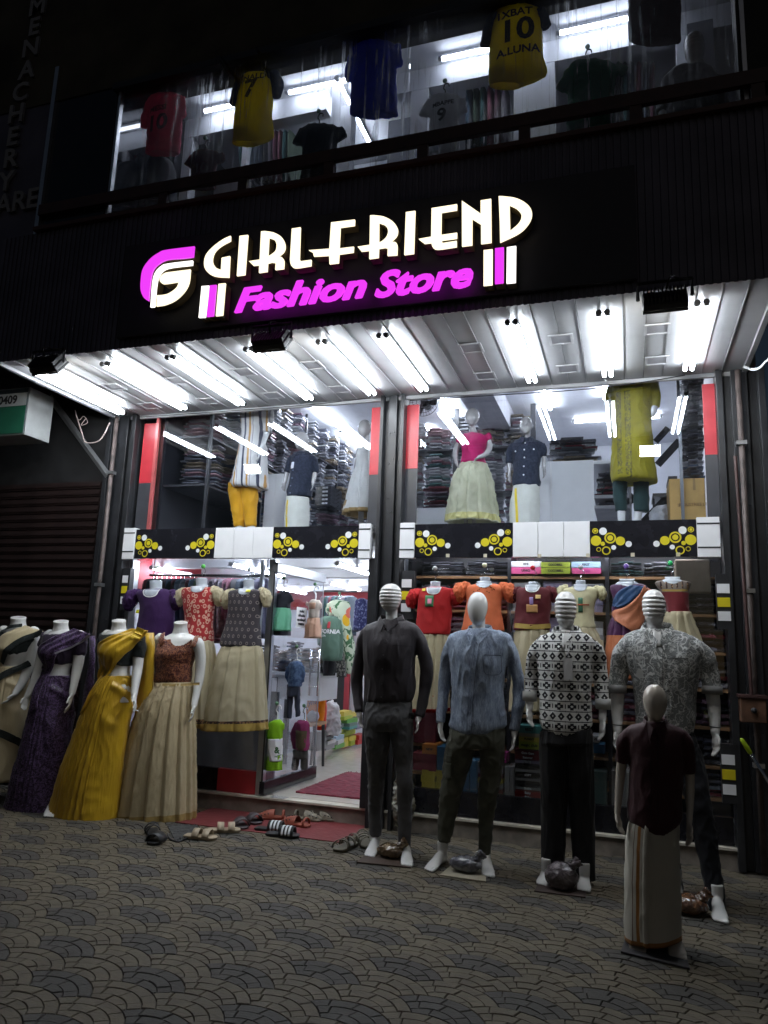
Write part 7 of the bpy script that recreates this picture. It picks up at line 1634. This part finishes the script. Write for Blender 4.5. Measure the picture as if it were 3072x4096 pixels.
pile = [(835, 945, 720, 790, 8.3, 'pink'), (835, 945, 800, 880, 8.3, 'pink'), (835, 940, 895, 940, 8.3, 'black'), (845, 970, 960, 1000, 8.3, 'white'), (840, 950, 1010, 1085, 8.3, 'grey'), (955, 1050, 800, 870, 8.7, 'white'), (975, 1095, 890, 940, 8.7, 'pale blue'), (985, 1105, 950, 1000, 8.7, 'white'), (955, 1095, 1010, 1065, 8.7, 'green'),
        (1060, 1150, 850, 900, 9.0, 'lime'), (1100, 1190, 910, 975, 9.0, 'yellow'), (1100, 1195, 980, 1045, 9.0, 'yellow'), (1160, 1250, 810, 870, 9.2, 'lime'), (1205, 1305, 890, 950, 9.2, 'yellow'), (1205, 1300, 955, 1020, 9.2, 'lime'), (1315, 1420, 870, 930, 9.4, 'red'), (1315, 1425, 940, 1000, 9.4, 'red'),
        (1085, 1210, 530, 590, 9.0, 'yellow'), (1100, 1220, 600, 650, 9.0, 'lime'), (1215, 1325, 550, 600, 9.3, 'yellow'), (1120, 1280, 640, 690, 9.1, 'green'), (1150, 1290, 700, 740, 9.1, 'grey green'), (1140, 1290, 750, 780, 9.1, 'teal'), (1050, 1130, 720, 770, 8.9, 'grey green'), (1060, 1140, 790, 840, 9.0, 'lime'), (1300, 1390, 600, 680, 9.5, 'grey'), (1310, 1400, 700, 780, 9.5, 'lilac')]
pos_ = ('at the near bottom left', 'second lowest on the left', 'dark one on the near left', 'slanting on the near left', 'lowest on the near left')
for k, (x0, x1, y0, y1, Y, c_) in enumerate(pile):
    cbox(c5b, x0, x1, y0, y1, Y, c_, '%s shoe box in the heap inside the doorway, %s' % (c_, ('upper' if y0 < 700 else 'middle' if y0 < 850 else 'lower')+(' left' if x0 < 950 else ' centre' if x0 < 1200 else ' right')), .3, group='shoe boxes heaped inside the doorway', rz=random.uniform(-.12, .12))
for k in range(6):
    cbox(c5b, 705, 815, 830+k*45, 870+k*45, 8.0, 'grey', 'plastic wrapped garment, %s of the low pile seen through the door glass' % ('top', 'second', 'third', 'fourth', 'fifth', 'bottom')[k], .3, group='low wrapped pile behind the door', name='wrapped_garment', cat='folded garment')

# rug on the tiles and mats outside
def rug(name, pts, z, h, mat, label, fringe=0, rag=False):
    a = [PZ(*p, z) for p in pts]; n1, n2 = 40, 60; vs, fs = [], []
    for i in range(n1+1):
        for j in range(n2+1):
            u, v = i/n1, j/n2; p = a[0]*(1-u)*(1-v)+a[1]*(1-u)*v+a[2]*u*v+a[3]*u*(1-v)
            vs.append((p.x+(random.uniform(-.012, .012) if (j in (0, n2) and rag) else 0), p.y, z+h*(.6+.4*mnoise.noise(Vector((p.x*14, p.y*55, 0))) if rag else 1)))
    for i in range(n1):
        for j in range(n2): q = i*(n2+1)+j; fs.append((q, q+1, q+n2+2, q+n2+1))
    mb = MB().add(vs, fs); o = obj(name, mb, mat, None, rag); s_ = o.modifiers.new('s', 'SOLIDIFY'); s_.thickness = h*.8; s_.offset = -1
    return tag(o, label, 'rug')
rug('rag_rug', [c5b(500, 1700), c5b(1250, 1412), c5b(1470, 1430), c5b(1452, 1800)], SIL, .02, cloth('maroon_rag_weave', fn=lambda t: t.mix(t.noise(50, 3, (.35, 3, 1)).step(.35, .65), (.08, .008, .018), (.26, .035, .06)), wr=.6), 'maroon woven rag rug on the tiles inside the doorway', rag=True)
c12 = crop(1.659, 500, 3000)
rug('door_mat', [c12(600, 378), c12(330, 482), c12(1430, 618), c12(1640, 488)], 0, .006, cloth('red_rubber_mat', (.15, .018, .02), rough=.7), 'long flat dark red mat on the pavement under the sandals')
rug('round_mat', [c12(280, 505), c12(330, 605), c12(510, 575), c12(480, 505)], 0, .014, cloth('charcoal_woven_mat', fn=lambda t: t.mix(t.voro(50).step(.1, .5), (.012, .012, .014), (.05, .05, .05))), 'worn dark woven foot mat behind the black slippers', rag=True)
rug('paper_sheet', [c5b(120, 1765), c5b(230, 1740), c5b(420, 1770), c5b(330, 1795)], SIL, .002, plain('printed_paper', (.3, .3, .3), .7, var=.6, nscale=60), 'small crumpled printed paper on the sill beside the door rail')

# ------------------------------------------------------------ footwear
def sole(mb, c, d, L, W, h=.022, up=0):
    sd = Vector((-d.y, d.x, 0)); rings = []
    prof = [(0, .30), (.06, .40), (.2, .44), (.4, .40), (.6, .46), (.8, .52), (.93, .42), (1, .24)]
    prof = [tuple(p) for p in smoothpath(prof, 3)]
    out = [c+d*L*t+sd*W*w_ for t, w_ in prof]+[c+d*L*t-sd*W*w_ for t, w_ in prof[::-1]]
    n = len(out); mb.add([p+Vector((0, 0, z)) for z in (0, h*.7, h) for p in [q+(c+d*L*.5-q)*(.06 if z in (0, h) else 0) for q in out]], [tuple(range(n))[::-1]]+[(k*n+i, k*n+(i+1) % n, (k+1)*n+(i+1) % n, (k+1)*n+i) for k in range(2) for i in range(n)]+[tuple(range(2*n, 3*n))])
    return sd
def strap(mb, c, d, sd, L, W, t0, hgt, wd, th=.006, r=1.0, tilt=0):
    for i in range(1):
        rings = []
        for k in range(13):
            a = math.pi*k/12; o = c+d*(L*t0+tilt*math.cos(a))+sd*(W*.5*math.cos(a)*r)+Vector((0, 0, .018+hgt*math.sin(a))); nr = sd*math.cos(a)+Vector((0, 0, math.sin(a)))
            rings.append([o-d*wd/2, o+d*wd/2, o+d*wd/2+nr*th, o-d*wd/2+nr*th])
        mb.loft(rings)
def shoe(kind, x, y, ang, col, label, group, L=.26, W=.10, z=0.0, f_=c12, col2=None):
    p = PZ(*f_(x, y), z); d = Vector((math.cos(rad(ang)), math.sin(rad(ang)), 0)); c = Vector((p.x, p.y, z+.004))-d*L/2
    t = thing('clog' if kind == 'clog' else 'sandal', (p.x, p.y, z), label, 'footwear', group); mb = MB(); sd = sole(mb, c, d, L, W)
    obj('sole', mb, col2 or col, t, bevel=.002)
    if kind == 'slide':
        m2 = MB(); strap(m2, c, d, sd, L, W*1.02, .66, .05, .11); obj('strap', m2, col, t, True)
    elif kind == 'stripe':
        m2 = MB(); strap(m2, c, d, sd, L, W*1.02, .64, .052, .11); so = obj('strap', m2, col, t, True)
        for k in (-1, 0, 1):
            m3 = MB(); strap(m3, c, d, sd, L, W*1.06, .64+k*.105, .0535, .014, .007); obj('white_stripe', m3, K['white'], so, True)
    elif kind == 'two':
        for tt in (.40, .72): m2 = MB(); strap(m2, c, d, sd, L, W*1.02, tt, .045, .05); obj('strap', m2, col, t, True)
    elif kind == 'cross':
        for tt, ti in ((.35, 0), (.6, .03), (.75, -.03)): m2 = MB(); strap(m2, c, d, sd, L, W*1.02, tt, .05, .022, tilt=ti); obj('strap', m2, col, t, True)
        m2 = MB(); strap(m2, c, d, sd, L*1, W*.9, .10, .06, .02); obj('heel_strap', m2, col, t, True)
    elif kind == 'clog':
        m2 = MB(); rings = []
        for k in range(9):
            u = k/8; tt = .42+.56*u; hh_ = .062*(1-u**2.2*.75); ww = W*(.52-.22*u**3); rings.append([c+d*L*tt+sd*(ww*math.cos(a))+Vector((0, 0, .014+max(0, math.sin(a))*hh_)) for a in (math.pi*i/10 for i in range(11))])
        n0 = len(rings[0]); m2.loft(rings, cap=False, closed=False); inn = [[q*1+(c+d*L*.7+Vector((0, 0, .014))-q)*.08 for q in r_] for r_ in rings]; m2.loft(inn, cap=False, closed=False)
        for i in range(n0-1): pass
        up_ = obj('upper', m2, col, t, True)
        for k in range(9):
            a = rad(35+ (k % 3)*55); u = .35+.2*(k//3); tt = .42+.56*u; hh_ = .062*(1-u**2.2*.75); q = c+d*L*tt+sd*(W*.5*math.cos(a))+Vector((0, 0, .0148+math.sin(a)*hh_*1.02)); obj('hole', MB().ball(q, .006, .006, .006, 8), K['blackpl'], up_)
        m2 = MB(); strap(m2, c, d, sd, L, W*.95, .12, .05, .018); obj('heel_strap', m2, col, t, True)
    return t
SB = plain('black_rubber', (.02, .02, .022), .5); SG = plain('grey_brown_rubber', (.06, .05, .055), .55); CR_ = plain('beige_leatherette', (.42, .34, .24), .45); TC = plain('terracotta_foam', (.24, .055, .03), .6); CM = plain('camouflage_foam', (.16, .14, .10), .5, 0, .6, nscale=30); OLB = plain('taupe_rubber', (.13, .12, .09), .6)
FG = 'pairs of footwear outside the door'
shoe('cross', 180, 560, 130, SB, 'black crossed strap slipper lying farthest left', FG, .22); shoe('slide', 215, 615, -80, SB, 'black slipper with rounded front, in front of its pair', FG, .20)
t = thing('loose_strap', tuple(PZ(*c12(320, 600), 0)), 'dark loose strap lying on the paving beside the black slippers', 'strap'); obj('strap_band', MB().tube(smoothpath([PZ(*c12(*q), .006) for q in ((285, 560), (300, 590), (350, 608), (400, 590), (520, 560))], 4), .008, 6), SB, t, True)
shoe('two', 500, 590, 8, CR_, 'beige two-strap slipper, lower left of its pair', FG, .25); shoe('two', 655, 545, 30, CR_, 'beige two-strap slipper, upper right of its pair', FG, .25)
shoe('slide', 765, 510, -50, SG, 'grey brown slide sandal nearer the beige slippers', FG, .24); shoe('slide', 850, 480, -45, SG, 'grey brown slide sandal at the right of its pair', FG, .24)
shoe('stripe', 970, 540, 8, SB, 'black slide with white stripes, the farther one', FG, .26); shoe('stripe', 1045, 575, 8, SB, 'black slide with white stripes, the nearer one', FG, .26)
shoe('clog', 975, 460, 200, TC, 'terracotta foam clog turned toward the shop', FG, .24); shoe('clog', 1130, 505, 172, TC, 'terracotta foam clog lying across the mat', FG, .26)
shoe('clog', 1210, 470, 5, CM, 'camouflage clog, left one against the step', FG, .26); shoe('clog', 1310, 470, 12, CM, 'camouflage clog, right one against the step', FG, .24)
shoe('cross', 1465, 655, -100, OLB, 'taupe strapped sandal on the paving left of the first mannequin', FG, .26); shoe('cross', 1590, 630, -60, OLB, 'taupe strapped sandal partly behind the mannequin foot', FG, .26)
# mop
a_ = P(2968, 2960, 4.9); b_ = P(3000, 3010, 4.9); c_ = P(3200, 3330, 4.9)
t = thing('mop', tuple(c_), 'mop handle with lime green grip leaning in from the right edge', 'mop'); obj('grip', MB().tube([a_, a_+(b_-a_)*.5, b_], [.012, .014, .013], 10, dome=True), plain('lime_grip', (.45, .62, .02), .4), t, True); obj('handle', MB().tube([b_, c_], .009, 8), K['chrome'], t, True)

# ------------------------------------------------------------ shelves behind the right window
SHY = 6.32
sv = thing('display_shelves', (-.6, SHY, SIL), 'pine and black display shelves filling the right shop window', 'shelves')
lev = [P(*cR(700, y), SHY).z for y in (282, 436, 592, 745, 900, 1060)]+[.40]
for i, z in enumerate(lev): obj('shelf_board', MB().box(-1.84, .74, SHY, SHY+.36, z-.022, z), K['wood'], sv)
for x in (-1.86, P(*cR(586, 400), SHY).x, P(*cR(1020, 400), SHY).x, .74): obj('upright', MB().box(x, x+.03, SHY-.008, SHY+.37, .36, 2.28), blackm, sv)
obj('back_panel', MB().box(-1.87, .77, SHY+.375, SHY+.39, .2, 2.29), blackm, sv)
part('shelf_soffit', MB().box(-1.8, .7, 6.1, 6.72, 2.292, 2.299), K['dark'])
# piles that fill the shelves
bays = ((-1.82, P(*cR(586, 400), SHY).x-.01), (P(*cR(586, 400), SHY).x+.035, P(*cR(1020, 400), SHY).x-.01), (P(*cR(1020, 400), SHY).x+.035, .73))
pn = ('left', 'middle', 'right')
for li in range(6):
    z0, z1 = lev[li+1]+.001, lev[li]-.03
    for bi, (x0, x1) in enumerate(bays):
        n_ = 3 if bi != 0 else 3; w_ = (x1-x0)/n_
        for k in range(n_):
            if (li, bi) in ((4, 0), (5, 0), (4, 1), (5, 1)) : continue
            cs_ = [(IN, SL, SL), (IN, WI, SL), (WI, PE, PL), (IN, TE, PL)][(li+bi+k) % 4] if bi != 1 or li > 2 else [BXMAT['white'], BXMAT['grey'], BXMAT['beige'], BXMAT['lilac']]
            stack(x0+k*w_+.006, x0+(k+1)*w_-.006, SHY+.02, SHY+.33, z0, z1-random.uniform(.0, .05), .05 if isinstance(cs_[0], int) else .055, cs_,
                  '%s, %s pile, %s bay, shelf %s of the right window' % ('folded garment' if isinstance(cs_[0], int) else 'pale lettered box', pn[k], pn[bi], ('two', 'three', 'four', 'five', 'six', 'seven')[li]), 'goods on the right window shelves', box=not isinstance(cs_[0], int), jit=.004,
                  name='folded_garment' if isinstance(cs_[0], int) else 'carton', cat='folded garment' if isinstance(cs_[0], int) else 'box', stuff=(li >= 1 and isinstance(cs_[0], int)))
G_ = 'boxes on the top shelf of the right window'
blk = K['blackpl']
for k in range(2):
    x0, x1 = (190, 380) if k == 0 else (390, 580)
    A, Bq = P(*cR(x0, 272), SHY), P(*cR(x1, 212), SHY); stack(A.x, Bq.x, SHY+.01, SHY+.3, lev[0]+.001, Bq.z, .018, [IN, IN, SL], 'thin dark folded garment, %s pile on the top shelf' % pn[k], G_, jit=.004)
cbox(cR, 600, 735, 215, 240, SHY, 'white', 'white and pink box on the top shelf, upper one of two', .25, 'BINI', blk, G_); cbox(cR, 600, 735, 242, 271, SHY, 'pink', 'pink box with UNIQ lettering on the top shelf', .25, 'UNIQ', blk, G_)
cbox(cR, 727+8, 862, 219, 243, SHY-.02, 'lime', 'lime green lettered box on the top shelf, upper one', .25, 'COCOBELL', blk, G_); cbox(cR, 735, 864, 245, 271, SHY-.02, 'lime', 'lime green lettered box on the top shelf, lower one', .25, 'COCOBELL', blk, G_)
for o in list(bpy.data.objects):
    if o.get('label') == 'pink box with UNIQ lettering on the top shelf': o['label'] = 'pink lettered box on the top shelf, lower one of two'
cbox(cR, 868, 998, 217, 244, SHY-.02, 'pale blue', 'pale blue lettered box on the top shelf', .25, 'FIRST', blk, G_); cbox(cR, 870, 1000, 246, 271, SHY-.02, 'pink', 'pink lettered box below the pale blue one', .25, 'Pretty', plain('magenta_ink', (.4, .03, .2), .5), G_)
A, Bq = P(*cR(1040, 272), SHY), P(*cR(1330, 215), SHY); stack(A.x, Bq.x-.25, SHY+.01, SHY+.3, lev[0]+.001, Bq.z, .022, [IN, TE], 'black print garment in the wide pile on the top shelf', G_, jit=.004); stack(Bq.x-.24, Bq.x, SHY+.01, SHY+.3, lev[0]+.001, Bq.z, .03, [IN, PE], 'black and white print garment beside the paper bag', G_, jit=.004)
A, Bq = P(*cR(1330, 355), 6.2), P(*cR(1480, 208), 6.2); t = thing('paper_bag', (A.x, 6.2, A.z), 'large plain brown paper bag at the top right of the right window', 'paper bag'); obj('bag_body', MB().box(A.x, Bq.x, 6.18, 6.27, A.z, Bq.z), plain('brown_paper', (.34, .27, .20), .75, 0, .15, .3, 12), t, bevel=.012)
c65 = crop(2.212, 1650, 2700); SY2 = 6.18; GB = 'boxes at the foot of the right window'
cbox(c65, 82, 215, 617, 698, SY2, 'orange', 'orange box with mirrored lettering beside the red boxes', .25, 'NEW', blk, GB, tsz=.3)
for k, (y0, y1) in enumerate(((702, 765), (768, 838))): cbox(c65, 0, 208, y0, y1, SY2, 'dark red', 'dark red shoe box, %s one by the column' % ('upper', 'lower')[k], .3, None, None, GB)
for k in range(5): cbox(c65, 76, 200, 845+k*51, 893+k*51, SY2, 'yellow', 'yellow shoe box, %s in the pile behind the first mannequin' % ('top one', 'second', 'third', 'fourth', 'lowest')[k], .3, None, None, GB, rz=random.uniform(-.04, .04))
for k in range(5): cbox(c65, 208, 300, 852+k*50, 898+k*50, SY2, 'yellow', 'olive yellow box, %s in the narrower pile' % ('top one', 'second', 'third', 'fourth', 'lowest')[k], .3, None, None, GB, rz=random.uniform(-.04, .04))
for k, (y0, y1) in enumerate(((640, 735), (740, 840))): cbox(c65, 215, 310, y0, y1, SY2, 'blue', 'blue box, %s on the narrow yellow pile' % ('upper', 'lower')[k], .3, None, None, GB)
for k, (y0, y1) in enumerate(((760, 1010), (1018, 1140))):
    for j, (x0, x1) in enumerate(((440, 505), (508, 568))): cbox(c65, x0, x1, y0, y1, SY2, 'blue', 'upright blue box, %s %s of four between the cargo trousers' % (('upper', 'lower')[k], ('left', 'right')[j]), .28, None, None, GB)
cbox(c65, 780, 835, 690, 775, SY2, 'magenta', 'magenta box with a large white letter beside the thigh', .2, 'R', K['white'], GB)
for k in range(8): cbox(c65, 575, 800, 790+k*43, 828+k*43, SY2+.05, ('grey', 'lilac', 'maroon', 'yellow', 'grey', 'dark red', 'beige', 'lilac')[k], '%s flat box, %s down in the pile between the legs' % (('grey', 'lilac', 'maroon', 'yellow', 'grey', 'dark red', 'beige', 'lilac')[k], ('first', 'second', 'third', 'fourth', 'fifth', 'sixth', 'seventh', 'eighth')[k]), .28, None, None, GB)
for j in range(2):
    for k, (y0, y1) in enumerate(((808, 1055), (1060, 1175))): cbox(c65, 816+j*45, 858+j*45, y0, y1, SY2, 'grey', 'upright grey box, %s %s of the pair left of the flat pile' % (('upper', 'lower')[k], ('left', 'right')[j]), .28, None, None, GB)
tops_ = ('maroon', 'dark red', 'lilac', 'black', 'grey', 'black', 'grey', 'black', 'grey', 'red', 'red', 'grey', 'black')
for k in range(13): cbox(c65, 905, 1135, 675+k*39, 710+k*39, SY2, tops_[k], '%s flat garment box, %s from the top left of the wide trousers' % (tops_[k], ('first', 'second', 'third', 'fourth', 'fifth', 'sixth', 'seventh', 'eighth', 'ninth', 'tenth', 'eleventh', 'twelfth', 'thirteenth')[k]), .28, ('Cute Gem', 'Summer', 'SAFE', None, None, 'SOFT', None, None, 'Sneha', 'Baby', 'Baby', 'Baby', 'NEW')[k], K['white'], GB)
for k, (y0, y1, c_, tx) in enumerate(((455, 512, 'teal', 'BEST'), (516, 545, 'beige', None), (548, 588, 'yellow', 'FUNNY'), (592, 650, 'lime', 'magic club'))): cbox(c65, 940, 1125, y0, y1, SY2, c_, '%s lettered box right of the blue shirt cuff' % c_, .28, tx, blk, GB)
for k in range(6): cbox(c65, 0, 200, 330+k*45, 370+k*45, SY2+.1, 'maroon', 'maroon packet, %s of the dark pile above the orange box' % ('first', 'second', 'third', 'fourth', 'fifth', 'sixth')[k], .25, None, None, GB)
for k in range(9): cbox(s11, 378, 450, 1092+k*29, 1118+k*29, SY2, 'grey green', 'grey green packet, %s in the pile right of the wide trousers' % ('first', 'second', 'third', 'fourth', 'fifth', 'sixth', 'seventh', 'eighth', 'ninth')[k], .28, None, None, GB)
for k in range(9): cbox(s11, 480, 590, 1092+k*29, 1118+k*29, SY2+.02, 'grey', 'grey packet, %s in the pile left of the child mannequin' % ('first', 'second', 'third', 'fourth', 'fifth', 'sixth', 'seventh', 'eighth', 'ninth')[k], .28, None, None, GB)
cbox(s11, 378, 440, 940, 985, SY2, 'blue', 'blue box right of the motif shirt hem', .25, None, None, GB); cbox(s11, 372, 410, 890, 925, SY2, 'white', 'small white box with a size number beside the motif shirt', .25, '22', blk, GB)

# ------------------------------------------------------------ upper storey: jerseys behind the glass
def jersey(label, f_, rows, tubes, mat, hanger, seed, texts=(), smat=None, Y=4.58, group='football jerseys in the upper window'):
    t, o, Bv = hung(label, f_, Y, rows, () if smat else tubes, mat, hanger, group, 'football_jersey', 'jersey', seed, .010, None, (.45, 1))
    if smat: o2, _ = garment('sleeves', t, f_, Y-.004, smat, None, tubes, seed=seed+50, vox=.010, flat=(.5, 1))
    for s_, x, y, sz, m_ in texts:
        p = P(*f_(x, y), Y); text('print', s_, sz, (p.x, Y-.3, p.z), m_, o, bold=sz*.03, B=Bv, off=.005)
    return t
JB = plain('black_print', (.012, .012, .015), .5); JP = plain('dark_pink_print', (.05, .01, .02), .5); JW = plain('grey_print', (.2, .12, .12), .5)
jersey('pink jersey numbered ten, leftmost in the upper window', c1, [(430, 520, 475, .02), (385, 552, 500, .05), (378, 548, 580, .06), (368, 538, 700, .06), (362, 530, 785, .05)], [[(400, 505, 26, 0), (370, 580, 28, 0), (358, 650, 24, 0)], [(540, 500, 22, 0), (552, 600, 18, 0)]], cloth('pink_polyester', (.62, .10, .17), trans=.4), (468, 432, 482, 45), 201, (('MESSI', 445, 580, .07, JP), ('10', 440, 655, .20, JP)))
jersey('yellow jersey with navy sleeves numbered seven', c1, [(890, 960, 372, .02), (862, 1008, 395, .05), (830, 1010, 480, .06), (815, 1005, 600, .06), (808, 1010, 700, .05), (804, 930, 736, .04)], [[(870, 395, 30, 0), (835, 460, 34, 0), (815, 535, 28, 0)], [(1005, 370, 26, 0), (1032, 430, 30, 0), (1030, 500, 22, 0)]], cloth('yellow_polyester', (.80, .66, .02), trans=.4), (932, 312, 376, 45), 202, (('RONALDO', 920, 422, .075, JB), ('7', 912, 482, .22, JB)), cloth('navy_polyester', (.02, .03, .10), trans=.4))
jersey('plain royal blue jersey near the middle of the upper window', c1, [(1490, 1580, 212, .02), (1435, 1640, 235, .05), (1415, 1640, 320, .06), (1408, 1640, 450, .06), (1405, 1648, 590, .05)], [[(1445, 250, 34, 0), (1415, 330, 34, 0), (1405, 415, 26, 0)], [(1640, 230, 24, 0), (1652, 340, 24, 0)]], cloth('blue_polyester', (.03, .05, .42), trans=.4), (1530, 172, 218, 45), 203)
jersey('small maroon jersey numbered ten, low in the upper window', c1, [(650, 705, 770, .02), (600, 740, 790, .05), (595, 720, 860, .05), (590, 715, 960, .05)], [[(605, 800, 22, 0), (572, 850, 22, 0)], [(735, 790, 22, 0), (748, 830, 18, 0)]], cloth('maroon_polyester', (.10, .01, .02), trans=.4), (668, 715, 775, 35), 204, (('10', 657, 880, .11, JW),))
jersey('black jersey low in front of the clothes alcove', c1, [(1215, 1290, 640, .02), (1165, 1345, 655, .05), (1160, 1335, 760, .06), (1150, 1325, 950, .06)], [[(1175, 665, 30, 0), (1135, 740, 28, 0)], [(1340, 660, 30, 0), (1368, 710, 24, 0)]], cloth('black_polyester', (.01, .01, .012), trans=.4), (1246, 578, 642, 45), 205)
jersey('white jersey numbered nine', c2, [(350, 410, 378, .02), (322, 438, 392, .05), (318, 434, 470, .05), (308, 432, 620, .05)], [[(325, 398, 20, 0), (292, 462, 20, 0)], [(440, 395, 18, 0), (455, 450, 16, 0)]], cloth('white_polyester', (.66, .66, .68), trans=.4), (378, 330, 382, 35), 206, (('MBAPPE', 375, 430, .045, JB), ('9', 370, 477, .14, JB)))
jersey('yellow jersey with dark sleeves and printed number ten at the upper right', c2, [(610, 700, 18, .02), (572, 755, 45, .05), (556, 762, 130, .06), (552, 768, 230, .06), (552, 775, 300, .05), (555, 680, 342, .04)], [[(580, 60, 30, 0), (552, 130, 30, 0), (540, 185, 24, 0)], [(750, 40, 26, 0), (782, 110, 22, 0)]], bpy.data.materials['yellow_polyester'], (655, -30, 22, 45), 207, (('1XBAT', 655, 78, .085, JB), ('10', 665, 148, .25, JB), ('A.LUNA', 670, 225, .085, JB)), cloth('dark_blue_polyester', (.015, .02, .06), trans=.4))
jersey('dark maroon jersey cut by the top of the picture', c2, [(1110, 1310, -120, .04), (1105, 1312, 0, .05), (1102, 1312, 165, .05)], [[(1120, -110, 30, 0), (1080, -60, 30, 0)]], cloth('dark_wine_polyester', (.05, .008, .01), trans=.4), None, 208)
jersey('dark green jersey behind the railing at the right', c2, [(930, 1000, 245, .02), (870, 1060, 262, .05), (866, 1052, 350, .06), (860, 1045, 530, .06)], [[(885, 280, 30, 0), (838, 360, 28, 0)], [(1050, 262, 26, 0), (1090, 285, 24, 0)]], cloth('green_polyester', (.01, .14, .07), trans=.4), (943, 195, 248, 45), 209)
GU2 = 'garments on the upstairs racks'
for k in range(11):
    x = 885+k*24; ci = (k*4+2) % 9; hung('%s garment on the left upstairs rack, %s from the left' % (nms[ci], ('first', 'second', 'third', 'fourth', 'fifth', 'sixth', 'seventh', 'eighth', 'ninth', 'tenth', 'eleventh')[k]), c1, 5.65, [(x-4, x+4, 705, .03), (x-12, x+12, 730, .16), (x-13, x+12, 980, .17)], (), HC[ci], None, GU2, seed=220+k)
for k in range(6):
    x = 480+k*28; ci = (k*5+1) % 9; hung('%s garment on the middle upstairs rack, %s from the left' % (nms[ci], pn[k//2]+(' pair near' if k % 2 else ' pair far')), c2, 5.7, [(x-4, x+4, 375, .03), (x-14, x+14, 400, .16), (x-15, x+14, 620, .17)], (), HC[ci], None, GU2, seed=240+k)
for k in range(6):
    x = 1065+k*27; ci = (k*7+4) % 9; hung('%s trousers on the right upstairs rack, %s from the left' % (nms[ci], ('first', 'second', 'third', 'fourth', 'fifth', 'sixth')[k]), c2, 5.7, [(x-9, x+9, 262, .05), (x-11, x+10, 380, .06), (x-6, x+5, 520+14*(k % 3), .05)], (), HC[ci], None, GU2, seed=250+k)
UM = plain('dim_white_mannequin', (.4, .39, .38), .25)
figure('upstairs_mannequin', 'ribbed-head mannequin in dark clothes behind the right end of the upper window', c2, 4.9, ('rib', 1365, 140, 265, 42), [(1370, 240, 28, 0), (1375, 275, 40, 0)], [([(1280, 320, 34, 0), (1250, 450, 30, 0)], None), ([(1440, 320, 34, 0), (1470, 450, 30, 0)], None)], [(1330, 1410, 272, .06), (1265, 1450, 300, .10), (1260, 1455, 400, .14), (1270, 1450, 560, .14)], [], None, gloss=UM, base=(0, 0, 4.75), vox=.011)
o_ = [o for o in bpy.data.objects if o.name.startswith('upstairs_mannequin')][0]
garment('dark_shirt', o_, c2, 4.9, HC[4], [(1325, 1415, 280, .07), (1255, 1460, 305, .12), (1250, 1465, 400, .16), (1260, 1460, 570, .16)], [[(1275, 320, 40, 0), (1245, 450, 36, 0)], [(1445, 320, 40, 0), (1475, 450, 36, 0)]], seed=260, vox=.011)
hung('black and white striped track jacket hanging at the lower left of the upper window', c1, 4.9, [(420, 460, 800, .03), (385, 500, 840, .10), (375, 510, 960, .12), (365, 515, 1060, .12)], (), HC[4], None, None, seed=261)
for k in range(5): pass
ex = c1(470, 790)
tag(obj('suction_wire', MB().tube([P(*c1(1245, 320), 4.5), P(*c1(1240, 560), 4.5)], .002, 4), K['alu']), 'thin wire running down the upper glass beside the black jersey', 'wire')
# everything past the limit: one mass of packets on the far part of the wall rack
mb_v, mb_f, mi_ = [], [], []; mats_ = list(FILMS)
for c, s_, m, me in STUFF:
    n0 = len(mb_v); mb_v += [(v.co.x*s_[0]+c[0], v.co.y*s_[1]+c[1], v.co.z*s_[2]+c[2]) for v in me.vertices]
    for p in me.polygons: mb_f.append(tuple(i+n0 for i in p.vertices)); mi_.append(mats_.index(m))
me = bpy.data.meshes.new('packed_shirts'); me.from_pydata(mb_v, [], mb_f)
for m in mats_: me.materials.append(m)
me.polygons.foreach_set('material_index', mi_); o = put('packed_shirts', me); tag(o, 'mass of folded wrapped garments farther along the shop racks and shelves', 'folded garments', None, 'stuff')
for o in list(bpy.data.objects):
    if o.get('label') and len(o['label'].split()) > 16: print('LONG', o['label'])
